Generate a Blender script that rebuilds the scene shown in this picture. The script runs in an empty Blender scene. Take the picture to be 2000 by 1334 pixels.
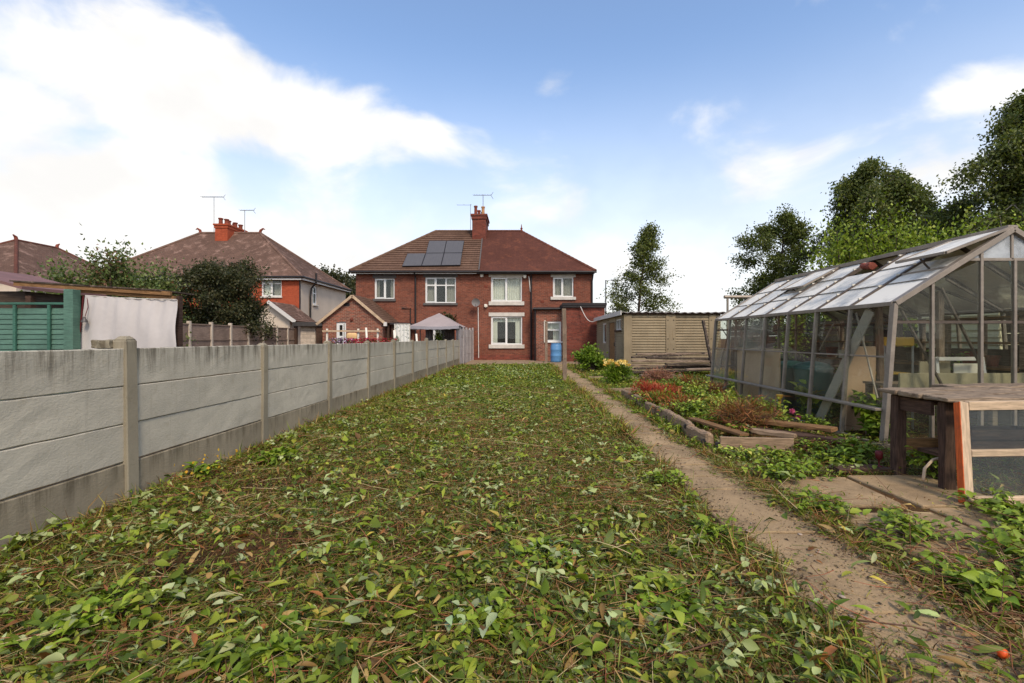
import bpy, bmesh, math, random
import numpy as np
from mathutils import Vector
R = math.radians
rnd = random.Random(11)
rng = np.random.default_rng(11)
scene = bpy.context.scene
C = scene.collection

# ------------------------------------------------------------------ camera
F, CX, CY, H = 925.0, 1022.0, 661.0, 1.28      # focal length in photo pixels, vanishing point, eye height
cam_d = bpy.data.cameras.new('camera')
cam_d.sensor_width = 36.0
cam_d.lens = F / 2000 * 36
cam_d.shift_x = -(CX - 1000) / 2000
cam_d.shift_y = -(667 - CY) / 2000
cam_d.clip_start = 0.05
cam_d.clip_end = 3000
cam = bpy.data.objects.new('camera', cam_d)
cam.location = (0, 0, H)
cam.rotation_euler = (R(90), 0, 0)
C.objects.link(cam)
scene.camera = cam

# ------------------------------------------------------------------ sky, sun, exposure
SUN_EL, SUN_AZ = 46.0, 158.0        # azimuth clockwise from +Y (the way the camera looks): behind the camera, to its right
world = bpy.data.worlds.new('World')
scene.world = world
world.use_nodes = True
world.cycles.sampling_method = 'MANUAL'
world.cycles.sample_map_resolution = 512
wn = world.node_tree
wn.nodes.clear()
def wnode(t, **kw):
    n = wn.nodes.new(t)
    for k, v in kw.items():
        setattr(n, k, v)
    return n
def wmath(op, a, b=None, c=None, clamp=False):
    n = wnode('ShaderNodeMath', operation=op, use_clamp=clamp)
    for i, v in enumerate((a, b, c)):
        if v is None: continue
        if isinstance(v, (int, float)): n.inputs[i].default_value = v
        else: wn.links.new(v, n.inputs[i])
    return n.outputs[0]
wout = wnode('ShaderNodeOutputWorld')
wsky = wnode('ShaderNodeTexSky', sky_type='NISHITA', sun_disc=False)
wsky.sun_elevation = R(SUN_EL)
wsky.sun_rotation = R(SUN_AZ)
wsky.air_density = 1.0
wsky.dust_density = 1.2
wsky.ozone_density = 2.0
wbg = wnode('ShaderNodeBackground')
wbg.inputs[1].default_value = 0.15
wn.links.new(wsky.outputs[0], wbg.inputs[0])
wtc = wnode('ShaderNodeTexCoord')
wsep = wnode('ShaderNodeSeparateXYZ')
wn.links.new(wtc.outputs['Generated'], wsep.inputs[0])
wx, wy, wz = wsep.outputs
# warped fractal noise: billows of cumulus with soft wisps
wmap = wnode('ShaderNodeMapping')
wmap.inputs['Scale'].default_value = (1.0, 1.0, 1.5)
wn.links.new(wtc.outputs['Generated'], wmap.inputs['Vector'])
wno = wnode('ShaderNodeTexNoise')
wno.inputs['Scale'].default_value = 3.6
wno.inputs['Detail'].default_value = 9.0
wno.inputs['Roughness'].default_value = 0.53
wno.inputs['Distortion'].default_value = 0.35
wn.links.new(wmap.outputs[0], wno.inputs['Vector'])
wfb = wno.outputs[0]
def wblob(px, py, rx, rz, gain=1.0):
    d = Vector(((px - CX) / F, 1.0, (CY - py) / F))
    k = d.length
    d = d / k
    s = wnode('ShaderNodeVectorMath', operation='SUBTRACT')
    wn.links.new(wtc.outputs['Generated'], s.inputs[0])
    s.inputs[1].default_value = d
    m = wnode('ShaderNodeVectorMath', operation='MULTIPLY')
    wn.links.new(s.outputs[0], m.inputs[0])
    kx = k * F / rx
    m.inputs[1].default_value = (kx, kx * 0.6, k * F / rz)
    l = wnode('ShaderNodeVectorMath', operation='LENGTH')
    wn.links.new(m.outputs[0], l.inputs[0])
    return wmath('MULTIPLY', wmath('SUBTRACT', 1.0, l.outputs['Value'], clamp=True), gain)
wcl = None
for b in ((280, 490, 760, 330, 1.7), (360, 200, 420, 170, 1.45), (40, 190, 330, 120, 1.05), (640, 240, 330, 95, 1.15), (800, 250, 150, 50, 0.75),
          (1890, 180, 180, 60, 0.62), (1800, 330, 280, 90, 0.7), (1540, 345, 300, 80, 0.42), (1180, 520, 260, 90, 0.85),
          (690, 200, 150, 70, 0.34), (1085, 205, 120, 80, 0.5)):
    o = wblob(*b)
    wcl = o if wcl is None else wmath('MAXIMUM', wcl, o)
# elsewhere in the sky the same broken cumulus, from the noise alone
wbehind = wnode('ShaderNodeMapRange', interpolation_type='SMOOTHSTEP')
wn.links.new(wy, wbehind.inputs[0])
wbehind.inputs[1].default_value = 0.55; wbehind.inputs[2].default_value = 0.1
wbehind.inputs[3].default_value = 0.0; wbehind.inputs[4].default_value = 0.34
wsum = wmath('ADD', wmath('SUBTRACT', wmath('MAXIMUM', wcl, wbehind.outputs[0]), wblob(880, 115, 190, 120, 0.9)), wmath('MULTIPLY', wmath('SUBTRACT', wfb, 0.5), 3.2))
wcov = wnode('ShaderNodeMapRange', interpolation_type='SMOOTHSTEP')
wn.links.new(wsum, wcov.inputs[0])
wcov.inputs[1].default_value = 0.24; wcov.inputs[2].default_value = 0.88
# milky air towards the horizon, all round
whz = wnode('ShaderNodeMapRange', interpolation_type='SMOOTHSTEP')
wn.links.new(wz, whz.inputs[0])
whz.inputs[1].default_value = 0.54; whz.inputs[2].default_value = 0.0
whz.inputs[3].default_value = 0.0; whz.inputs[4].default_value = 0.92
wall_c = wmath('SUBTRACT', 1.0, wmath('MULTIPLY', wmath('SUBTRACT', 1.0, wcov.outputs[0]), wmath('SUBTRACT', 1.0, whz.outputs[0])))
wcb = wnode('ShaderNodeBackground')
wcb.inputs[0].default_value = (1.0, 0.985, 0.965, 1)
# billows: thicker parts of the cloud are a little greyer
wno2 = wnode('ShaderNodeTexNoise')
wno2.inputs['Scale'].default_value = 7.0; wno2.inputs['Detail'].default_value = 6.0
wn.links.new(wmap.outputs[0], wno2.inputs['Vector'])
wsh = wnode('ShaderNodeMapRange', interpolation_type='SMOOTHSTEP')
wn.links.new(wno2.outputs[0], wsh.inputs[0])
for i_, v_ in ((1, 0.35), (2, 0.62), (3, 0.56), (4, 0.63)): wsh.inputs[i_].default_value = v_
wn.links.new(wsh.outputs[0], wcb.inputs[1])
wmix = wnode('ShaderNodeMixShader')
wn.links.new(wall_c, wmix.inputs[0])
wn.links.new(wbg.outputs[0], wmix.inputs[1])
wn.links.new(wcb.outputs[0], wmix.inputs[2])
wn.links.new(wmix.outputs[0], wout.inputs[0])

sun_d = bpy.data.lights.new('sun', 'SUN')
sun_d.energy = 1.5
sun_d.angle = R(12)
sun_d.color = (1.0, 0.87, 0.70)
sun = bpy.data.objects.new('sun', sun_d)
az, el = R(SUN_AZ), R(SUN_EL)
to_sun = Vector((math.sin(az) * math.cos(el), math.cos(az) * math.cos(el), math.sin(el)))
sun.rotation_euler = to_sun.to_track_quat('Z', 'Y').to_euler()
C.objects.link(sun)

scene.view_settings.view_transform = 'Standard'
scene.view_settings.look = 'None'
scene.view_settings.exposure = 0.82
scene.view_settings.gamma = 1.0
scene.render.engine = 'CYCLES'
scene.cycles.use_denoising = True
scene.cycles.max_bounces = 8
scene.cycles.transparent_max_bounces = 24
scene.cycles.caustics_reflective = False
scene.cycles.caustics_refractive = False

# ------------------------------------------------------------------ helpers
def W(px, py, Y):
    """photo pixel seen at depth Y"""
    return ((px - CX) / F * Y, Y, H - (py - CY) / F * Y)
def s2l(r, g, b):
    f = lambda c: (c / 255 / 12.92) if c / 255 <= 0.04045 else ((c / 255 + 0.055) / 1.055) ** 2.4
    return (f(r), f(g), f(b))

ROOT = {}
def tag(o, label=None, cat=None, group=None, kind=None):
    if label: o['label'] = label
    if cat: o['category'] = cat
    if group: o['group'] = group
    if kind: o['kind'] = kind
    return o
def thing(name, label, cat, loc=(0, 0, 0), group=None):
    o = bpy.data.objects.new(name, None)
    o.empty_display_size = 0.2
    C.objects.link(o)
    o.location = loc
    ROOT[o.name] = Vector(loc)
    return tag(o, label, cat, group)

class MB:
    def __init__(s):
        s.v, s.f, s.uv = [], [], []
    def face(s, pts, uv=None):
        i = len(s.v)
        s.v += [tuple(p) for p in pts]
        s.f.append(tuple(range(i, i + len(pts))))
        s.uv.append(uv)
    def hexa(s, c, uvs=None):
        """c: 8 corners, bottom loop then top loop"""
        i = len(s.v)
        s.v += [tuple(p) for p in c]
        for k, q in enumerate(((3, 2, 1, 0), (4, 5, 6, 7), (0, 1, 5, 4), (1, 2, 6, 5), (2, 3, 7, 6), (3, 0, 4, 7))):
            s.f.append(tuple(i + j for j in q))
            s.uv.append(uvs[k] if uvs else None)
        return s
    def box(s, x0, x1, y0, y1, z0, z1):
        return s.hexa([(x0, y0, z0), (x1, y0, z0), (x1, y1, z0), (x0, y1, z0), (x0, y0, z1), (x1, y0, z1), (x1, y1, z1), (x0, y1, z1)])
    def mbox(s, mp, u0, u1, d0, d1, z0, z1):
        return s.hexa([mp(u0, d0, z0), mp(u1, d0, z0), mp(u1, d1, z0), mp(u0, d1, z0), mp(u0, d0, z1), mp(u1, d0, z1), mp(u1, d1, z1), mp(u0, d1, z1)])
    def beam(s, p, q, w, t, up=(0, 0, 1), w2=None, t2=None):
        """bar from p to q, w across, t along 'up'; grain runs along u"""
        p, q = Vector(p), Vector(q)
        a = (q - p).normalized()
        u = Vector(up)
        sd = a.cross(u)
        if sd.length < 1e-4: sd = a.cross(Vector((1, 0, 0)))
        sd.normalize()
        u = sd.cross(a).normalized()
        w2 = w if w2 is None else w2
        t2 = t if t2 is None else t2
        c = []
        for (b, ww, tt) in ((p, w, t), (q, w2, t2)):
            for (i, j) in ((-1, -1), (1, -1), (1, 1), (-1, 1)):
                c.append(b + sd * (i * ww / 2) + u * (j * tt / 2))
        L = (q - p).length
        off = rnd.uniform(0, 20)
        e = [(off, off), (off + w, off), (off + w, off + t), (off, off + t)]
        def sideuv(wd, o2):
            return [(off, o2), (off, o2 + wd), (off + L, o2 + wd), (off + L, o2)]
        s.hexa(c, [e, e, sideuv(w, off), sideuv(t, off + w), sideuv(w, off + w + t), sideuv(t, off + 2 * w + t)])
        return s
    def tube(s, pts, rad, n=8, caps=True):
        pts = [Vector(p) for p in pts]
        if not isinstance(rad, (list, tuple)): rad = [rad] * len(pts)
        base = len(s.v)
        prev = None
        acc = 0
        lens = []
        for k, p in enumerate(pts):
            a = (pts[min(k + 1, len(pts) - 1)] - pts[max(k - 1, 0)]).normalized()
            if prev is None:
                sd = a.cross(Vector((0, 0, 1)))
                if sd.length < 1e-3: sd = a.cross(Vector((1, 0, 0)))
            else:
                sd = prev - a * prev.dot(a)
            sd.normalize()
            prev = sd
            b = a.cross(sd)
            if k: acc += (p - pts[k - 1]).length
            lens.append(acc)
            for j in range(n):
                th = 2 * math.pi * j / n
                s.v.append(tuple(p + (sd * math.cos(th) + b * math.sin(th)) * rad[k]))
        for k in range(len(pts) - 1):
            for j in range(n):
                a0, a1 = base + k * n + j, base + k * n + (j + 1) % n
                s.f.append((a0, a1, a1 + n, a0 + n))
                c = 2 * math.pi * rad[k] / n
                s.uv.append([(lens[k], j * c), (lens[k], (j + 1) * c), (lens[k + 1], (j + 1) * c), (lens[k + 1], j * c)])
        if caps:
            s.f.append(tuple(base + j for j in reversed(range(n)))); s.uv.append(None)
            e = base + (len(pts) - 1) * n
            s.f.append(tuple(e + j for j in range(n))); s.uv.append(None)
        return s
    def lathe(s, c, prof, n=20):
        """prof: (radius, z) from bottom to top around the vertical axis through c"""
        return s.tube_prof(c, prof, n)
    def tube_prof(s, c, prof, n):
        base = len(s.v)
        for (r, z) in prof:
            for j in range(n):
                th = 2 * math.pi * j / n
                s.v.append((c[0] + r * math.cos(th), c[1] + r * math.sin(th), c[2] + z))
        for k in range(len(prof) - 1):
            for j in range(n):
                a0, a1 = base + k * n + j, base + k * n + (j + 1) % n
                s.f.append((a0, a1, a1 + n, a0 + n)); s.uv.append(None)
        s.f.append(tuple(base + j for j in reversed(range(n)))); s.uv.append(None)
        e = base + (len(prof) - 1) * n
        s.f.append(tuple(e + j for j in range(n))); s.uv.append(None)
        return s
    def grid(s, nu, nv, fn):
        base = len(s.v)
        for j in range(nv + 1):
            for i in range(nu + 1):
                s.v.append(tuple(fn(i / nu, j / nv)))
        for j in range(nv):
            for i in range(nu):
                a = base + j * (nu + 1) + i
                s.f.append((a, a + 1, a + nu + 2, a + nu + 1)); s.uv.append(None)
        return s
    def wall(s, mp, u0, u1, z0, z1, holes, depth):
        """flat wall with openings and their reveals; mp(u, d, z), d inwards"""
        us = sorted({u0, u1, *[h[0] for h in holes], *[h[1] for h in holes]})
        zs = sorted({z0, z1, *[h[2] for h in holes], *[h[3] for h in holes]})
        for a, b in zip(us, us[1:]):
            for c, d in zip(zs, zs[1:]):
                m, n = (a + b) / 2, (c + d) / 2
                if any(h[0] < m < h[1] and h[2] < n < h[3] for h in holes): continue
                s.face([mp(a, 0, c), mp(b, 0, c), mp(b, 0, d), mp(a, 0, d)])
        for (a, b, c, d) in holes:
            s.face([mp(a, 0, c), mp(a, depth, c), mp(a, depth, d), mp(a, 0, d)])
            s.face([mp(b, 0, c), mp(b, depth, c), mp(b, depth, d), mp(b, 0, d)])
            s.face([mp(a, 0, c), mp(a, depth, c), mp(b, depth, c), mp(b, 0, c)])
            s.face([mp(a, 0, d), mp(a, depth, d), mp(b, depth, d), mp(b, 0, d)])
        return s
    def build(s, name, m, parent=None, bevel=0, sub=0, jit=0, smooth=False, recalc=True, seg=1):
        root = parent
        while root is not None and root.parent is not None: root = root.parent
        off = ROOT.get(root.name, Vector()) if root else Vector()
        me = bpy.data.meshes.new(name)
        me.from_pydata([(v[0] - off.x, v[1] - off.y, v[2] - off.z) for v in s.v], [], s.f)
        uvl = me.uv_layers.new(name='UVMap')
        for p, uv in zip(me.polygons, s.uv):
            if uv is None:
                n = p.normal
                if abs(n.z) > 0.97:
                    t, b = Vector((1, 0, 0)), Vector((0, 1, 0))
                else:
                    t = Vector((-n.y, n.x, 0)).normalized()
                    b = n.cross(t)
                for li in p.loop_indices:
                    co = me.vertices[me.loops[li].vertex_index].co + off
                    uvl.data[li].uv = (co.dot(t), co.dot(b))
            else:
                for k, li in enumerate(p.loop_indices):
                    uvl.data[li].uv = uv[k]
        if bevel or sub or recalc:
            bm = bmesh.new()
            bm.from_mesh(me)
            if recalc: bmesh.ops.recalc_face_normals(bm, faces=bm.faces)
            if sub: 
                L = [e for e in bm.edges if e.calc_length() > sub]
                for _ in range(4):
                    L = [e for e in bm.edges if e.calc_length() > sub]
                    if not L or len(bm.faces) > 4000: break
                    bmesh.ops.subdivide_edges(bm, edges=L, cuts=1, use_grid_fill=True)
            if jit:
                for v in bm.verts:
                    v.co += Vector((rnd.gauss(0, jit), rnd.gauss(0, jit), rnd.gauss(0, jit)))
            if bevel:
                bmesh.ops.bevel(bm, geom=list(bm.edges), offset=bevel, segments=seg, affect='EDGES', clamp_overlap=True)
            bm.to_mesh(me)
            bm.free()
        if smooth:
            me.shade_smooth()
        me.materials.append(m)
        o = bpy.data.objects.new(name, me)
        C.objects.link(o)
        o.parent = parent
        return o

def np_mesh(name, V, Q, col, m, parent=None, smooth=False):
    """V (n,3), Q (f,k) faces, col (n,3) colour of each vertex"""
    root = parent
    while root is not None and root.parent is not None: root = root.parent
    off = ROOT.get(root.name, Vector()) if root else Vector()
    V = np.asarray(V, dtype=np.float32) - np.array(off, dtype=np.float32)
    me = bpy.data.meshes.new(name)
    k = Q.shape[1]
    me.vertices.add(len(V)); me.vertices.foreach_set('co', V.ravel())
    me.loops.add(Q.size); me.loops.foreach_set('vertex_index', Q.ravel().astype(np.int32))
    me.polygons.add(len(Q)); me.polygons.foreach_set('loop_start', np.arange(0, Q.size, k, dtype=np.int32))
    if smooth: me.polygons.foreach_set('use_smooth', np.ones(len(Q), dtype=bool))
    ca = me.color_attributes.new('Col', 'FLOAT_COLOR', 'POINT')
    c4 = np.ones((len(V), 4), dtype=np.float32); c4[:, :3] = col
    ca.data.foreach_set('color', c4.ravel())
    me.update(calc_edges=True)
    me.materials.append(m)
    o = bpy.data.objects.new(name, me)
    C.objects.link(o)
    o.parent = parent
    return o
# ------------------------------------------------------------------ materials
class NT:
    def __init__(s, name):
        s.m = bpy.data.materials.new(name)
        s.m.use_nodes = True
        s.t = s.m.node_tree
        s.n, s.l = s.t.nodes, s.t.links
        s.p = s.n['Principled BSDF']
        s.out = s.n['Material Output']
        s.tc = s.n.new('ShaderNodeTexCoord')
        s.pos = s.n.new('ShaderNodeNewGeometry').outputs['Position']
    def set(s, node, key, v):
        if isinstance(v, bpy.types.NodeSocket): s.l.new(v, node.inputs[key])
        else: node.inputs[key].default_value = v
    def noise(s, scale, detail=4, rough=0.55, vec=None, stretch=None, dist=0):
        n = s.n.new('ShaderNodeTexNoise')
        n.inputs['Scale'].default_value = scale
        n.inputs['Detail'].default_value = detail
        n.inputs['Roughness'].default_value = rough
        n.inputs['Distortion'].default_value = dist
        v = vec or s.pos
        if stretch:
            mp = s.n.new('ShaderNodeMapping')
            mp.inputs['Scale'].default_value = stretch
            s.l.new(v, mp.inputs[0]); v = mp.outputs[0]
        s.l.new(v, n.inputs['Vector'])
        return n.outputs[0]
    def ramp(s, v, a, b, lo=0.0, hi=1.0):
        n = s.n.new('ShaderNodeMapRange')
        n.interpolation_type = 'SMOOTHSTEP'
        s.l.new(v, n.inputs[0])
        for i, x in ((1, a), (2, b), (3, lo), (4, hi)): n.inputs[i].default_value = x
        return n.outputs[0]
    def mix(s, f, a, b, blend='MIX'):
        n = s.n.new('ShaderNodeMix')
        n.data_type = 'RGBA'; n.blend_type = blend
        s.set(n, 0, f)
        for i, c in ((6, a), (7, b)):
            if isinstance(c, bpy.types.NodeSocket): s.l.new(c, n.inputs[i])
            else: n.inputs[i].default_value = (*c[:3], 1)
        return n.outputs[2]
    def math(s, op, a, b):
        n = s.n.new('ShaderNodeMath'); n.operation = op
        s.set(n, 0, a); s.set(n, 1, b)
        return n.outputs[0]
    def bump(s, h, strength=0.3, dist=0.01, prev=None):
        n = s.n.new('ShaderNodeBump')
        n.inputs['Strength'].default_value = strength
        n.inputs['Distance'].default_value = dist
        s.l.new(h, n.inputs['Height'])
        if prev: s.l.new(prev, n.inputs['Normal'])
        return n.outputs[0]
    def fin(s, col, rough=0.8, normal=None, spec=0.3, metal=0.0):
        s.set(s.p, 'Base Color', col if isinstance(col, bpy.types.NodeSocket) else (*col[:3], 1))
        s.set(s.p, 'Roughness', rough)
        s.p.inputs['Specular IOR Level'].default_value = spec
        s.p.inputs['Metallic'].default_value = metal
        if normal: s.l.new(normal, s.p.inputs['Normal'])
        return s.m
    def rand(s):
        o = s.n.new('ShaderNodeObjectInfo')
        return o.outputs['Random']

def sc(c, k): return tuple(min(1, x * k) for x in c[:3])
def plain(name, c, rough=0.7, var=0.22, scale=3.0, fine=40.0, bump=0.15, spec=0.3, metal=0.0, rand=0.0):
    t = NT(name)
    a = t.mix(t.ramp(t.noise(scale, 6, 0.6), 0.3, 0.7), sc(c, 1 - var), sc(c, 1 + var))
    b = t.mix(t.ramp(t.noise(fine, 3), 0.35, 0.7, 0, 0.5), a, sc(c, 1 - 1.3 * var))
    if rand:
        b = t.mix(t.math('MULTIPLY', t.rand(), rand), b, sc(c, 0.45))
    return t.fin(b, rough, t.bump(t.noise(fine * 1.7, 4), bump, 0.004), spec, metal)

def brick_mat(name, c1, c2, mortar, bw=0.225, bh=0.075, weather=0.35, pale=None, ms=0.011, moff=0.5):
    t = NT(name)
    b = t.n.new('ShaderNodeTexBrick')
    b.offset = moff
    t.l.new(t.tc.outputs['UV'], b.inputs['Vector'])
    for k, v in (('Scale', 1.0), ('Mortar Size', ms), ('Mortar Smooth', 0.25), ('Bias', 0.0), ('Brick Width', bw), ('Row Height', bh)):
        b.inputs[k].default_value = v
    b.inputs['Color1'].default_value = (*c1, 1); b.inputs['Color2'].default_value = (*c2, 1); b.inputs['Mortar'].default_value = (*mortar, 1)
    col = t.mix(t.ramp(t.noise(0.7, 6, 0.65), 0.40, 0.72, 0, weather), b.outputs['Color'], sc(c1, 0.4))
    col = t.mix(t.ramp(t.noise(7, 6, 0.8), 0.48, 0.68, 0, 0.6), col, sc(c2, 0.62))
    col = t.mix(t.ramp(t.noise(4.3, 6, 0.8, stretch=(1, 1, 2.2)), 0.52, 0.70, 0, 0.55), col, sc(c1, 1.5))
    if pale:
        col = t.mix(t.ramp(t.noise(2.1, 7, 0.7, stretch=(1, 1, 1.6)), 0.63, 0.74, 0, 0.5), col, pale)
    h = t.math('SUBTRACT', t.noise(70, 3), t.math('MULTIPLY', b.outputs['Fac'], 1.2))
    return t.fin(col, 0.88, t.bump(h, 0.5, 0.008), 0.2)

def tile_mat(name, c1, c2, joint, tw, th, moss=None, moss_amt=0.5, patch=None):
    t = NT(name)
    b = t.n.new('ShaderNodeTexBrick')
    t.l.new(t.tc.outputs['UV'], b.inputs['Vector'])
    for k, v in (('Scale', 1.0), ('Mortar Size', 0.006), ('Mortar Smooth', 0.3), ('Bias', 0.0), ('Brick Width', tw), ('Row Height', th)):
        b.inputs[k].default_value = v
    b.inputs['Color1'].default_value = (*c1, 1); b.inputs['Color2'].default_value = (*c2, 1); b.inputs['Mortar'].default_value = (*joint, 1)
    col = t.mix(t.ramp(t.noise(0.55, 7, 0.65), 0.38, 0.68, 0, 0.55), b.outputs['Color'], sc(c1, 0.5))
    if moss: col = t.mix(t.ramp(t.noise(1.7, 8, 0.72), 0.50, 0.70, 0, moss_amt), col, moss)
    col = t.mix(t.ramp(t.noise(26, 3, 0.7), 0.66, 0.74, 0, 0.6), col, sc(c2, 1.9))
    h = t.math('SUBTRACT', t.noise(30, 4), b.outputs['Fac'])
    return t.fin(col, 0.9, t.bump(h, 0.5, 0.01), 0.15)

def wood(name, c, dark=0.35, rough=0.75, grain=7.0, rand=0.4, wear=None, spec=0.2):
    """grain runs along u"""
    t = NT(name)
    mp = t.n.new('ShaderNodeMapping'); mp.inputs['Scale'].default_value = (1.2, 1, 1)
    t.l.new(t.tc.outputs['UV'], mp.inputs[0])
    g = t.noise(grain, 6, 0.65, vec=mp.outputs[0], stretch=(0.7, 9, 1), dist=0.6)
    col = t.mix(t.ramp(g, 0.35, 0.65), sc(c, dark), sc(c, 1.2))
    col = t.mix(t.ramp(t.noise(2.5, 5, 0.6), 0.4, 0.7, 0, 0.6), col, sc(c, 0.55))
    if wear: col = t.mix(t.ramp(t.noise(11, 6, 0.7), 0.52, 0.66, 0, 0.8), col, wear)
    if rand: col = t.mix(t.math('MULTIPLY', t.rand(), rand), col, sc(c, 0.4))
    return t.fin(col, rough, t.bump(g, 0.45, 0.006), spec)

def glass_mat(name, dirt=0.1, dirt_col=(0.55, 0.55, 0.5), tint=(0.93, 0.97, 0.95), ior=1.5, rough=0.02, dscale=3.0):
    t = NT(name)
    t.n.remove(t.p)
    tr = t.n.new('ShaderNodeBsdfTransparent'); tr.inputs[0].default_value = (*tint, 1)
    gl = t.n.new('ShaderNodeBsdfGlossy'); gl.inputs['Roughness'].default_value = rough
    lw = t.n.new('ShaderNodeLayerWeight'); lw.inputs[0].default_value = 0.5      # same reflectance from either side of the sheet
    r0 = ((ior - 1) / (ior + 1)) ** 2
    fr = t.math('ADD', t.math('MULTIPLY', t.math('POWER', lw.outputs['Facing'], 5.0), 1 - r0), r0)
    m1 = t.n.new('ShaderNodeMixShader')
    t.l.new(fr, m1.inputs[0]); t.l.new(tr.outputs[0], m1.inputs[1]); t.l.new(gl.outputs[0], m1.inputs[2])
    df = t.n.new('ShaderNodeBsdfDiffuse'); df.inputs[0].default_value = (*dirt_col, 1)
    m2 = t.n.new('ShaderNodeMixShader')
    d = t.math('MULTIPLY', t.ramp(t.noise(dscale, 7, 0.68), 0.25, 0.8, 0.25, 1.7), dirt)
    t.l.new(d, m2.inputs[0]); t.l.new(m1.outputs[0], m2.inputs[1]); t.l.new(df.outputs[0], m2.inputs[2])
    t.l.new(m2.outputs[0], t.out.inputs[0])
    return t.m

def leaf_mat(name, trans=0.3, rough=0.5, spec=0.35, k=1.0):
    t = NT(name)
    a = t.n.new('ShaderNodeAttribute'); a.attribute_name = 'Col'
    t.l.new(a.outputs['Color'], t.p.inputs['Base Color'])
    t.p.inputs['Roughness'].default_value = rough
    t.p.inputs['Specular IOR Level'].default_value = spec
    if trans:
        tl = t.n.new('ShaderNodeBsdfTranslucent')
        t.l.new(t.mix(1.0, a.outputs['Color'], (1.25, 1.3, 0.7), 'MULTIPLY'), tl.inputs[0])
        mx = t.n.new('ShaderNodeMixShader'); mx.inputs[0].default_value = trans
        t.l.new(t.p.outputs[0], mx.inputs[1]); t.l.new(tl.outputs[0], mx.inputs[2])
        t.l.new(mx.outputs[0], t.out.inputs[0])
    return t.m

M = {}
M['brick_red'] = brick_mat('red_brick', s2l(140, 78, 58), s2l(106, 58, 46), s2l(124, 98, 82), weather=0.42, pale=s2l(185, 130, 110))
M['brick_dark'] = brick_mat('dark_red_brick', s2l(142, 72, 56), s2l(102, 52, 42), s2l(100, 78, 68), weather=0.6, pale=s2l(175, 105, 85))
M['brick_mixed'] = brick_mat('mixed_brick', s2l(160, 88, 66), s2l(104, 62, 52), s2l(150, 128, 110), weather=0.3, ms=0.013)
M['brick_orange'] = brick_mat('orange_brick', s2l(178, 84, 54), s2l(160, 74, 48), s2l(146, 90, 66), weather=0.18, ms=0.006)
M['block_pale'] = brick_mat('pale_block', s2l(205, 190, 172), s2l(188, 172, 155), s2l(150, 138, 124), bw=0.44, bh=0.215, weather=0.2)
M['tile_brown'] = tile_mat('brown_concrete_tile', s2l(112, 86, 70), s2l(100, 76, 62), s2l(52, 40, 34), 0.33, 0.34, s2l(140, 112, 92), 0.4)
M['tile_red'] = tile_mat('red_plain_tile', s2l(112, 70, 58), s2l(98, 62, 52), s2l(56, 38, 32), 0.17, 0.1, s2l(150, 92, 66), 0.45)
M['tile_old'] = tile_mat('old_plain_tile', s2l(124, 96, 82), s2l(106, 84, 72), s2l(66, 50, 44), 0.17, 0.1, s2l(172, 140, 124), 0.85)
M['white'] = plain('white_paint', s2l(208, 202, 194), 0.5, 0.05, 2, 30, 0.05)
M['upvc'] = plain('white_plastic', s2l(222, 220, 215), 0.35, 0.03, 2, 20, 0.02, 0.45)
M['stone_white'] = plain('painted_stone', s2l(200, 192, 180), 0.75, 0.14, 4, 30, 0.2)
M['sill_grey'] = plain('grey_stone', s2l(92, 86, 82), 0.8, 0.15, 4, 30, 0.2)
M['black'] = plain('black_plastic', s2l(40, 36, 36), 0.5, 0.2, 3, 30, 0.05)
M['felt'] = plain('roofing_felt', s2l(58, 53, 52), 0.9, 0.2, 2, 60, 0.3)
M['render'] = plain('rough_render', s2l(205, 188, 168), 0.92, 0.08, 0.8, 50, 0.35)
M['terracotta'] = plain('terracotta', s2l(128, 66, 50), 0.85, 0.25, 3, 30, 0.2)
M['buff_pot'] = plain('buff_clay', s2l(188, 140, 98), 0.85, 0.2, 6, 30, 0.2)
M['metal_grey'] = plain('grey_metal', s2l(150, 150, 150), 0.45, 0.15, 4, 30, 0.05, 0.5, 0.6)
M['dark_metal'] = plain('dark_metal', s2l(84, 80, 78), 0.5, 0.2, 4, 30, 0.05, 0.5, 0.4)
M['dish'] = plain('grey_dish', s2l(118, 112, 108), 0.6, 0.1, 4, 30, 0.05)
M['curtain'] = plain('net_curtain', s2l(214, 206, 194), 0.95, 0.06, 3, 20, 0.1)
M['curtain_grey'] = plain('grey_curtain', s2l(150, 140, 130), 0.95, 0.08, 3, 20, 0.1)
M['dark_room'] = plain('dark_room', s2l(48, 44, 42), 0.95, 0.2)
M['win_glass'] = glass_mat('window_glass', 0.02, ior=1.45)
t = NT('solar_cells')
bk = t.n.new('ShaderNodeTexBrick'); bk.offset = 0.0
t.l.new(t.tc.outputs['UV'], bk.inputs['Vector'])
for k, v in (('Scale', 1.0), ('Mortar Size', 0.003), ('Brick Width', 0.16), ('Row Height', 0.16)): bk.inputs[k].default_value = v
for k, c in (('Color1', (0.085, 0.078, 0.075)), ('Color2', (0.095, 0.087, 0.083)), ('Mortar', (0.13, 0.12, 0.115))): bk.inputs[k].default_value = (*c, 1)
M['solar'] = t.fin(bk.outputs['Color'], 0.45, None, 0.5)

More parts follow.
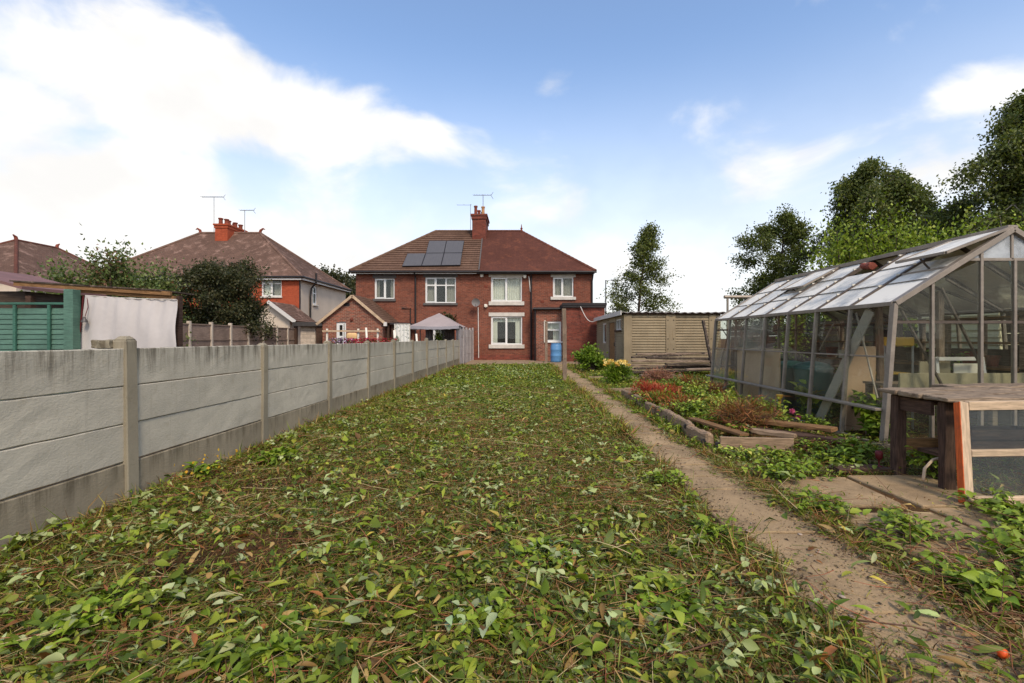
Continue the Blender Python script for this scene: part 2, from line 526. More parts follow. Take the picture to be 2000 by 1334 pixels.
# concrete fence board: dimpled face, lichen, run-down streaks below the top edge
def fence_mat(name, c, top=1.2, streak=0.85, gritty=0.35):
    t = NT(name)
    sep = t.n.new('ShaderNodeSeparateXYZ'); t.l.new(t.pos, sep.inputs[0])
    col = t.mix(t.ramp(t.noise(1.3, 6, 0.62), 0.3, 0.72), sc(c, 0.82), sc(c, 1.08))
    col = t.mix(t.ramp(t.noise(14, 6, 0.7), 0.52, 0.72, 0, 0.35), col, sc((c[0], c[1] * 0.93, c[2] * 0.8), 0.62))
    st = t.ramp(t.noise(5.5, 5, 0.75, stretch=(2.1, 2.1, 0.16)), 0.43, 0.66)
    if streak:
        mask = t.ramp(t.math('ADD', sep.outputs['Z'], t.math('MULTIPLY', t.math('SUBTRACT', t.noise(3, 3, stretch=(2, 2, 0.1)), 0.5), 0.35)), top - 0.3, top + 0.02)
        col = t.mix(t.math('MULTIPLY', t.math('MULTIPLY', st, mask), streak), col, s2l(70, 60, 44))
    col = t.mix(t.math('MULTIPLY', t.ramp(t.noise(7, 4, 0.7, stretch=(3, 3, 0.12)), 0.55, 0.75), 0.22), col, s2l(118, 106, 86))
    col = t.mix(t.ramp(t.rand(), 0, 1, 0, 0.22), col, sc(c, 0.6))
    n1 = t.bump(t.noise(38, 4, 0.6, stretch=(1, 1, 1.8)), gritty, 0.02)
    n2 = t.bump(t.noise(160, 3, 0.6), 0.3, 0.004, n1)
    return t.fin(col, 0.92, n2, 0.15)
M['fence_board'] = fence_mat('fence_concrete', s2l(190, 181, 162), gritty=0.2)
M['fence_post'] = fence_mat('post_concrete', s2l(146, 136, 116), 1.26, 0.7, 0.12)
M['gravel_board'] = fence_mat('gravel_board_concrete', s2l(150, 138, 116), 0.34, 0.8, 0.2)
M['fence_grey'] = wood('grey_fence_timber', s2l(176, 168, 164), 0.7, 0.85, 6, 0.2)

def slab_mat(name, c):
    t = NT(name)
    v = t.n.new('ShaderNodeTexVoronoi'); v.inputs['Scale'].default_value = 90
    t.l.new(t.pos, v.inputs['Vector'])
    col = t.mix(t.ramp(t.noise(2.2, 7, 0.68), 0.32, 0.68), sc(c, 0.62), sc(c, 1.15))
    col = t.mix(t.ramp(v.outputs['Distance'], 0.1, 0.35, 0.45, 0), col, sc((c[0] * 1.1, c[1] * 1.1, c[2] * 1.15), 1.5))
    col = t.mix(t.ramp(t.noise(55, 4, 0.7), 0.55, 0.75, 0, 0.6), col, sc(c, 0.4))
    col = t.mix(t.ramp(t.noise(5, 6, 0.7), 0.56, 0.72, 0, 0.45), col, s2l(92, 84, 52))
    col = t.mix(t.ramp(t.rand(), 0, 1, 0, 0.25), col, sc(c, 0.65))
    n1 = t.bump(t.noise(120, 4, 0.7), 0.5, 0.006)
    return t.fin(col, 0.9, n1, 0.2)
M['slab'] = slab_mat('concrete_slab', s2l(160, 134, 100))
M['patio'] = slab_mat('patio_concrete', s2l(156, 132, 106))
t = NT('garden_earth')
col = t.mix(t.ramp(t.noise(1.1, 8, 0.7), 0.35, 0.7), s2l(64, 45, 28), s2l(104, 76, 48))
col = t.mix(t.ramp(t.noise(35, 5, 0.7), 0.5, 0.7, 0, 0.6), col, s2l(52, 38, 28))
col = t.mix(t.ramp(t.noise(0.5, 5, 0.6), 0.5, 0.65, 0, 0.5), col, s2l(74, 78, 36))
M['earth'] = t.fin(col, 0.95, t.bump(t.noise(28, 8, 0.75), 0.9, 0.03), 0.1)
M['pebble'] = plain('pebble', s2l(170, 150, 130), 0.85, 0.2, 10, 60, 0.2, rand=0.5)

M['wood_dark'] = wood('dark_timber', s2l(92, 70, 58), 0.35, 0.85)
M['wood_black'] = wood('rotten_timber', s2l(88, 76, 66), 0.25, 0.9, wear=s2l(140, 122, 106))
M['wood_grey'] = wood('weathered_timber', s2l(156, 134, 114), 0.45, 0.85, wear=s2l(120, 100, 84))
M['wood_pale'] = wood('pale_timber', s2l(206, 178, 146), 0.7, 0.7, rand=0.2)
M['wood_brown'] = wood('brown_timber', s2l(150, 112, 74), 0.5, 0.8)
M['wood_table'] = wood('bench_timber', s2l(150, 130, 108), 0.45, 0.85, wear=s2l(92, 72, 56))
M['wood_orange'] = wood('orange_paint', s2l(206, 96, 44), 0.75, 0.6, wear=s2l(170, 84, 50), rand=0)
M['wood_log'] = wood('split_log', s2l(168, 140, 112), 0.5, 0.85, wear=s2l(126, 106, 84))
M['wood_fence'] = wood('brown_fence_boards', s2l(150, 128, 112), 0.7, 0.85, 5, 0.3)
M['wood_darkfence'] = wood('dark_fence_boards', s2l(84, 70, 58), 0.5, 0.85, 5, 0.4)
M['post_pale'] = plain('pale_concrete_post', s2l(196, 180, 160), 0.9, 0.12, 4, 30, 0.2)
M['green_paint'] = wood('green_painted_wood', s2l(86, 118, 102), 0.82, 0.6, 6, 0.25, wear=s2l(76, 112, 96), spec=0.3)
M['green_dark'] = wood('dark_green_painted_wood', s2l(66, 106, 90), 0.8, 0.6, 6, 0.1)
M['cloth_white'] = plain('white_sheet', s2l(194, 187, 182), 0.95, 0.05, 1.2, 14, 0.1)
M['gazebo'] = plain('mauve_canvas', s2l(156, 142, 138), 0.95, 0.08, 1.5, 25, 0.1)
M['gazebo_grey'] = plain('grey_canvas', s2l(150, 146, 150), 0.95, 0.1, 2, 25, 0.1)
M['alu'] = plain('weathered_aluminium', s2l(146, 134, 120), 0.55, 0.18, 5, 30, 0.1, 0.4, 0.35)
M['alu_dark'] = plain('tarnished_aluminium', s2l(92, 80, 70), 0.6, 0.2, 5, 30, 0.1, 0.4, 0.3)
M['gh_glass'] = glass_mat('greenhouse_glass', 0.035, s2l(160, 156, 138), (0.93, 0.95, 0.92), ior=1.32)
M['gh_glass_dirty'] = glass_mat('dirty_greenhouse_glass', 0.26, s2l(176, 170, 152), (0.9, 0.92, 0.88), dscale=2.0)
M['gh_roof'] = glass_mat('greenhouse_roof_glass', 1.0, s2l(222, 216, 204), (0.9, 0.92, 0.9), dscale=1.6, rough=0.12, ior=1.3)
M['gh_clear'] = glass_mat('clear_polycarbonate', 0.3, s2l(225, 228, 230), (0.92, 0.95, 0.97))
t = NT('tan_concrete_panel')
c = s2l(150, 134, 108)
col = t.mix(t.ramp(t.noise(1.0, 6, 0.6), 0.3, 0.7), sc(c, 0.8), sc(c, 1.08))
col = t.mix(t.ramp(t.noise(6, 5, 0.75, stretch=(3, 3, 0.3)), 0.5, 0.72, 0, 0.55), col, s2l(120, 96, 66))
M['tan'] = t.fin(col, 0.9, t.bump(t.noise(90, 4), 0.3, 0.004), 0.15)
M['asbestos'] = plain('grey_corrugated_sheet', s2l(168, 160, 154), 0.92, 0.2, 3, 40, 0.3)
M['grey_board'] = plain('grey_painted_board', s2l(164, 152, 138), 0.7, 0.12, 3, 30, 0.1)
M['blue'] = plain('blue_plastic', s2l(88, 136, 180), 0.4, 0.08, 3, 20, 0.03, 0.45)
M['teal'] = plain('teal_plastic', s2l(72, 110, 104), 0.5, 0.12, 3, 20, 0.05, 0.4)
M['beige_board'] = plain('beige_hardboard', s2l(196, 164, 134), 0.8, 0.08, 1.5, 40, 0.1)
M['cream_board'] = plain('stained_cream_board', s2l(156, 144, 116), 0.8, 0.25, 2.5, 20, 0.1)
M['yellow'] = plain('yellow_plastic', s2l(214, 168, 62), 0.5, 0.1)
M['red'] = plain('red_plastic', s2l(92, 26, 28), 0.5, 0.1)
M['pinkred'] = plain('red_floral_cloth', s2l(168, 54, 68), 0.9, 0.5, 14, 40, 0.2)
M['floral'] = plain('white_floral_cloth', s2l(214, 212, 202), 0.95, 0.35, 5, 14, 0.1)
M['cream'] = plain('cream_weatherboard', s2l(206, 196, 160), 0.75, 0.08, 3, 30, 0.1)
M['purple_roof'] = plain('mauve_roof_sheet', s2l(120, 88, 84), 0.8, 0.15, 3, 30, 0.2)
M['cable'] = plain('white_cable', s2l(206, 198, 188), 0.6, 0.05)
M['hose_blue'] = plain('blue_rope', s2l(110, 150, 160), 0.7, 0.1)
M['sandstone'] = plain('buff_cushion', s2l(214, 176, 124), 0.9, 0.15, 6, 30, 0.1)
M['leaf'] = leaf_mat('weed_leaf', 0.18, 0.55, 0.3)
M['tree_leaf'] = leaf_mat('tree_leaf', 0.3, 0.5, 0.3)
M['stalk'] = leaf_mat('dry_stalk', 0.0, 0.8, 0.2)
M['petal'] = leaf_mat('petal', 0.3, 0.7, 0.2)
M['bark'] = wood('bark', s2l(96, 82, 70), 0.35, 0.95, 10, 0.2)
M['bark_pale'] = wood('birch_bark', s2l(150, 140, 128), 0.35, 0.9, 8, 0.2)
M['ivory'] = plain('ivory_plastic', s2l(224, 216, 200), 0.5, 0.06)
# ------------------------------------------------------------------ the ground
def gh(x, y):
    return -0.012 + 0.010 * math.sin(1.9 * x + 0.6 * y) * math.sin(1.3 * y - 0.5 * x) + 0.006 * math.sin(5.1 * x + 1.7) * math.sin(4.3 * y)
def axis(a, b, step, far, nfar):
    inner = list(np.arange(a, b + 1e-6, step))
    k = [far * (i / nfar) ** 3 for i in range(1, nfar + 1)]
    return [a - q for q in reversed(k)] + inner + [b + q for q in k]
gx, gy = axis(-8, 10, 0.2, 1500, 7), axis(-3, 26, 0.2, 1500, 7)
V = np.array([(x, y, gh(x, y) if (-8 < x < 10 and -3 < y < 26) else -0.012) for y in gy for x in gx])
nx_ = len(gx)
ii = np.arange(len(gy) - 1)[:, None] * nx_ + np.arange(nx_ - 1)[None, :]
ii = ii.ravel()
Q = np.stack([ii, ii + 1, ii + nx_ + 1, ii + nx_], 1)
tag(np_mesh('ground', V, Q, np.full((len(V), 3), 0.2), M['earth'], smooth=True), kind='structure')

def slab_mesh(name, w, l, h):
    mb = MB(); mb.box(-w / 2, w / 2, -l / 2, l / 2, -h, 0)
    o = mb.build(name, M['slab'], None, bevel=0.008)
    me = o.data
    bpy.data.objects.remove(o)
    return me
slabs = [slab_mesh('paving_slab', 0.73, 0.80, 0.08), slab_mesh('paving_slab', 0.76, 0.86, 0.08), slab_mesh('paving_slab', 0.71, 0.74, 0.08)]
path_slabs = [slab_mesh('paving_slab', w_, l_, 0.08) for w_, l_ in ((0.63, 0.80), (0.66, 0.86), (0.61, 0.74))]
slab_len = (0.80, 0.86, 0.74)
def put_slab(parent, me, x, y, z=0.028, rz=0.0, sx=1.0, sy=1.0):
    o = bpy.data.objects.new('paving_slab', me)
    C.objects.link(o)
    o.parent = parent
    o.location = (x, y, z)
    o.rotation_euler = (rnd.gauss(0, 0.008), rnd.gauss(0, 0.008), rz + rnd.gauss(0, 0.012))
    o.scale = (sx, sy, 1)
    return o
# the long path beside the lawn: a strip of bedding with its slabs
bed_mb = MB(); bed_mb.box(1.36, 1.97, 0.4, 23.1, -0.06, 0.012)
path = tag(bed_mb.build('garden_path', M['earth']), kind='structure')
y, k = 0.45, 0
while y < 22.6:
    j = rnd.choice((0, 1, 2))
    put_slab(path, path_slabs[j], 1.665 + rnd.gauss(0, 0.014), y + slab_len[j] / 2)
    y += slab_len[j] + rnd.uniform(0.02, 0.045); k += 1
bed_mb = MB(); bed_mb.box(2.3, 3.9, 2.75, 4.35, -0.06, 0.002)
side = tag(bed_mb.build('slab_paving', M['earth']), kind='structure')
for (x, y, j, rz) in ((2.62, 3.05, 0, 0.05), (3.42, 3.12, 1, 0.02), (2.55, 3.95, 2, -0.04), (3.35, 3.97, 0, 0.03)):
    put_slab(side, slabs[j], x, y, 0.022, rz)
bed_mb = MB(); bed_mb.box(2.12, 4.0, 11.25, 12.0, -0.06, 0.006)
cross = tag(bed_mb.build('cross_path', M['earth']), kind='structure')
for k in range(3):
    put_slab(cross, slabs[k % 3], 2.5 + 0.76 * k, 11.62, 0.018)
bed_mb = MB(); bed_mb.box(2.12, 3.75, 14.9, 15.9, -0.06, 0.006)
cross = tag(bed_mb.build('shed_path', M['earth']), kind='structure')
for k in range(2):
    put_slab(cross, slabs[k], 2.5 + 0.78 * k, 15.4, 0.018)
mb = MB(); mb.box(-2.95, 3.6, 23.2, 27.6, -0.1, 0.03)
tag(mb.build('patio', M['patio'], bevel=0.01), kind='structure')

# ------------------------------------------------------------------ houses
def south(y): return lambda u, d, z: (u, y + d, z)
def east(x): return lambda u, d, z: (x - d, u, z)
def west(x): return lambda u, d, z: (x + d, u, z)
def slope(mb, A, B, Cc, D, gauge, thick):
    """courses of tiles from the eave A-B up to D-Cc, each lapping the one below"""
    A, B, Cc, D = map(Vector, (A, B, Cc, D))
    n = (B - A).cross((D + Cc) / 2 - A).normalized()
    if n.z < 0: n = -n
    L = ((D + Cc) / 2 - (A + B) / 2).length
    k = max(1, round(L / gauge))
    for i in range(k):
        t0, t1 = i / k, min(1, (i + 1.0) / k)
        p, q = A.lerp(D, t0), B.lerp(Cc, t0)
        r, s = B.lerp(Cc, t1), A.lerp(D, t1)
        pu, qu = p + n * thick, q + n * thick
        ru, su = r + n * thick * 0.1, s + n * thick * 0.1
        if (ru - su).length > 0.01: mb.face([pu, qu, ru, su])
        else: mb.face([pu, qu, ru])
        mb.face([p, q, qu, pu])
def hip_roof(parent, x0, x1, y0, y1, ze, rx0, rx1, ry0, ry1, zr, m, gauge=0.1, thick=0.014, name='roof', ridge_m=None):
    mb = MB()
    a, b, c, d = (x0, y0, ze), (x1, y0, ze), (x1, y1, ze), (x0, y1, ze)
    r0, r1 = (rx0, ry0, zr), (rx1, ry1, zr)
    if abs(ry0 - ry1) < 1e-6:
        slope(mb, a, b, r1, r0, gauge, thick); slope(mb, c, d, r0, r1, gauge, thick)
        slope(mb, b, c, r1, r1, gauge, thick); slope(mb, d, a, r0, r0, gauge, thick)
        hips = ((a, r0), (d, r0), (b, r1), (c, r1), (r0, r1))
    else:
        slope(mb, b, c, r1, r0, gauge, thick); slope(mb, d, a, r0, r1, gauge, thick)
        slope(mb, a, b, r0, r0, gauge, thick); slope(mb, c, d, r1, r1, gauge, thick)
        hips = ((a, r0), (b, r0), (c, r1), (d, r1), (r0, r1))
    mb.face([a, b, c, d])
    o = mb.build(name, m, parent, recalc=False)
    rt = MB()
    for p, q in hips: rt.tube([p, q], 0.11, 8)
    rt.build('ridge_tiles', ridge_m or m, o)
    return o
def curtain(parent, mp, u0, u1, z0, z1, d, m, folds=8, amp=0.03):
    mb = MB()
    mb.grid(folds * 6, 2, lambda a, b: mp(u0 + (u1 - u0) * a, d + amp * math.sin(a * folds * 2 * math.pi + 0.4 * b), z0 + (z1 - z0) * b))
    return mb.build('curtain', m, parent, recalc=False, smooth=True)
def window(parent, mp, u0, u1, z0, z1, cols=(0.5,), transom=None, sill=None, lintel=None, fw=0.07, m=None, name='window', curt=None, inset=0.06, casements=True):
    mb = MB()
    d0, d1 = inset, inset + 0.08
    mb.mbox(mp, u0, u1, d0, d1, z0, z0 + fw); mb.mbox(mp, u0, u1, d0, d1, z1 - fw, z1)
    mb.mbox(mp, u0, u0 + fw, d0 + .002, d1 - .002, z0 + fw, z1 - fw); mb.mbox(mp, u1 - fw, u1, d0 + .002, d1 - .002, z0 + fw, z1 - fw)
    us = [u0 + fw] + [u0 + (u1 - u0) * c for c in cols] + [u1 - fw]
    for c in us[1:-1]:
        mb.mbox(mp, c - fw * 0.55, c + fw * 0.55, d0 + .003, d1 - .003, z0 + fw, z1 - fw)
    zs = [z0 + fw, z1 - fw]
    if transom:
        zt = z0 + (z1 - z0) * transom
        zs = [z0 + fw, zt, z1 - fw]
        for a, b in zip(us, us[1:]):
            mb.mbox(mp, a + fw * 0.4, b - fw * 0.4, d0 + .004, d1 - .004, zt - fw * 0.45, zt + fw * 0.45)
    if casements:      # the opening sashes stand a little proud of the frame
        for a, b in list(zip(us, us[1:]))[:1]:
            for c, d in zip(zs, zs[1:]):
                e = fw * 0.55
                mb.mbox(mp, a, b - e * .9, d0 - .015, d0 + .02, c, c + e); mb.mbox(mp, a, b - e * .9, d0 - .015, d0 + .02, d - e, d)
                mb.mbox(mp, a, a + e, d0 - .014, d0 + .02, c + e, d - e); mb.mbox(mp, b - 1.9 * e, b - e * .9, d0 - .014, d0 + .02, c + e, d - e)
    o = mb.build(name, m or M['upvc'], parent)
    for a, b in zip(us, us[1:]):
        for c, d in zip(zs, zs[1:]):
            MB().mbox(mp, a, b, d0 + .035, d0 + .04, c, d).build('pane', M['win_glass'], o)
    if sill:
        ms, ext, h = sill
        MB().mbox(mp, u0 - ext, u1 + ext, -0.09, d0 + .02, z0 - h, z0 + .004).build('sill', ms, o, bevel=0.006)
    if lintel:
        ms, ext, h = lintel
        MB().mbox(mp, u0 - ext, u1 + ext, -0.03, d0 + .02, z1 - .004, z1 + h).build('lintel', ms, o, bevel=0.006)
    for (a, b, c, d, mc, fo) in (curt or ()):
        curtain(o, mp, u0 + (u1 - u0) * a, u0 + (u1 - u0) * b, z0 + (z1 - z0) * c, z0 + (z1 - z0) * d, 0.24, mc, fo, 0.025)
    return o
def chimney(parent, x0, x1, y0, y1, z0, z1, m, pots, pot_r=0.12):
    mb = MB()
    mb.box(x0, x1, y0, y1, z0, z1 - 0.32)
    mb.box(x0 - 0.05, x1 + 0.05, y0 - 0.05, y1 + 0.05, z1 - 0.32, z1 - 0.12)
    mb.box(x0 - 0.1, x1 + 0.1, y0 - 0.1, y1 + 0.1, z1 - 0.12, z1)
    o = mb.build('chimney', m, parent)
    for (x, y, h, mm) in pots:
        MB().lathe((x, y, z1), [(pot_r * 1.05, 0), (pot_r * 1.05, 0.06), (pot_r * 0.85, 0.1), (pot_r * 0.8, h - 0.1), (pot_r * 1.05, h - 0.08), (pot_r * 1.05, h), (pot_r * 0.7, h), (pot_r * 0.7, h - 0.1)], 14).build('chimney_pot', mm, o)
    return o

# --- the pair of red brick semi-detached houses at the end of the garden
HY = 27.5
def hx(px): return (px - CX) / F * HY
def hz(py): return H - (py - CY) / F * HY
house = thing('semi_detached_house', 'pair of red brick semi-detached houses at the end of the lawn', 'house', (-2.8, 31.5, 0))
WIN = {'a': (731.5, 770.6, 543.4, 583.9), 'b': (830.5, 890.6, 541.3, 592), 'c': (959, 1019.5, 541, 589), 'd': (1080, 1120, 541, 580), 'e': (959, 1020, 617.6, 673)}
WR = {k: (hx(v[0]), hx(v[1]), hz(v[3]), hz(v[2])) for k, v in WIN.items()}
kitchen_door = (-5.25, -4.35, 0.05, 2.1)
mb = MB()
mb.wall(south(HY), -9.72, 4.01, -0.1, 5.12, [*WR.values(), kitchen_door], 0.26)
mb.build('wall', M['brick_red'], house, recalc=False)
mb = MB()
mb.wall(east(4.01), HY, 35.7, -0.1, 5.12, [], 0.2); mb.wall(west(-9.72), HY, 35.7, -0.1, 5.12, [], 0.2)
mb.face([(-9.72, 35.7, -0.1), (4.01, 35.7, -0.1), (4.01, 35.7, 5.12), (-9.72, 35.7, 5.12)])
mb.build('wall', M['brick_red'], house, recalc=False)
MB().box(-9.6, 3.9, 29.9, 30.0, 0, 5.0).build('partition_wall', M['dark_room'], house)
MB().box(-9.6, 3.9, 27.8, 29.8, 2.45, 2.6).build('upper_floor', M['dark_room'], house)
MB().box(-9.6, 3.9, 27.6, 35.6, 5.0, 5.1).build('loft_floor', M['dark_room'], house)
# plinth of dark blue brick and soldier courses over the windows
MB().box(-9.74, 4.03, HY - 0.02, HY + 0.1, -0.1, 0.32).build('plinth', M['brick_dark'], house)
ZE, ZR = 5.16, 8.41
mb = MB()
slope(mb, (-9.96, 27.2, ZE), (-2.55, 27.2, ZE), (-2.68, 31.6, ZR), (-5.83, 31.6, ZR), 0.31, 0.045)
slope(mb, (-2.55, 36, ZE), (-9.96, 36, ZE), (-5.83, 31.6, ZR), (-2.68, 31.6, ZR), 0.31, 0.045)
slope(mb, (-9.96, 36, ZE), (-9.96, 27.2, ZE), (-5.83, 31.6, ZR), (-5.83, 31.6, ZR), 0.31, 0.045)
rl = tag(mb.build('roof', M['tile_brown'], house, recalc=False), 'brown interlocking tile half of the roof under the solar panels')
mb = MB()
for p, q in (((-9.96, 27.2, ZE), (-5.83, 31.6, ZR)), ((-5.83, 31.6, ZR), (-2.68, 31.6, ZR)), ((-9.96, 36, ZE), (-5.83, 31.6, ZR))):
    n = 16
    for k in range(n):
        a, b = Vector(p).lerp(Vector(q), k / n), Vector(p).lerp(Vector(q), (k + 1.06) / n)
        mb.tube([a, b], [0.115, 0.105], 8)
mb.build('ridge_tiles', M['tile_brown'], rl)
mb = MB()
slope(mb, (-2.55, 27.2, ZE), (4.16, 27.2, ZE), (-0.12, 31.6, ZR + .03), (-2.68, 31.6, ZR + .03), 0.105, 0.013)
slope(mb, (4.16, 36, ZE), (-2.55, 36, ZE), (-2.68, 31.6, ZR + .03), (-0.12, 31.6, ZR + .03), 0.105, 0.013)
slope(mb, (4.16, 27.2, ZE), (4.16, 36, ZE), (-0.12, 31.6, ZR + .03), (-0.12, 31.6, ZR + .03), 0.105, 0.013)
rr = tag(mb.build('roof', M['tile_red'], house, recalc=False), 'dull red plain tile half of the roof')
mb = MB()
for p, q in (((4.16, 27.2, ZE), (-0.12, 31.6, ZR)), ((-2.68, 31.6, ZR + .02), (-0.12, 31.6, ZR + .02)), ((4.16, 36, ZE), (-0.12, 31.6, ZR))):
    n = 22
    for k in range(n):
        a, b = Vector(p).lerp(Vector(q), k / n), Vector(p).lerp(Vector(q), (k + 1.06) / n)
        mb.tube([a, b], [0.1, 0.085], 8)
mb.build('ridge_tiles', M['tile_red'], rr)
MB().lathe((-0.12, 31.6, ZR), [(0.1, 0.05), (0.05, 0.14), (0.09, 0.2), (0.04, 0.27), (0.025, 0.42), (0.01, 0.5)], 10).build('finial', M['terracotta'], rr)
MB().beam((-2.55, 27.2, ZE + .05), (-2.68, 31.5, ZR - .02), 0.07, 0.06).build('verge_strip', M['sill_grey'], rl)
# eaves
MB().box(-9.85, 4.06, 27.22, 27.5, 5.06, 5.10).build('soffit', M['black'], house)
MB().box(-9.9, -2.68, 27.19, 27.22, 4.99, 5.12).build('fascia', M['white'], house)
MB().box(-2.66, 4.1, 27.19, 27.22, 4.99, 5.12).build('fascia', M['black'], house)
mb = MB(); mb.tube([(-10.0, 27.12, 5.1), (-2.6, 27.12, 5.1)], 0.06, 8); mb.build('gutter', M['black'], house)
mb = MB(); mb.tube([(-2.58, 27.12, 5.1), (4.2, 27.12, 5.09)], 0.06, 8); mb.build('gutter', M['black'], house)
def pipe(parent, pts, r, m, name='drainpipe'):
    return MB().tube(pts, r, 8).build(name, m, parent)
pipe(house, [(hx(1037), 27.15, 5.05), (hx(1037.5), 27.42, 4.8), (hx(1037.5), 27.42, 0.0)], 0.05, M['black'])
pipe(house, [(hx(812), 27.15, 5.05), (hx(812), 27.42, 4.8), (hx(812), 27.42, 0.0)], 0.05, M['black'])
pipe(house, [(hx(1157), 27.15, 5.05), (hx(1156), 27.4, 4.6), (hx(1156), 27.4, 3.0)], 0.045, M['black'])
pipe(house, [(hx(785), 27.44, hz(602)), (hx(802), 27.44, hz(602)), (hx(802), 27.44, 0.2)], 0.03, M['black'])
pipe(house, [(hx(934), 27.46, hz(600)), (hx(935), 27.46, 0.15)], 0.025, M['white'], 'conduit')
pipe(house, [(hx(1033), 27.46, hz(540)), (hx(1036), 27.46, hz(570))], 0.03, M['white'], 'conduit')
lin, dk = (M['stone_white'], 0.13, 0.21), (M['sill_grey'], 0.1, 0.2)
S = south(HY)
window(house, S, *WR['a'], (0.52,), None, (M['sill_grey'], 0.08, 0.14), dk, curt=((0.03, 0.2, 0.03, 0.97, M['curtain_grey'], 3), (0.75, 0.97, 0.03, 0.97, M['curtain_grey'], 3)))
wb = window(house, S, *WR['b'], (0.34, 0.67), 0.69, (M['sill_grey'], 0.1, 0.13), dk, curt=((0.03, 0.3, 0.03, 0.97, M['curtain_grey'], 5), (0.66, 0.97, 0.03, 0.97, M['curtain_grey'], 5)))
window(house, S, *WR['c'], (0.5,), None, (M['stone_white'], 0.13, 0.22), lin, curt=((0.02, 0.98, 0.03, 0.98, M['curtain'], 16),))
window(house, S, *WR['d'], (0.47,), None, (M['stone_white'], 0.14, 0.17), lin, curt=((0.03, 0.97, 0.03, 0.97, M['curtain_grey'], 9),))
window(house, S, *WR['e'], (0.5,), None, (M['stone_white'], 0.13, 0.22), lin, curt=((0.03, 0.2, 0.03, 0.97, M['curtain'], 4), (0.78, 0.97, 0.03, 0.97, M['curtain'], 4), (0.03, 0.97, 0.8, 0.97, M['curtain'], 9)))
kd = window(house, S, *kitchen_door, (), 0.5, None, None, fw=0.09, name='door', curt=((0.05, 0.5, 0.05, 0.95, M['curtain_grey'], 5),))
chimney(house, -3.30, -2.42, 30.6, 32.6, 7.4, 9.32, M['brick_dark'], [(-3.1, 30.9, 0.6, M['terracotta']), (-2.62, 30.9, 0.55, M['buff_pot']), (-2.95, 31.6, 0.5, M['terracotta']), (-2.75, 32.2, 0.55, M['terracotta'])])
MB().box(-3.42, -2.34, 30.5, 30.6, 7.45, 7.62).build('lead_flashing', M['sill_grey'], house)
# small fittings on the wall
for (px, py) in ((941, 538), (949, 597), (1025, 540)):
    mb = MB(); mb.box(hx(px) - 0.09, hx(px) + 0.09, HY - 0.14, HY - 0.001, hz(py) - 0.09, hz(py) + 0.08)
    mb.box(hx(px) - 0.03, hx(px) + 0.03, HY - 0.2, HY - 0.14, hz(py) - 0.12, hz(py) + 0.02)
    mb.build('wall_light', M['ivory'], house, bevel=0.01)
for (px, py) in ((949, 560), (1059, 589)):
    mb = MB(); mb.box(hx(px) - 0.1, hx(px) + 0.1, HY - 0.012, HY + 0.05, hz(py) - 0.07, hz(py) + 0.07)
    for k in range(4): mb.box(hx(px) - 0.09, hx(px) + 0.09, HY - 0.02, HY - 0.012, hz(py) - 0.06 + k * 0.033, hz(py) - 0.045 + k * 0.033)
    mb.build('air_brick', M['terracotta'], house)

# rear extension of the right-hand house: recessed part with the window, projecting part in weathered brick
EY1, EY2 = 26.6, 25.7
def ex(px, Y): return (px - CX) / F * Y
xa, xb, xc = ex(1047, EY1), ex(1103, EY2), ex(1181, EY2)
kw = (ex(1066, EY1), ex(1096, EY1), H - (667 - CY) / F * EY1, H - (628 - CY) / F * EY1)
mb = MB(); mb.wall(south(EY1), xa, xb, -0.1, 2.92, [kw], 0.2)
mb.wall(west(xa), EY1, HY, -0.1, 2.92, [], 0.1)
tag(mb.build('extension_wall', M['brick_mixed'], house, recalc=False), 'pale mottled brick wall of the recessed extension')
mb = MB(); mb.wall(south(EY2), xb, xc, -0.1, 2.97, [], 0.2); mb.wall(west(xb), EY2, EY1, -0.1, 2.97, [], 0.1); mb.wall(east(xc), EY2, 30.5, -0.1, 2.97, [], 0.1)
tag(mb.build('extension_wall', M['brick_dark'], house, recalc=False), 'dark weathered brick wall of the projecting extension')
mb = MB(); mb.box(xa - 0.15, xb - 0.14, EY1 - 0.18, HY - 0.002, 2.90, 3.02)
mb.build('extension_roof', M['felt'], house, bevel=0.01)
mb = MB(); mb.box(xb - 0.13, xc + 0.06, EY2 - 0.14, HY - 0.004, 2.95, 3.18); mb.box(xc - 0.4, xc + 0.06, HY, 30.6, 2.95, 3.18)
mb.build('extension_roof', M['felt'], house, bevel=0.01)
MB().box(xb - 0.16, xc + 0.09, EY2 - 0.17, EY2 - 0.142, 3.06, 3.2).build('roof_trim', M['black'], house)
pipe(house, [(xa - 0.2, EY1 - 0.2, 2.93), (xb - 0.15, EY1 - 0.2, 2.93)], 0.055, M['black'], 'gutter')
pipe(house, [(xa - 0.05, EY1 - 0.1, 2.9), (xa - 0.05, EY1 - 0.06, 0.0)], 0.045, M['black'])
window(house, south(EY1), *kw, (), 0.58, (M['upvc'], 0.06, 0.07), None, fw=0.06, inset=0.03, curt=((0.5, 0.95, 0.05, 0.55, M['curtain'], 4), (0.05, 0.95, 0.62, 0.97, M['curtain'], 2)))
MB().box(ex(1062.5, EY1), ex(1066, EY1), EY1 - 0.06, EY1 - 0.002, kw[2] - 0.05, kw[3] + 0.05).build('shutter_board', M['ivory'], house)
MB().box(xb - 0.05, xb - 0.01, EY1 - 0.6, EY1 - 0.1, 0.6, 2.3).build('door_board', M['white'], house)

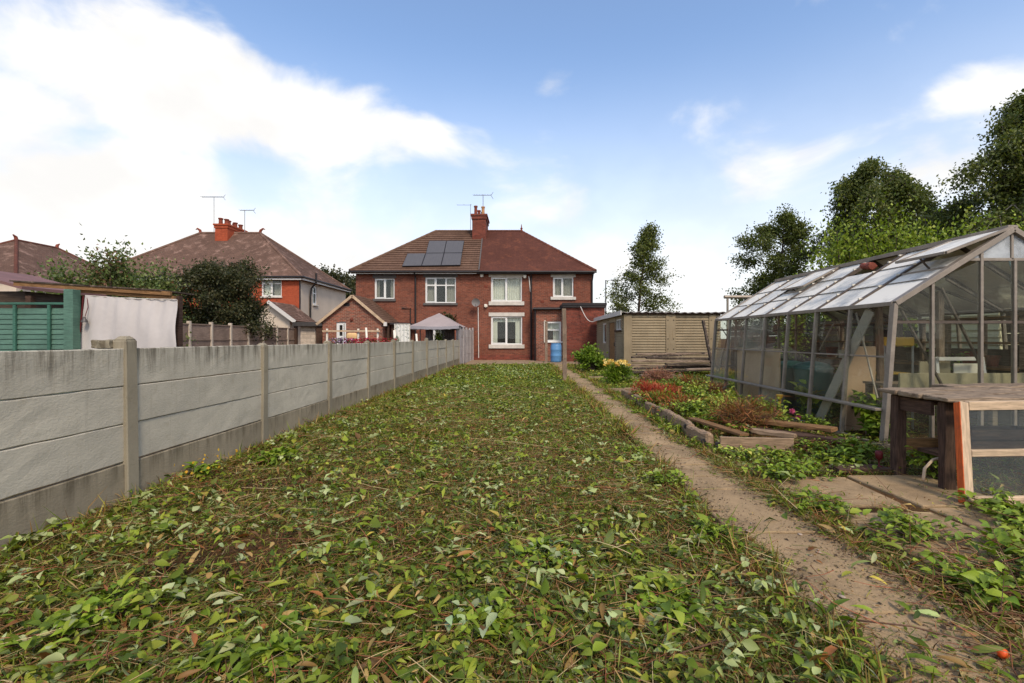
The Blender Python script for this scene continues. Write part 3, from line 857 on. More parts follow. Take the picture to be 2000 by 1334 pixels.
# gabled brick extension of the left-hand house
GY = 24.6
def gx_(px): return (px - CX) / F * GY
def gz_(py): return H - (py - CY) / F * GY
ga, gb, gm, ge, gp = gx_(630), gx_(747), gx_(690), 2.26, 3.5
gd = (gx_(656.5), gx_(676), 0.1, gz_(629))
gv = (gx_(640), gx_(654), 1.05, 1.62)
mb = MB(); mb.wall(south(GY), ga, gb, -0.1, ge, [gd], 0.2)
mb.face([(ga, GY, ge), (gb, GY, ge), (gm, GY, gp)])
mb.wall(east(gb), GY, HY, -0.1, ge, [], 0.1); mb.wall(west(ga), GY, HY, -0.1, ge, [], 0.1)
tag(mb.build('gable_wall', M['brick_mixed'], house, recalc=False), 'mottled brick gable of the neighbouring rear extension')
mb = MB()
slope(mb, (gb + 0.25, GY - 0.15, ge - 0.18), (gb + 0.25, HY - .01, ge - 0.18), (gm, HY - .01, gp + 0.06), (gm, GY - 0.15, gp + 0.06), 0.2, 0.02)
slope(mb, (ga - 0.25, HY - .01, ge - 0.18), (ga - 0.25, GY - 0.15, ge - 0.18), (gm, GY - 0.15, gp + 0.06), (gm, HY - .01, gp + 0.06), 0.2, 0.02)
mb.build('gable_roof', M['tile_brown'], house, recalc=False)
for sgn, e in ((1, gb + 0.25), (-1, ga - 0.25)):
    MB().beam((gm, GY - 0.17, gp - 0.02), (e, GY - 0.17, ge - 0.26), 0.04, 0.13).build('barge_board', M['wood_pale'], house)
MB().box(gb + 0.12, gb + 0.28, GY - 0.22, GY - 0.13, ge - 0.34, ge - 0.14).build('eave_block', M['white'], house)
window(house, south(GY), *gd, (), 0.62, None, None, fw=0.1, name='door')
MB().box(gx_(672), gx_(683), GY - 0.015, GY + 0.05, gz_(598), gz_(592)).build('air_brick', M['black'], house)
MB().lathe((gx_(687), GY - 0.03, gz_(627)), [(0.05, 0), (0.08, 0.03), (0.08, 0.12), (0.05, 0.15)], 12).build('flue', M['terracotta'], house)
# lean-to beside the gable
mb = MB(); mb.box(gb + 0.26, ex(798, 25.6), 25.0, HY - .01, 2.02, 2.12); mb.build('lean_to_roof', M['felt'], house)
for px in (758, 775, 795):
    MB().box(ex(px, 25.1) - 0.06, ex(px, 25.1) + 0.06, 25.05, 25.17, 0, 2.02).build('lean_to_post', M['wood_dark'], house)
MB().box(gb + 0.3, ex(770, 25.2), 25.2, 25.24, 0, 2.0).build('lean_to_screen', M['wood_dark'], house)

# --- solar panels on the brown half of the roof
def on_roof(px, py, lift=0.1):
    a, b = (CY - py) / F, (ZR - ZE) / (31.6 - 27.2)
    Y = (ZE - b * 27.2 - H + lift) / (a - b)
    return Vector(((px - CX) / F * Y, Y, H + a * Y))
BL, BR, ML, MR = on_roof(785, 521), on_roof(899.5, 519), on_roof(796, 496), on_roof(903, 495)
TL, TR = on_roof(838, 471), on_roof(907, 471)
nrm = Vector((0, -(ZR - ZE), 31.6 - 27.2)).normalized()
def solar(p, q, r, s, label):
    t = thing('solar_panel', label, 'solar panel', tuple((p + q) / 2), 'solar panels on the brown roof')
    c = [p, q, r, s]
    mid = sum(c, Vector()) / 4
    c = [mid + (x - mid) * 0.985 for x in c]
    MB().hexa([x for x in c] + [x + nrm * 0.04 for x in c]).build('frame', M['black'], t)
    c2 = [mid + (x - mid) * 0.965 for x in c]
    MB().hexa([x + nrm * 0.04 for x in c2] + [x + nrm * 0.044 for x in c2]).build('cells', M['solar'], t)
for k, lab in enumerate(('leftmost solar panel of the lower row on the brown roof', 'middle solar panel of the lower row on the brown roof', 'rightmost solar panel of the lower row on the brown roof')):
    solar(BL.lerp(BR, k / 3), BL.lerp(BR, (k + 1) / 3), ML.lerp(MR, (k + 1) / 3), ML.lerp(MR, k / 3), lab)
U0 = ML.lerp(MR, 1 / 3)
for k, lab in enumerate(('left solar panel of the upper pair on the brown roof', 'right solar panel of the upper pair beside the chimney')):
    solar(U0.lerp(MR, k / 2), U0.lerp(MR, (k + 1) / 2), TL.lerp(TR, (k + 1) / 2), TL.lerp(TR, k / 2), lab)

def aerial(label, base, h, boom, els, r=0.025, tilt=0.0, reflector=True):
    t = thing('television_aerial', label, 'aerial', base, 'rooftop television aerials')
    x, y, z = base
    MB().tube([(x, y, z), (x, y, z + h)], r, 6).build('mast', M['metal_grey'], t)
    a, b = (x + boom[0], y, z + h - 0.05), (x + boom[1], y, z + h - 0.05 + tilt)
    bo = MB().tube([a, b], r * 0.7, 5).build('boom', M['metal_grey'], t)
    for k in range(els):
        f = k / (els - 1)
        px_, pz_ = a[0] + (b[0] - a[0]) * f, a[2] + (b[2] - a[2]) * f
        MB().tube([(px_, y - 0.22, pz_), (px_, y + 0.22, pz_ + 0.07)], r * 0.45, 4).build('element', M['metal_grey'], bo)
    if reflector:
        for s in (-1, 1): MB().tube([(b[0] + 0.02, y, b[2]), (b[0] + 0.16, y + 0.05, b[2] + s * 0.22)], r * 0.6, 4).build('reflector', M['metal_grey'], bo)
    return t
aerial('television aerial on a tall mast above the central red brick chimney', (W(943.5, 430, 31.2)[0], 31.2, 8.9), W(0, 380, 31.2)[2] - 8.9, (-0.65, 0.5), 12)
aerial('thin bare aerial mast left of the central chimney', (W(919, 440, 31.6)[0], 31.6, 8.4), W(0, 399, 31.6)[2] - 8.4, (-0.9, 0.05), 3, 0.018, reflector=False)
dsh = thing('satellite_dish', 'grey satellite dish on the red brick wall between the two houses', 'satellite dish', (hx(931), HY, hz(600)))
def dish_fn(a, b):
    r, th = a * 0.24, b * 2 * math.pi
    return (hx(931) + r * math.cos(th), HY - 0.42 + 0.9 * (a ** 2) * -0.09, hz(592) + r * 0.98 * math.sin(th))
MB().grid(5, 24, dish_fn).build('reflector', M['dish'], dsh, recalc=False, smooth=True)
MB().tube([(hx(933.5), HY - 0.001, hz(600)), (hx(933.5), HY - 0.25, hz(599)), (hx(931), HY - 0.4, hz(592))], 0.02, 6).build('bracket', M['dark_metal'], dsh)
MB().tube([(hx(931), HY - 0.42, hz(599)), (hx(931), HY - 0.8, hz(596))], 0.014, 6).build('feed_arm', M['dark_metal'], dsh)

# --- orange brick house to the left
h2 = thing('semi_detached_house', 'orange brick and beige rendered house with a big orange chimney, left of centre', 'house', (-22.9, 37, 0))
X2 = -15.45
def h2x(px, Y=32.8): return (px - CX) / F * Y
def h2z(py, Y=32.8): return H - (py - CY) / F * Y
w2 = (h2x(510.7), h2x(550), h2z(579), h2z(544))
mb = MB(); mb.wall(south(32.8), -30.0, X2, -0.1, 5.5, [w2], 0.2); mb.build('wall', M['brick_orange'], h2, recalc=False)
def side_y(px): return X2 * F / (px - CX)
ws = (side_y(611), side_y(619.5), H + 66 / F * 35, H + 103 / F * 35)
mb = MB(); mb.wall(east(X2), 32.8, 41.2, -0.1, 5.5, [ws], 0.15); mb.face([(-30, 41.2, 0), (X2, 41.2, 0), (X2, 41.2, 5.5), (-30, 41.2, 5.5)]); mb.wall(west(-30), 32.8, 41.2, -0.1, 5.5, [], 0.1)
tag(mb.build('wall', M['render'], h2, recalc=False), 'beige rendered side wall')
hip_roof(h2, -30.1, -15.7 + 0.55, 32.5, 41.5, 5.5, -25.2, -20.56, 37, 37, 9.5, M['tile_old'], 0.12, 0.014, ridge_m=M['tile_old'])
window(h2, south(32.8), *w2, (0.5,), 0.72, (M['stone_white'], 0.06, 0.1), None, curt=((0.55, 0.95, 0.05, 0.95, M['curtain_grey'], 5), (0.05, 0.45, 0.05, 0.95, M['curtain'], 5)))
window(h2, east(X2), *ws, (), 0.6, (M['stone_white'], 0.06, 0.1), None, fw=0.09)
MB().box(-30.1, -15.2, 32.46, 32.5, 5.3, 5.47).build('fascia', M['white'], h2)
MB().box(-15.15, -15.12, 32.5, 41.5, 5.3, 5.47).build('fascia', M['white'], h2)
MB().tube([(-30.1, 32.4, 5.5), (-15.05, 32.4, 5.5), (-15.05, 41.5, 5.48)], 0.07, 8).build('gutter', M['black'], h2)
yy = side_y(604)
MB().tube([(X2 + 0.08, yy, 0), (X2 + 0.08, yy, 4.3), (X2 + 0.12, yy + 0.1, 4.9), (X2 + 0.45, yy + 0.1, 5.35), (X2 + 0.45, yy + 0.1, 6.0)], 0.07, 8).build('soil_pipe', M['black'], h2)
MB().tube([(X2 + 0.08, yy, 1.9), (X2 + 0.08, yy + 1.3, 1.75)], 0.06, 8).build('waste_pipe', M['black'], h2)
MB().box(X2 - 0.06, X2 + 0.03, 32.77, 32.82, -0.1, 5.3).build('corner_pipe', M['black'], h2)
chimney(h2, -23.5, -22.55, 36.1, 38.5, 8.0, 10.02, M['brick_orange'], [(-23.25, 36.4, 0.5, M['terracotta']), (-22.8, 36.4, 0.42, M['terracotta']), (-23.0, 37.0, 0.45, M['terracotta']), (-22.8, 37.5, 0.42, M['terracotta']), (-23.1, 37.9, 0.42, M['terracotta']), (-22.8, 38.2, 0.42, M['terracotta'])], 0.17)
for (x, s) in ((-25.2, -1), (-20.56, 1)):
    MB().tube([(x, 37, 9.5), (x + s * 0.05, 37, 9.72), (x + s * 0.25, 37, 9.86), (x + s * 0.38, 37, 9.78)], [0.12, 0.1, 0.07, 0.03], 8).build('finial', M['terracotta'], h2)
# its rear lean-to roof
mb = MB(); slope(mb, (h2x(574, 29.5), 29.5, h2z(627, 29.5)), (h2x(574, 29.5), 32.8, h2z(627, 29.5)), (h2x(524, 29.5), 32.8, h2z(588, 29.5)), (h2x(524, 29.5), 29.5, h2z(588, 29.5)), 0.2, 0.02)
slope(mb, (h2x(470, 29.5), 32.8, h2z(627, 29.5)), (h2x(470, 29.5), 29.5, h2z(627, 29.5)), (h2x(524, 29.5), 29.5, h2z(588, 29.5)), (h2x(524, 29.5), 32.8, h2z(588, 29.5)), 0.2, 0.02)
mb.build('lean_to_roof', M['tile_old'], h2, recalc=False)
mb = MB(); mb.box(h2x(480, 29.8), h2x(566, 29.8), 29.8, 32.79, -0.1, 2.45); mb.face([(h2x(474, 29.8), 29.79, 2.45), (h2x(570, 29.8), 29.79, 2.45), (h2x(524, 29.8), 29.79, 3.55)])
mb.build('lean_to_wall', M['render'], h2, recalc=False)
MB().beam((h2x(522, 29.4), 29.42, h2z(589, 29.5)), (h2x(576, 29.4), 29.42, h2z(629, 29.5)), 0.04, 0.22).build('barge_board', M['white'], h2)
aerial('tall television aerial left of the big orange chimney', (W(418, 450, 37)[0], 37, 9.4), W(0, 384, 37)[2] - 9.4, (-0.95, 0.7), 12, 0.022)
aerial('short television aerial right of the big orange chimney', (W(478, 450, 37)[0], 37, 9.4), W(0, 410, 37)[2] - 9.4, (-0.35, 0.65), 6, 0.025)

# --- far left house, only its hipped roof shows
h3 = thing('detached_house', 'far left house with a weathered hipped brown roof behind the green fence', 'house', (-39.6, 38, 0))
mb = MB(); mb.wall(south(32.6), -44.3, -34.9, -0.1, 5.5, [], 0.1); mb.wall(east(-34.9), 32.6, 44, -0.1, 5.5, [], 0.1); mb.wall(west(-44.3), 32.6, 44, -0.1, 5.5, [], 0.1); mb.face([(-44.3, 44, 0), (-34.9, 44, 0), (-34.9, 44, 5.5), (-44.3, 44, 5.5)])
mb.build('wall', M['render'], h3, recalc=False)
hip_roof(h3, -44.6, -34.6, 32.3, 44.3, 5.5, -39.6, -39.6, 37, 40.2, 8.95, M['tile_old'], 0.12, 0.014, ridge_m=M['tile_red'])
MB().tube([(-44.6, 32.25, 5.48), (-34.55, 32.25, 5.48), (-34.55, 44.3, 5.48)], 0.07, 8).build('gutter', M['black'], h3)
for (yq, s) in ((37, -1), (40.2, 1)):
    MB().tube([(-39.6, yq, 8.95), (-39.6, yq + s * 0.05, 9.2), (-39.6, yq + s * 0.25, 9.35)], [0.13, 0.11, 0.04], 8).build('finial', M['terracotta'], h3)
# ------------------------------------------------------------------ fences
FX = -3.16
fence = thing('concrete_fence', 'long grey concrete panel fence with posts along the left edge of the lawn', 'fence', (FX, 10, 0))
def post_mesh(name, w, d, h, cap=0.03, m=None):
    mb = MB()
    mb.box(-d / 2, d / 2, -w / 2, w / 2, -0.2, h)
    mb.hexa([(-d / 2 - .0, -w / 2, h), (d / 2, -w / 2, h), (d / 2, w / 2, h), (-d / 2, w / 2, h), (-d / 4, -w / 4, h + cap), (d / 4, -w / 4, h + cap), (d / 4, w / 4, h + cap), (-d / 4, w / 4, h + cap)])
    o = mb.build(name, m or M['fence_post'], None, bevel=0.008)
    me = o.data; bpy.data.objects.remove(o)
    return me
def board_mesh(name, l, h, t, m, sub=0.12, jit=0.0012):
    mb = MB(); mb.box(-t / 2, t / 2, -l / 2, l / 2, 0.002, h - 0.004)
    o = mb.build(name, m, None, bevel=0.006, sub=sub, jit=jit)
    me = o.data; bpy.data.objects.remove(o)
    return me
def put(name, me, parent, loc, rz=0.0, rx=0.0, ry=0.0):
    o = bpy.data.objects.new(name, me); C.objects.link(o); o.parent = parent
    root = parent
    while root is not None and root.parent is not None: root = root.parent
    o.location = Vector(loc) - (ROOT.get(root.name, Vector()) if root else Vector())
    o.rotation_euler = (rx, ry, rz)
    return o
pm, pm2 = post_mesh('post', 0.115, 0.11, 1.24, 0.035), post_mesh('post', 0.11, 0.1, 1.215, 0.03)
SP, Y0 = 1.935, 3.78
bml = [board_mesh('board', SP - 0.09, 0.3, 0.045, M['fence_board']) for _ in range(3)]
gml = [board_mesh('gravel_board', SP - 0.09, 0.32, 0.05, M['gravel_board']) for _ in range(2)]
for k in range(-3, 11):
    y = Y0 + SP * k
    dz = (0.045, 0.0, -0.01, 0.01, 0.0, 0.012)[k % 6]
    put('post', (pm, pm2)[k % 2], fence, (FX, y, dz - 0.02), rnd.gauss(0, 0.01), rnd.gauss(0, 0.005), rnd.gauss(0, 0.004))
    if k == 10: break
    ym = y + SP / 2
    lz = rnd.gauss(0, 0.004)
    put('gravel_board', rnd.choice(gml), fence, (FX + 0.005, ym, -0.02), rnd.gauss(0, 0.002))
    for r in range(3):
        put('board', rnd.choice(bml), fence, (FX + rnd.gauss(0, 0.006), ym, 0.3 + 0.3 * r + lz), math.pi * (rnd.random() < .5) + rnd.gauss(0, 0.003), rnd.gauss(0, 0.0015))
# loose lump of mortar behind the near post top
MB().box(FX - 0.2, FX - 0.06, Y0 - 0.1, Y0 + 0.08, 1.2, 1.27).build('mortar_lump', M['fence_post'], fence, bevel=0.015, sub=0.05, jit=0.006)
# taller grey panels by the house
tall = thing('timber_fence', 'tall pale grey panel fence between the concrete fence and the house', 'fence', (-3.05, 25.2, 0))
YT0, YT1, XT0, XT1 = Y0 + SP * 10 + 0.1, 27.4, -3.14, -2.93
for k in range(4):
    a, b = k / 4, (k + 1) / 4
    xa_, ya_ = XT0 + (XT1 - XT0) * a, YT0 + (YT1 - YT0) * a
    xb_, yb_ = XT0 + (XT1 - XT0) * b, YT0 + (YT1 - YT0) * b
    MB().box(xa_ - 0.05, xa_ + 0.05, ya_ - 0.05, ya_ + 0.05, -0.1, 1.86).build('post', M['fence_grey'], tall, bevel=0.006)
    for r in range(4):
        MB().beam((xa_, ya_ + .05, 0.22 + 0.44 * r), (xb_, yb_ - .05, 0.22 + 0.44 * r), 0.04, 0.43).build('panel', M['fence_grey'], tall, bevel=0.005)
MB().box(XT1 - 0.05, XT1 + 0.05, YT1 - 0.02, YT1 + 0.08, -0.1, 1.9).build('post', M['fence_grey'], tall, bevel=0.006)

# neighbour's far boundary: brown panels between pale concrete posts
nf = thing('panel_fence', 'brown panel fence with pale concrete posts beyond the neighbouring garden', 'fence', (-12.5, 21, 0))
pys = [-12.5 * F / (px - CX) for px in (326, 369, 412, 449.6, 484, 513, 540, 561, 576)]
for k, y in enumerate(pys):
    MB().box(-12.56, -12.44, y - 0.06, y + 0.06, -0.1, 1.93).build('post', M['post_pale'], nf, bevel=0.01)
    if k:
        a = pys[k - 1]
        for r in range(3):
            MB().box(-12.52, -12.48, a + 0.06, y - 0.06, 0.03 + 0.6 * r, 0.615 + 0.6 * r).build('panel', M['wood_fence'], nf)
            MB().box(-12.47, -12.45, a + 0.06, y - 0.06, 0.60 + 0.6 * r, 0.64 + 0.6 * r).build('rail', M['wood_fence'], nf)
# pale block gateway beyond it
gw = thing('block_wall', 'small pale block wall under a dark beam beside the orange brick house', 'wall', (-11, 26, 0))
MB().box(W(587, 0, 26)[0], W(616, 0, 26)[0], 26, 26.2, -0.1, W(0, 636, 26)[2]).build('wall', M['block_pale'], gw)
MB().box(W(573, 0, 25.8)[0], W(630, 0, 25.8)[0], 25.7, 26.3, W(0, 637, 25.8)[2], W(0, 629, 25.8)[2]).build('beam', M['dark_metal'], gw)
for px in (578, 622, 628):
    MB().box(W(px, 0, 25.9)[0] - 0.08, W(px, 0, 25.9)[0] + 0.08, 25.8, 25.96, -0.1, W(0, 637, 25.9)[2]).build('gate_post', M['wood_dark'], gw)

# green overlap panels and the shelter behind the near fence
GYY = 8.5
gf = thing('green_fence', 'green painted overlap panel fence behind the near end of the concrete fence', 'fence', (-8.6, GYY, 0))
gx0, gx1 = W(-160, 0, GYY)[0], W(138, 0, GYY)[0]
z = 0.1
while z < 1.8:
    MB().hexa([(gx0, GYY, z), (gx1, GYY, z), (gx1, GYY + 0.012, z), (gx0, GYY + 0.012, z), (gx0, GYY + 0.02, z + 0.105), (gx1, GYY + 0.02, z + 0.105), (gx1, GYY + 0.032, z + 0.105), (gx0, GYY + 0.032, z + 0.105)]).build('slat', M['green_paint'], gf)
    z += 0.09
for px in (-102, -35, 31, 98):
    x = W(px, 0, GYY)[0]
    MB().box(x - 0.025, x + 0.025, GYY - 0.035, GYY - 0.002, 0.02, 1.88).build('batten', M['green_dark'], gf, bevel=0.003)
MB().box(gx0, gx1, GYY - 0.04, GYY + 0.04, 1.885, 1.925).build('capping', M['green_dark'], gf, bevel=0.003)
MB().box(W(134, 0, GYY)[0], W(152, 0, GYY)[0], GYY - 0.1, GYY + 0.06, 0, W(0, 566, GYY)[2]).build('post', M['green_paint'], gf, bevel=0.006)
sh = thing('garden_shelter', 'makeshift timber shelter with a flat plank roof behind the green fence', 'shelter', (-7.5, 9.6, 0))
SY = 8.75
def sp_(px, py, Y=SY): return W(px, py, Y)
for (p, q, d, m) in (((46, 556), (346, 575), 0.05, M['wood_brown']), ((140, 567), (350, 583), 0.0, M['wood_brown'])):
    MB().beam((sp_(*p)[0], SY - d - 0.1, sp_(*p)[2]), (sp_(*q)[0], SY - d - 0.1, sp_(*q)[2]), 0.05, 0.07).build('fascia_board', m, sh)
a, b = sp_(40, 556), sp_(330, 574)
for k in range(3):
    y0 = SY - 0.2 + 0.3 * k
    MB().beam((a[0], y0 + 0.14, a[2] + 0.05), (b[0], y0 + 0.14, b[2] + 0.05), 0.27, 0.025).build('roof_plank', M['wood_black'], sh)
MB().box(a[0], b[0] - 0.5, SY + 0.62, SY + 0.66, 0, 2.0).build('back_wall', M['wood_darkfence'], sh)
for px in (60, 156, 348):
    x = sp_(px, 0)[0]
    MB().box(x - 0.05, x + 0.05, SY - 0.05, SY + 0.05, 0, sp_(0, 578)[2]).build('post', M['wood_dark'], sh)
MB().box(sp_(150, 0)[0], sp_(165, 0)[0], SY + 0.06, SY + 0.1, 0, 2.0).build('side_board', M['wood_dark'], sh)
lr = thing('low_shed', 'dark shed with a mauve sloping roof at the far left edge', 'shed', (-9.6, 10.2, 0))
p, q = W(-120, 520, 9.4), W(53, 566, 9.4)
MB().hexa([(p[0], 9.3, p[2]), (q[0], 9.3, q[2]), (q[0], 11.2, q[2]), (p[0], 11.2, p[2]), (p[0], 9.3, p[2] + 0.06), (q[0], 9.3, q[2] + 0.06), (q[0], 11.2, q[2] + 0.06), (p[0], 11.2, p[2] + 0.06)]).build('roof', M['purple_roof'], lr)
MB().box(p[0] + 0.1, q[0] - 0.15, 9.5, 11.1, 0, q[2] - 0.02).build('wall', M['wood_darkfence'], lr)
# the hanging sheet
st = thing('hanging_sheet', 'large off-white sheet hanging from the timber shelter behind the fence', 'sheet', (-7.0, SY - 0.18, 1.0))
c00, c10, c01, c11 = W(150, 700, SY - .18), W(346, 700, SY - .18), W(167, 577, SY - .18), W(345, 585, SY - .18)
def sheet_fn(u, v):
    x = (c00[0] * (1 - u) + c10[0] * u) * (1 - v) + (c01[0] * (1 - u) + c11[0] * u) * v
    z = (c00[2] * (1 - u) + c10[2] * u) * (1 - v) + (c01[2] * (1 - u) + c11[2] * u) * v
    sag = -0.02 * math.sin(math.pi * u * 4) ** 2 * v ** 4
    f = 0.018 * math.sin(u * 23 + 2.2 * v) * (1 - 0.5 * v) + 0.012 * math.sin(u * 51 - 3 * v) * v + 0.02 * math.sin(3 * u + 5 * v)
    return (x + 0.01 * math.sin(9 * v + 6 * u), SY - 0.18 + f, z + sag)
MB().grid(70, 18, sheet_fn).build('cloth', M['cloth_white'], st, recalc=False, smooth=True)
MB().tube([W(163, 578, SY - .2), W(157, 640, SY - .2), W(150, 700, SY - .2)], 0.012, 6).build('red_edging', M['red'], st)
MB().tube([c01, W(255, 583, SY - .18), c11], 0.008, 6).build('hanging_line', M['cable'], st)
cl = thing('clamp_lamp', 'small dark lamp hanging on a cord beside the white sheet', 'lamp', W(166, 625, SY - .25))
MB().tube([W(170, 578, SY - .2), W(172, 600, SY - .22), W(166, 618, SY - .24)], 0.006, 5).build('cord', M['red'], cl)
c = W(165, 624, SY - .25)
MB().lathe((c[0], c[1], c[2] - 0.05), [(0.05, 0), (0.045, 0.03), (0.02, 0.07), (0.015, 0.1)], 10).build('shade', M['dark_metal'], cl)

# ------------------------------------------------------------------ neighbour's patio things
gz = thing('gazebo', 'mauve canvas garden gazebo with a two-tier roof behind the fence', 'gazebo', (-4.45, 24.0, 0))
x0, x1, y0, y1 = W(798, 0, 22.9)[0], W(897, 0, 22.9)[0] - 0.02, 22.9, 25.3
xm, ym = (x0 + x1) / 2 + 0.05, (y0 + y1) / 2
ze, zt, za = 1.9, 2.34, 2.56
def canopy(zb, ztop, k0, k1, bow):
    mb = MB()
    cs = [(-1, -1), (1, -1), (1, 1), (-1, 1)]
    hx_, hy_ = (x1 - x0) / 2, (y1 - y0) / 2
    for i in range(4):
        a, b = cs[i], cs[(i + 1) % 4]
        def fn(u, v, a=a, b=b):
            k = k0 + (k1 - k0) * v
            ex_, ey_ = a[0] + (b[0] - a[0]) * u, a[1] + (b[1] - a[1]) * u
            return (xm + ex_ * hx_ * k, ym + ey_ * hy_ * k, zb + (ztop - zb) * v - bow * math.sin(math.pi * v) - 0.05 * math.sin(math.pi * u) * (1 - v) * k0)
        mb.grid(10, 6, fn)
    return mb
canopy(ze, zt, 1.0, 0.36, 0.03).build('canopy', M['gazebo'], gz, recalc=False, smooth=True)
canopy(zt - 0.05, za, 0.43, 0.02, 0.01).build('top_canopy', M['gazebo'], gz, recalc=False, smooth=True)
mb = MB()
for (a, b) in (((x0, y0), (x1, y0)), ((x1, y0), (x1, y1)), ((x1, y1), (x0, y1)), ((x0, y1), (x0, y0))):
    mb.grid(16, 1, lambda u, v, a=a, b=b: (a[0] + (b[0] - a[0]) * u, a[1] + (b[1] - a[1]) * u, ze - 0.14 * (1 - v) - 0.05 * math.sin(math.pi * u) + (1 - v) * 0.012 * math.sin(u * 60)))
mb.build('valance', M['gazebo_grey'], gz, recalc=False)
for (x, y) in ((x0 + .05, y0 + .05), (x1 - .05, y0 + .05), (x1 - .05, y1 - .05), (x0 + .05, y1 - .05)):
    MB().box(x - 0.025, x + 0.025, y - 0.025, y + 0.025, 0, ze).build('leg', M['dark_metal'], gz)
for (pa, pb, y, fo) in ((831, 846, 24.9, 5), (868, 888, 24.9, 6), (891, 899, 23.1, 3)):
    curtain(gz, south(y), W(pa, 0, y)[0], W(pb, 0, y)[0], 0.1, 1.85, 0.0, M['gazebo_grey'], fo, 0.03)
fl = thing('floral_curtain', 'white curtain with a green leaf print left of the gazebo', 'curtain', (W(785, 0, 22.6)[0], 22.6, 0.5))
a, b, zt_ = W(772, 0, 22.6)[0], W(799, 0, 22.6)[0], W(0, 634, 22.6)[2]
t = NT('leaf_print_cloth')
vo = t.noise(3.2, 4, 0.6, dist=1.5)
M['leaf_print'] = t.fin(t.mix(t.ramp(vo, 0.54, 0.58, 0, 0.85), s2l(214, 212, 204), s2l(72, 98, 74)), 0.95)
curtain(fl, south(22.6), a, b, 0.4, zt_, 0.0, M['leaf_print'], 4, 0.03)
MB().tube([(a - 0.03, 22.6, 0), (a - 0.03, 22.6, zt_ + 0.02)], 0.02, 6).build('pole', M['ivory'], fl)
MB().tube([(b + 0.03, 22.6, 0), (b + 0.03, 22.6, zt_ + 0.02)], 0.02, 6).build('pole', M['ivory'], fl)
MB().tube([(a - 0.05, 22.6, zt_ + 0.02), (b + 0.05, 22.6, zt_ + 0.02)], 0.015, 6).build('rail', M['ivory'], fl)
def pole_thing(name, label, cat, p, q, r, m, n=8):
    o = thing(name, label, cat, (p[0], p[1], 0))
    MB().tube([p, ((p[0] + q[0]) / 2 + 0.01, (p[1] + q[1]) / 2, (p[2] + q[2]) / 2), q], [r * 1.05, r, r * .95], n).build('pole', m, o, smooth=True)
    return o
pw = thing('pergola_frame', 'white timber frame standing against the brick gable extension', 'frame', (W(690, 0, 23.5)[0], 23.5, 0))
for px in (639, 700, 738): MB().box(W(px, 0, 23.5)[0] - 0.04, W(px, 0, 23.5)[0] + 0.04, 23.46, 23.54, 0, W(0, 642, 23.5)[2]).build('post', M['ivory'], pw)
MB().box(W(630, 0, 23.4)[0], W(742, 0, 23.4)[0], 23.36, 23.44, W(0, 648, 23.4)[2], W(0, 645, 23.4)[2]).build('rail', M['wood_pale'], pw)
for k, (px, py, w_, lab, m) in enumerate(((715, 640, 0.05, 'pale leaning pole in front of the brick gable extension', M['ivory']), (770, 645, 0.06, 'white slanting pole left of the leaf print curtain', M['ivory']), (813, 652, 0.05, 'white slanting pole under the gazebo roof', M['ivory']))):
    y = 22.4
    a, b = W(px + 4, 700, y), W(px, py, y)
    pole_thing('garden_pole', lab, 'pole', (a[0], y, 0.0), (b[0], y, b[2]), w_, m)
cu = thing('garden_cushion', 'buff oblong cushion propped up in front of the brick gable', 'cushion', (W(687, 0, 21.5)[0], 21.5, 0))
c = W(687, 656.5, 21.5)
def cush(u, v):
    th, ph = u * 2 * math.pi, (v - .5) * math.pi
    f = lambda x: math.copysign(abs(x) ** 0.5, x)
    return (c[0] + 0.24 * f(math.cos(th)) * math.cos(ph) ** 0.5 if abs(ph) < 1.57 else c[0], c[1] + 0.07 * math.sin(ph), c[2] + 0.155 * f(math.sin(th)) * math.cos(ph) ** 0.5 if abs(ph) < 1.57 else c[2])
MB().grid(28, 12, cush).build('pad', M['sandstone'], cu, recalc=False, smooth=True)
MB().box(c[0] - 0.04, c[0] + 0.04, 21.45, 21.55, 0, c[2] - 0.12).build('stake', M['wood_pale'], cu)
# blooming troughs along the far side of the fence, only their tops show
def np_blooms(n, cx_, cy_, cz_, ex_, ey_, ez_, size, pal):
    P = np.stack([rng.uniform(-ex_, ex_, n) + cx_, rng.uniform(-ey_, ey_, n) + cy_, rng.uniform(0, ez_, n) + cz_], 1)
    return P, np.array([pal[i] for i in rng.integers(0, len(pal), n)]) * rng.uniform(0.7, 1.2, (n, 1))
# ------------------------------------------------------------------ vegetation generators
def unit(a): return a / np.maximum(np.linalg.norm(a, axis=1, keepdims=True), 1e-9)
def leaf_quads(P, A, L, Wd, bend=0.25, up=None):
    """diamond leaves: base P, direction A, length L, half-width Wd"""
    n = len(P)
    A = unit(A)
    r = rng.normal(size=(n, 3))
    if up is not None: r = r * 0.35 + up
    B = unit(np.cross(A, r))
    N = np.cross(A, B)
    L, Wd = np.reshape(L, (-1, 1)), np.reshape(Wd, (-1, 1))
    tip = P + A * L - N * L * bend
    mid = P + A * L * 0.45
    V = np.stack([P, mid + B * Wd, tip, mid - B * Wd], 1).reshape(-1, 3)
    Q = np.arange(4 * n).reshape(n, 4)
    return V, Q
def pick(pal, n, jitter=0.25):
    pal = np.array(pal)
    c = pal[rng.integers(0, len(pal), n)]
    return c * rng.uniform(1 - jitter, 1 + jitter, (n, 1)) * rng.uniform(0.93, 1.07, (n, 3))
G = lambda *a: [s2l(*c) for c in a]
PAL_BIRCH = G((84, 94, 40), (98, 106, 48), (70, 80, 36), (112, 118, 56))
PAL_DARK = G((60, 64, 38), (74, 74, 44), (52, 58, 34), (88, 84, 52))
PAL_HEDGE = G((92, 106, 58), (112, 124, 66), (76, 92, 50), (128, 134, 82))
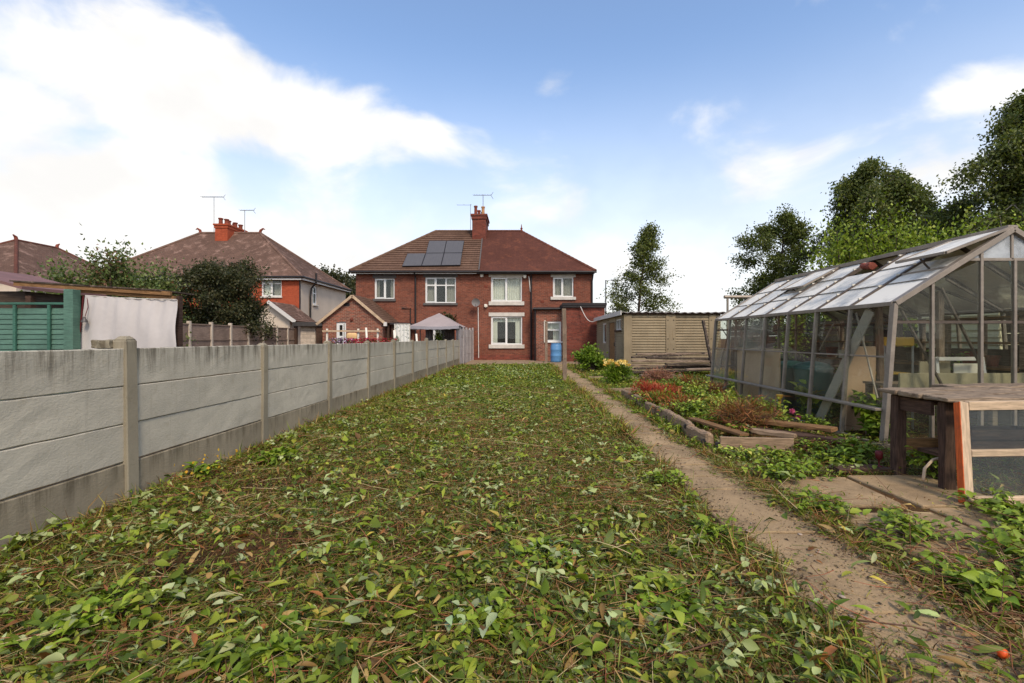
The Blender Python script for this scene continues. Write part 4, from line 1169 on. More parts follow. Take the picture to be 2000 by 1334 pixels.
PAL_LIGHT = G((114, 132, 36), (130, 146, 44), (98, 116, 32), (144, 156, 60))
PAL_BUSH = G((98, 124, 34), (116, 140, 42), (80, 104, 30), (134, 152, 54))

def tree(name, label, base, height, prof, n_limb=22, twigs=9, leaves=26, leaf=0.12, pal=PAL_BIRCH, droop=0.0, lean=(0, 0), t0=0.18, bark='bark', trunk_r=0.14, spread=0.28, group=None, up=0.45, wig=0.5, seed=1, limb_len=None):
    """prof(t): crown radius at relative height t"""
    global rng
    rng = np.random.default_rng(seed)
    rr_ = random.Random(seed)
    t = thing(name, label, 'tree', base, group)
    bx, by, bz = base
    mb = MB()
    def trunk_at(f):
        return Vector((bx + lean[0] * f ** 1.5 + 0.04 * height * 0.3 * math.sin(3 * f + seed), by + lean[1] * f ** 1.5, bz + height * f * 0.9))
    pts = [trunk_at(k / 9) for k in range(10)]
    mb.tube(pts, [trunk_r * (1 - 0.92 * k / 9) + 0.008 for k in range(10)], 8)
    P, A = [], []
    for i in range(n_limb):
        f = t0 + (0.985 - t0) * ((i + rr_.random() * 0.8) / n_limb)
        az_ = i * 2.399 + rr_.uniform(-0.5, 0.5)
        L = prof(f) * rr_.uniform(0.5, 1.12)
        o = trunk_at(f)
        dr = Vector((math.cos(az_), math.sin(az_), 0))
        lp = [o + dr * L * s + Vector((0, 0, L * (up * s - (0.15 + droop) * s * s))) + Vector((rr_.gauss(0, .05), rr_.gauss(0, .05), rr_.gauss(0, .05))) * L * s for s in (0, 0.3, 0.62, 1.0)]
        r0 = trunk_r * 0.4 * (1 - f * 0.7)
        mb.tube(lp, [r0, r0 * .7, r0 * .42, r0 * .12], 5)
        for j in range(twigs):
            s = rr_.uniform(0.2, 1.0) ** 0.6
            k = min(2, int(s * 3)); q = lp[k].lerp(lp[k + 1], s * 3 - k if s < 1 else 1)
            td = Vector((rr_.gauss(0, 1), rr_.gauss(0, 1), rr_.gauss(0.1, 0.8) - droop * 1.8)).normalized() + dr * wig
            tl = rr_.uniform(0.35, 1.0) * (0.28 * L + 0.35)
            e = q + td.normalized() * tl + Vector((0, 0, -droop * tl * 0.9))
            if rr_.random() < 0.5: mb.tube([q, (q + e) / 2 + Vector((0, 0, 0.05 * tl)), e], [r0 * .22 + .004, r0 * .14 + .003, .003], 4, False)
            m_ = max(3, int(leaves * rr_.uniform(0.5, 1.3)))
            fr = rng.uniform(0.1, 1.1, m_)[:, None]
            P.append(np.array(q)[None] * (1 - fr) + np.array(e)[None] * fr + rng.normal(0, spread * leaf * 5, (m_, 3)) * np.array([1, 1, 0.8]))
            A.append(rng.normal(size=(m_, 3)) + np.array([[0, 0, -0.35 - droop]]))
    P, A = np.concatenate(P), np.concatenate(A)
    n = len(P)
    V, Q = leaf_quads(P, A, leaf * rng.uniform(0.6, 1.3, n), leaf * rng.uniform(0.24, 0.4, n))
    col = np.repeat(pick(pal, n), 4, 0)
    mb.build('trunk', M[bark], t, smooth=True)
    np_mesh('crown', V, Q, col, M['tree_leaf'], t)
    return t
def shrub(name, label, base, rx, ry, h, n=2500, leaf=0.08, pal=PAL_BUSH, cat='bush', stems=14, group=None, z0=0.1, seed=1, wide=0.36, lump=0.3):
    """rounded bush: stems that fan out from the base, leaves thick towards the outside of lumpy masses"""
    global rng
    rng = np.random.default_rng(seed)
    t = thing(name, label, cat, base, group)
    bx, by, bz = base
    mb = MB()
    ends = []
    for i in range(stems):
        az_, el_ = rng.uniform(0, 2 * math.pi), rng.uniform(0.15, 1.45)
        k = rng.uniform(0.7, 1.0)
        e = Vector((bx + math.cos(az_) * math.cos(el_) * rx * k, by + math.sin(az_) * math.cos(el_) * ry * k, bz + z0 + (h - z0) * math.sin(el_) * k * rng.uniform(0.85, 1.1)))
        b = Vector((bx + rng.normal(0, .06) * rx, by + rng.normal(0, .06) * ry, bz))
        mb.tube([b, b.lerp(e, .5) + Vector((0, 0, 0.1 * h)), e], [0.012 + .012 * h, 0.008 + .006 * h, 0.003], 5, False)
        ends.append((b.lerp(e, .5) + Vector((0, 0, 0.1 * h)), e))
    per = n // stems
    P, A = [], []
    for (m_, e) in ends:
        f = rng.beta(2.2, 1.0, per)[:, None]
        c = np.array(m_)[None] * (1 - f) + np.array(e)[None] * f
        p = c + rng.normal(0, 1, (per, 3)) * np.array([rx, ry, h * 0.6]) * lump * (0.5 + 0.4 * f)
        P.append(p); A.append((p - np.array([[bx, by, bz + 0.3 * h]])) / max(rx, h) + rng.normal(0, 0.7, (per, 3)))
    P, A = np.concatenate(P), np.concatenate(A)
    keep = P[:, 2] > bz + 0.02
    P, A = P[keep], A[keep]
    n = len(P)
    V, Q = leaf_quads(P, A, leaf * rng.uniform(0.6, 1.35, n), leaf * wide * rng.uniform(0.7, 1.2, n), up=np.array([[0, -0.2, 1.0]]))
    mb.build('stems', M['bark'], t)
    np_mesh('foliage', V, Q, np.repeat(pick(pal, n), 4, 0), M['tree_leaf'], t)
    return t

# trees and bushes beyond the garden
tree('birch_tree', 'tall slender tree with a leaning tip behind the tan shed', W(1245, 661, 34)[:2] + (0,), 10.3, lambda t: 3.3 * (1 - t) ** 0.85 + 0.1, 40, 14, 30, 0.15, PAL_BIRCH, 0.15, (0.9, 0), 0.12, trunk_r=0.13, seed=3, up=0.7)
tree('birch_tree', 'big weeping birch at the right edge towering over the greenhouse', W(2035, 661, 17)[:2] + (0,), 12.0, lambda t: 4.1 * math.sin(math.pi * min(1, 0.15 + t * 0.85)) ** 0.7 + 0.1, 46, 40, 74, 0.12, PAL_BIRCH, 0.55, (1.0, 0), 0.25, 'bark_pale', 0.2, seed=8, up=0.55)
tree('birch_tree', 'middle weeping birch with ragged hanging branches beyond the greenhouse', W(1728, 661, 23)[:2] + (0,), 11.0, lambda t: 5.4 * (1 - t) ** 0.4 * (0.75 + 0.35 * math.sin(9 * t)) + 0.2, 42, 34, 60, 0.13, PAL_BIRCH, 0.65, (-0.3, 0), 0.25, 'bark_pale', 0.17, seed=14, up=0.5)
tree('birch_tree', 'lower birch filling the gap between the two taller birches', W(1858, 661, 25)[:2] + (0,), 9.0, lambda t: 3.6 * (1 - t) ** 0.4 * (0.8 + 0.3 * math.sin(8 * t)) + 0.2, 30, 26, 46, 0.14, PAL_BIRCH, 0.5, (0.2, 0), 0.25, 'bark_pale', 0.15, seed=18, up=0.5)
tree('birch_tree', 'rounded loose tree left of the birches above the greenhouse far end', W(1525, 661, 28)[:2] + (0,), 9.2, lambda t: 4.2 * (1 - t) ** 0.4 * (0.8 + 0.25 * math.sin(8 * t + 1)) + 0.1, 30, 28, 36, 0.14, PAL_BIRCH, 0.12, (0.3, 0), 0.15, 'bark', 0.15, seed=21, up=0.65)
for k, (px, Y, h, r, lab) in enumerate(((1640, 13.6, 4.5, 1.5, 'bright green leafy bush behind the far half of the greenhouse'), (1745, 13.0, 4.6, 1.5, 'bright green leafy bush behind the middle of the greenhouse roof'), (1850, 12.2, 4.3, 1.6, 'bright green leafy bush behind the near end of the greenhouse ridge'), (1985, 12.0, 4.2, 1.7, 'green leafy bush under the big birch at the right edge'))):
    shrub('elder_bush', lab, W(px, 661, Y)[:2] + (0,), r, r, h, 12000, 0.10, PAL_LIGHT, stems=80, group='bushes behind the greenhouse', seed=30 + k, lump=0.16)
tree('dark_tree', 'dark olive round tree in front of the orange brick house', W(428, 661, 22)[:2] + (0,), 5.0, lambda t: 2.05 * math.sin(math.pi * min(1, 0.1 + t * 0.82)) ** 0.6, 30, 26, 55, 0.11, PAL_DARK, 0.05, t0=0.15, trunk_r=0.12, seed=41, up=0.5)
shrub('bush', 'green spreading bush right of the dark tree above the panel fence', W(478, 661, 24.6)[:2] + (0,), 1.5, 1.0, 3.1, 7500, 0.12, PAL_BUSH, stems=36, seed=45, lump=0.18)
shrub('bush', 'low green bush under the left side of the dark tree', W(385, 661, 23.2)[:2] + (0,), 1.4, 1.0, 2.9, 7000, 0.12, PAL_BUSH, stems=32, seed=46, lump=0.18)
for k, (px, Y, h, r, lab) in enumerate(((130, 15.0, 3.7, 1.5, 'pale green hedge bush left, above the shelter roof'), (215, 15.5, 4.1, 1.6, 'pale green hedge bush in the middle above the shelter roof'), (292, 17.6, 4.2, 1.35, 'pale green hedge bush right, beside the dark tree'))):
    shrub('hedge_bush', lab, W(px, 661, Y)[:2] + (0,), r, 1.0, h, 12000, 0.11, PAL_HEDGE, stems=70, group='hedge behind the shelter', seed=50 + k, lump=0.17)
tree('sapling', 'thin sapling with reddish leaves rising above the hedge', W(215, 661, 15.2)[:2] + (0,), 4.35, lambda t: 0.75 * (1 - t) ** 0.5 + 0.1, 13, 4, 16, 0.11, G((92, 98, 52), (120, 84, 60), (104, 116, 62)), 0, t0=0.45, trunk_r=0.05, seed=57, up=1.4)
tree('far_tree', 'dark far tree behind the right end of the orange brick house', W(636, 661, 52)[:2] + (0,), 9.3, lambda t: 3.2 * math.sin(math.pi * min(1, 0.12 + t * 0.85)) ** 0.6, 26, 10, 30, 0.34, PAL_DARK, 0, t0=0.2, seed=61)
tree('far_tree', 'dark far tree in the gap between the two houses', W(694, 661, 58)[:2] + (0,), 9.2, lambda t: 3.4 * math.sin(math.pi * min(1, 0.12 + t * 0.85)) ** 0.6, 26, 10, 30, 0.36, PAL_DARK, 0, t0=0.2, seed=62)

# the garden's own bushes
shrub('garden_bush', 'dense green bush beside the tan shed door', (2.62, 18.6, 0), 0.72, 0.6, 0.9, 3400, 0.1, PAL_BUSH, stems=40, seed=70, lump=0.17, wide=0.42)
fb = shrub('lily_clump', 'clump of pale yellow lilies beside the path in front of the shed', (2.66, 13.5, 0), 0.42, 0.36, 0.52, 1500, 0.13, PAL_BUSH, 'flowers', stems=26, seed=71, wide=0.16, lump=0.2)
P, colr = np_blooms(46, 2.6, 13.45, 0.5, 0.36, 0.26, 0.16, 0.05, G((238, 206, 110), (246, 222, 150), (232, 190, 96)))
P = np.repeat(P, 6, 0); A = rng.normal(size=(len(P), 3)) + np.array([[0, 0, 0.8]])
V, Q = leaf_quads(P, A, np.full(len(P), 0.075), np.full(len(P), 0.022), 0.3)
np_mesh('blooms', V, Q, np.repeat(np.repeat(colr, 6, 0), 4, 0), M['petal'], fb)['kind'] = 'stuff'
for k, (px, w_, lab, pal) in enumerate(((668, 0.5, 'row of mauve flowers behind the fence under the cushion', G((150, 120, 150), (184, 160, 190), (120, 96, 128))), (697, 0.55, 'row of pink and red flowers behind the fence under the cushion', G((196, 48, 90), (214, 80, 120), (170, 36, 60))), (740, 0.85, 'row of dark red flowers behind the fence before the brick gable', G((150, 36, 46), (176, 60, 66), (120, 34, 42))))):
    Y = 21.0
    x = W(px, 0, Y)[0]
    t = thing('flower_trough', lab, 'flowers', (x, Y, 0), 'flower troughs behind the fence')
    MB().box(x - w_, x + w_, Y - 0.15, Y + 0.15, 0.0, 0.98).build('trough', M['wood_brown'], t, bevel=0.01)
    n = int(900 * w_)
    P = np.stack([rng.uniform(-w_, w_, n) + x, rng.uniform(-.16, .16, n) + Y, rng.uniform(0.95, 1.3, n) * (1 - .03 * rng.random(n))], 1)
    V, Q = leaf_quads(P, rng.normal(size=(n, 3)), np.full(n, 0.07), np.full(n, 0.028))
    np_mesh('blooms', V, Q, np.repeat(pick(pal + G((84, 100, 52)), n), 4, 0), M['petal'], t)['kind'] = 'stuff'
pp = shrub('potted_plant', 'green potted plant under the gazebo', (W(857, 0, 24.0)[0], 24.0, 0.75), 0.26, 0.26, 0.78, 500, 0.1, PAL_BUSH, 'plant', stems=12, seed=75)
MB().lathe((W(857, 0, 24.0)[0], 24.0, 0), [(0.16, 0.0), (0.2, 0.7), (0.22, 0.72), (0.22, 0.8), (0.19, 0.8), (0.18, 0.74)], 16).build('pot', M['terracotta'], pp)
vb = shrub('climbing_plant', 'climbing plant on the red brick wall above the gazebo', (W(876, 0, 27.3)[0], 27.3, 2.0), 0.55, 0.15, 0.6, 420, 0.13, PAL_DARK, 'plant', stems=12, seed=76)
MB().tube([(W(884, 0, 27.4)[0], 27.42, 0), (W(884, 0, 27.4)[0], 27.42, 2.2)], 0.05, 6).build('trellis_post', M['ivory'], vb)
# ------------------------------------------------------------------ tan sectional garage
SX0, SX1, SY0, SY1, SZ = 3.94, 7.75, 18.6, 25.3, 2.22
shed = thing('concrete_garage', 'tan ribbed concrete garage with a corrugated roof beyond the greenhouse', 'garage', (5.8, 22, 0))
def ribbed(mp, u0, u1, z0, z1, pitch=0.105):
    """panel of overlapping horizontal ribs"""
    mb = MB()
    z = z0
    while z < z1 - 0.01:
        zt = min(z + pitch, z1)
        mb.hexa([mp(u0, -0.032, z + .004), mp(u1, -0.032, z + .004), mp(u1, 0.03, z), mp(u0, 0.03, z), mp(u0, 0.002, zt), mp(u1, 0.002, zt), mp(u1, 0.03, zt), mp(u0, 0.03, zt)])
        z = zt
    return mb
mpS, mpW = south(SY0), west(SX0)
def shx(px): return (px - CX) / F * SY0
cols_ = [SX0, shx(1234), shx(1300), shx(1319), shx(1384), shx(1398), SX1]
for a, b, flat in ((cols_[0], cols_[1], 1), (cols_[1], cols_[2], 0), (cols_[2], cols_[3], 1), (cols_[3], cols_[4], 0), (cols_[4], cols_[5], 1), (cols_[5], SX1, 0)):
    if flat:
        o = MB().mbox(mpS, a + 0.004, b - 0.004, -0.05, 0.05, -0.1, SZ).build('pillar', M['tan'], shed, bevel=0.006)
        if a > SX0 + 0.1:
            for dx in (0.08, 0.3):
                for zz in (0.85, 1.25, 1.98):
                    if a + dx < b: MB().lathe((a + dx, SY0 - 0.05, zz), [(0.02, 0), (0.02, 0.03)], 8).build('bolt', M['black'], o)
    else:
        ribbed(mpS, a + 0.004, b - 0.004, -0.1, SZ).build('wall_panel', M['tan'], shed)
def sy_(px): return SX0 * F / (px - CX)
w1 = (sy_(1184), sy_(1178), 1.05, 2.02)
dr_ = (sy_(1202), sy_(1191), 0.0, 1.98)
w2_ = (sy_(1214), sy_(1204), 1.62, 2.08)
for (u0, u1, z0, z1) in ((SY0 + .06, w2_[0], -0.1, SZ), (w2_[0], w2_[1], -0.1, w2_[2]), (w2_[0], w2_[1], w2_[3], SZ), (w2_[1], dr_[0] - .08, -0.1, SZ), (dr_[1] + .08, w1[0], -0.1, SZ), (w1[0], w1[1], -0.1, w1[2]), (w1[0], w1[1], w1[3], SZ), (w1[1], SY1, -0.1, SZ)):
    ribbed(mpW, u0 + .003, u1 - .003, z0, z1).build('wall_panel', M['tan'], shed)
MB().mbox(mpW, dr_[0] - .08, dr_[1] + .08, -0.03, 0.04, dr_[3], SZ).build('door_head', M['tan'], shed)
for u in (dr_[0] - .05, dr_[1] + .05): MB().mbox(mpW, u - .03, u + .03, -0.04, 0.04, 0, dr_[3] - .002).build('door_post', M['wood_grey'], shed)
do = MB().mbox(mpW, dr_[0] - .015, dr_[1] + .015, 0.0, 0.04, 0.03, dr_[3] - .01).build('door', M['wood_brown'], shed)
MB().mbox(mpW, dr_[0] + 0.08, dr_[0] + 0.12, -0.05, 0, 0.95, 1.1).build('handle', M['black'], do)
window(shed, mpW, *w1, (), None, None, None, fw=0.07, m=M['white'], inset=0.0, curt=((0.05, 0.95, 0.05, 0.95, M['curtain'], 5),), casements=False)
window(shed, mpW, *w2_, (0.5,), None, (M['wood_dark'], 0.05, 0.06), None, fw=0.06, m=M['white'], inset=0.0, curt=((0.1, 0.9, 0.05, 0.95, M['curtain'], 5),), casements=False)
MB().box(SX0 + 0.1, SX1 - 0.01, SY1 - 0.1, SY1, -0.1, SZ).build('wall_panel', M['tan'], shed)
MB().box(SX1 - 0.1, SX1, SY0 + 0.06, SY1 - 0.11, -0.1, SZ).build('wall_panel', M['tan'], shed)
MB().box(SX0 + 0.3, SX1 - 0.3, SY0 + 0.3, SY1 - 0.3, 0, 0.05).build('floor', M['dark_room'], shed)
mb = MB(); mb.grid(160, 6, lambda u, v: (SX0 - 0.12 + (8.05 - SX0 + 0.12) * u, SY0 - 0.18 + (SY1 - SY0 + 0.35) * v, SZ + 0.085 + 0.018 * math.sin(u * 160 / 3.6 * 2) + 0.012 * math.sin(7 * u)))
mb.v += [(x, y, z - 0.02) for (x, y, z) in mb.v]
nv = len(mb.v) // 2
for f in list(mb.f): mb.f.append(tuple(i + nv for i in reversed(f))); mb.uv.append(None)
for i in range(160): mb.f.append((i, i + 1, i + 1 + nv, i + nv)); mb.uv.append(None)
mb.build('roof_sheet', M['asbestos'], shed, recalc=False, smooth=True)
MB().box(SX0 + 0.05, SX1 + .1, SY0 - 0.1, SY0 + 0.1, SZ + .002, SZ + 0.05).build('wall_plate', M['wood_dark'], shed)
MB().hexa([(SX0 - 0.16, SY0 - 0.2, SZ - 0.03), (SX0 - 0.125, SY0 - 0.2, SZ - 0.03), (SX0 - 0.125, SY1 + 0.15, SZ - 0.03), (SX0 - 0.16, SY1 + 0.15, SZ - 0.03), (SX0 - 0.16, SY0 - 0.2, SZ + 0.15), (SX0 - 0.125, SY0 - 0.2, SZ + 0.15), (SX0 - 0.125, SY1 + 0.15, SZ + 0.15), (SX0 - 0.16, SY1 + 0.15, SZ + 0.15)]).build('fascia', M['white'], shed)
# cable strung from the house extension to the garage
cb = thing('overhead_cable', 'white cable sagging from the brick extension to the tan garage', 'cable', (ex(1133, EY2), EY2 - 0.2, 2.9))
a, b = Vector((ex(1133, EY2), EY2 - 0.18, 3.0)), Vector((SX0 - 0.14, SY1 - 0.6, 2.2))
MB().tube([a.lerp(b, k / 10) - Vector((0, 0, 0.35 * math.sin(math.pi * k / 10))) for k in range(11)], 0.02, 6).build('cable', M['cable'], cb, smooth=True)

# heap of old boards against it
heap = 'old boards heaped in front of the tan garage'
lay = [  # px0, py0, px1, py1, Y, width, thick, material, label
    (1232, 727, 1385, 722, 16.4, 0.24, 0.07, 'wood_black', 'lowest front board of the heap, laid flat on the soil'),
    (1240, 720, 1392, 716, 16.7, 0.22, 0.07, 'wood_black', 'second board up on the left of the heap'),
    (1225, 713, 1360, 717, 16.9, 0.2, 0.06, 'wood_grey', 'greyish board sticking out furthest left of the heap'),
    (1300, 711, 1396, 713, 16.6, 0.22, 0.06, 'wood_black', 'short dark board on the right of the heap'),
    (1234, 705, 1388, 706, 17.0, 0.26, 0.06, 'wood_grey', 'long pale board across the middle of the heap'),
    (1262, 699, 1392, 701, 17.1, 0.2, 0.07, 'wood_black', 'dark board resting on the long pale board'),
    (1234, 698, 1330, 694, 17.3, 0.22, 0.06, 'wood_black', 'split board at the upper left of the heap'),
    (1243, 692, 1390, 690, 17.4, 0.24, 0.06, 'wood_grey', 'topmost grey board against the garage wall'),
    (1250, 733, 1330, 737, 15.6, 0.25, 0.06, 'wood_grey', 'weathered plank lying in front of the heap'),
    (1340, 722, 1398, 720, 15.9, 0.22, 0.06, 'wood_grey', 'pale short plank at the right front of the heap')]
for k, (a0, b0, a1, b1, Y, w_, t_, m_, lab) in enumerate(lay):
    p, q = W(a0, b0, Y), W(a1, b1, Y - rnd.uniform(-.1, .25))
    p, q = list(p), list(q)
    p[2], q[2] = max(p[2], 0.06), max(q[2], 0.06)
    o = MB().beam(p, q, w_, t_).build('plank', M[m_], None, bevel=0.008, sub=0.3, jit=0.006)
    tag(o, lab, 'plank', heap)
o = MB().beam(W(1373, 626, 17.6), W(1392, 722, 16.6), 0.14, 0.07, (1, 0, 0)).build('plank', M['wood_black'], None, bevel=0.006, sub=0.3, jit=0.004)
tag(o, 'dark beam leaning against the right end of the tan garage wall', 'plank')

# ------------------------------------------------------------------ posts, barrel, lamps
o = thing('timber_post', 'tall square weathered timber post standing beside the path', 'post', (1.21, 13.8, 0))
MB().beam((1.21, 13.8, -0.1), (1.19, 13.8, 2.15), 0.115, 0.11, (0, 1, 0)).build('shaft', M['wood_grey'], o, bevel=0.006, sub=0.4, jit=0.004)
for zz in (0.7, 1.4): MB().tube([(1.21, 13.72, zz), (1.21, 13.745, zz)], 0.012, 6).build('nail', M['dark_metal'], o)
o = thing('timber_post', 'short timber post beside the blue water barrel', 'post', (ex(1066.5, 25.2), 25.2, 0))
MB().box(ex(1064, 25.2), ex(1069.5, 25.2), 25.13, 25.27, 0, W(0, 629, 25.2)[2]).build('shaft', M['wood_grey'], o, bevel=0.006)
MB().box(ex(1063.5, 25.2), ex(1070, 25.2), 25.11, 25.29, W(0, 629, 25.2)[2], W(0, 627.6, 25.2)[2]).build('cap', M['wood_grey'], o)
br = thing('water_barrel', 'pale blue plastic water barrel in the corner of the brick extension', 'barrel', (ex(1086, 25.0), 25.0, 0.03))
hb, rb = 0.98, 0.29
MB().lathe((ex(1086, 25.0), 25.0, 0.03), [(rb * .86, 0), (rb * .97, 0.03), (rb, 0.1), (rb, 0.3), (rb * 1.03, 0.32), (rb * 1.03, 0.36), (rb, 0.38), (rb, 0.62), (rb * 1.03, 0.64), (rb * 1.03, 0.68), (rb, 0.7), (rb * .98, hb - .1), (rb * .88, hb - .03)], 28).build('body', M['blue'], br, smooth=True)
MB().lathe((ex(1086, 25.0), 25.0, 0.03 + hb - .035), [(rb * .9, 0), (rb * .93, 0.01), (rb * .93, 0.05), (rb * .8, 0.055), (rb * .78, 0.03)], 28).build('lid', M['blue'], br, smooth=False)
lp = thing('street_lamp', 'far grey street lamp right of the red brick house', 'street lamp', W(1183, 661, 44)[:2] + (0,))
q = W(1183, 547, 44)
MB().tube([(q[0], 44, 0), (q[0], 44, q[2])], [0.09, 0.06], 8).build('column', M['metal_grey'], lp)
MB().tube([(q[0], 44, q[2] - .03), (q[0] + 0.9, 44, q[2] + 0.03)], 0.035, 6).build('arm', M['metal_grey'], lp)
MB().box(q[0] + 0.5, q[0] + 1.15, 43.9, 44.1, q[2] - 0.06, q[2] + 0.04).build('lantern', M['metal_grey'], lp, bevel=0.02)
tp = thing('clothes_post', 'metal T-shaped clothes post behind the far end of the greenhouse', 'post', W(1421, 661, 12.5)[:2] + (0,))
q = W(1421, 580, 12.5)
MB().tube([(q[0], 12.5, 0), (q[0], 12.5, q[2])], 0.03, 8).build('pole', M['alu'], tp)
MB().tube([(q[0] - 0.09, 12.5, q[2]), (W(1482, 0, 12.5)[0], 12.5, q[2])], 0.045, 8).build('cross_bar', M['alu'], tp)

# ------------------------------------------------------------------ greenhouse
GX0, GXE, GXR, GY0, GY1 = 4.20, 4.33, 5.70, 5.53, 10.63
GXE2, GX2 = 2 * GXR - GXE, 2 * GXR - GX0
ZEV, ZRG, NB = 1.687, 2.55, 7
green = thing('greenhouse', 'old aluminium greenhouse with grimy glass on the right of the garden', 'greenhouse', (GXR, 8, 0))
bay = (GY1 - GY0) / NB
def side_x(z, s=0): 
    x = GX0 + (GXE - GX0) * z / ZEV
    return x if s == 0 else 2 * GXR - x
def roof_p(f, y, s=0, lift=0.0):
    x = GXE + (GXR - GXE) * f
    z = ZEV + (ZRG - ZEV) * f
    nx, nz = -(ZRG - ZEV), (GXR - GXE)
    l = math.hypot(nx, nz)
    x, z = x + nx / l * lift, z + nz / l * lift
    return (x if s == 0 else 2 * GXR - x, y, z)
def bar(p, q, w=0.035, t=0.03, m='alu', up=(0, 0, 1), name='glazing_bar', parent=None):
    return MB().beam(p, q, w, t, up).build(name, M[m], parent or green, bevel=0.003)
for s in (0, 1):
    up = (1, 0, 0.2)
    for k in range(NB + 1):
        y = GY0 + bay * k
        wd = 0.075 if k in (0, NB) else 0.034
        bar((side_x(0, s), y, 0), (side_x(ZEV, s), y, ZEV), wd, 0.05, 'alu', up)
        bar(roof_p(0, y, s), roof_p(1, y, s), 0.085 if k == 0 else (wd if k == NB else 0.05), 0.06, 'alu' if k in (0, NB) else 'alu_dark')
    for (z, w_, t_, nm) in ((0.02, 0.06, 0.05, 'sill_rail'), (1.06, 0.012, 0.02, 'pane_clip_rail'), (ZEV, 0.06, 0.05, 'eave_rail')):
        bar((side_x(z, s), GY0, z), (side_x(z, s), GY1, z), w_, t_, 'alu', name=nm)
    # ledge board along the side
    x = side_x(0.445, s) + (-0.05 if s == 0 else 0.05)
    bar((x, GY0 + 0.02, 0.445), (x, GY1 + 0.1, 0.445), 0.12, 0.028, 'alu', name='ledge_board')
bar((GXR, GY0 - .02, ZRG + .02), (GXR, GY1, ZRG + .02), 0.12, 0.06, 'alu', name='ridge_bar')
def pane(pts, m, th=0.004, name='pane'):
    p = [Vector(x) for x in pts]
    n = (p[1] - p[0]).cross(p[3] - p[0]).normalized() * th
    return MB().hexa(p + [x + n for x in p]).build(name, M[m], green)
e = 0.012
zrows = (0.035, 0.43, 1.05, ZEV - 0.03)
for s in (0, 1):
    for k in range(NB):
        ya, yb = GY0 + bay * k + 0.02, GY0 + bay * (k + 1) - 0.02
        for r in range(3):
            z0, z1 = zrows[r] + 0.006, zrows[r + 1] - 0.002 if r < 2 else zrows[3]
            m = 'gh_glass'
            if s == 0 and (k, r) in ((4, 2), (5, 2), (6, 1), (3, 0), (6, 0)): m = 'gh_glass_dirty'
            if s == 0 and (k, r) == (0, 0): continue      # a pane is missing beside the bench
            o = pane([(side_x(z0, s), ya, z0), (side_x(z0, s), yb, z0), (side_x(z1, s) + (.004 if s == 0 else -.004), yb, z1), (side_x(z1, s) + (.004 if s == 0 else -.004), ya, z1)], m)
        rows = ((0.02, 0.35), (0.335, 0.68), (0.665, 0.985))
        for r, (f0, f1) in enumerate(rows):
            if s == 0 and (k, r) == (2, 2): continue      # the missing roof pane
            if s == 0 and k == 0 and r == 2: continue      # open vents
            if s == 0 and k == 4 and r == 2: continue
            pane([roof_p(f0, ya, s, 0.012), roof_p(f0, yb, s, 0.012), roof_p(f1, yb, s, 0.006), roof_p(f1, ya, s, 0.006)], 'gh_roof')
            if r: bar(roof_p(f0, ya, s, 0.018), roof_p(f0, yb, s, 0.018), 0.012, 0.008, 'alu_dark', name='lap_strip')
# clips and grime line along the roof bars
for k in range(1, NB):
    for f in (0.12, 0.27, 0.45, 0.6, 0.78, 0.9):
        p = roof_p(f + rnd.uniform(-.04, .04), GY0 + bay * k, 0, 0.03)
        MB().box(p[0] - 0.03, p[0] + 0.03, p[1] - 0.012, p[1] + 0.012, p[2] - 0.01, p[2] + 0.012).build('glazing_clip', M['ivory'], green)
# two roof vents, both propped open
def vent(y0, y1, f0, lift, k):
    a, b, c, d = roof_p(1.0, y0, 0, .03), roof_p(1.0, y1, 0, .03), roof_p(f0, y1, 0, .03 + lift), roof_p(f0, y0, 0, .03 + lift)
    v = MB()
    for p, q in ((a, d), (b, c), (d, c), (a, b)): v.beam(p, q, 0.035, 0.03)
    o = tag(v.build('roof_vent', M['alu'], green), ('near' if k == 0 else 'far') + ' propped-open roof vent')
    P_ = [Vector(x) for x in (a, b, c, d)]
    n = (P_[1] - P_[0]).cross(P_[3] - P_[0]).normalized() * 0.004
    MB().hexa(P_ + [x + n for x in P_]).build('pane', M['gh_roof'], o)
    m_ = (Vector(c) + Vector(d)) / 2
    r_ = Vector(roof_p(f0 + 0.02, (y0 + y1) / 2, 0, 0))
    MB().tube([m_, r_], 0.012, 6).build('stay', M['alu_dark'], o)
    bar(roof_p(f0 - 0.01, y0, 0, .01), roof_p(f0 - 0.01, y1, 0, .01), 0.03, 0.03, 'alu', name='vent_rail')
vent(GY0 - 0.02, GY0 + bay - 0.02, 0.5, 0.16, 0)
vent(GY0 + bay * 4 + .02, GY0 + bay * 5 - .02, 0.52, 0.06, 1)
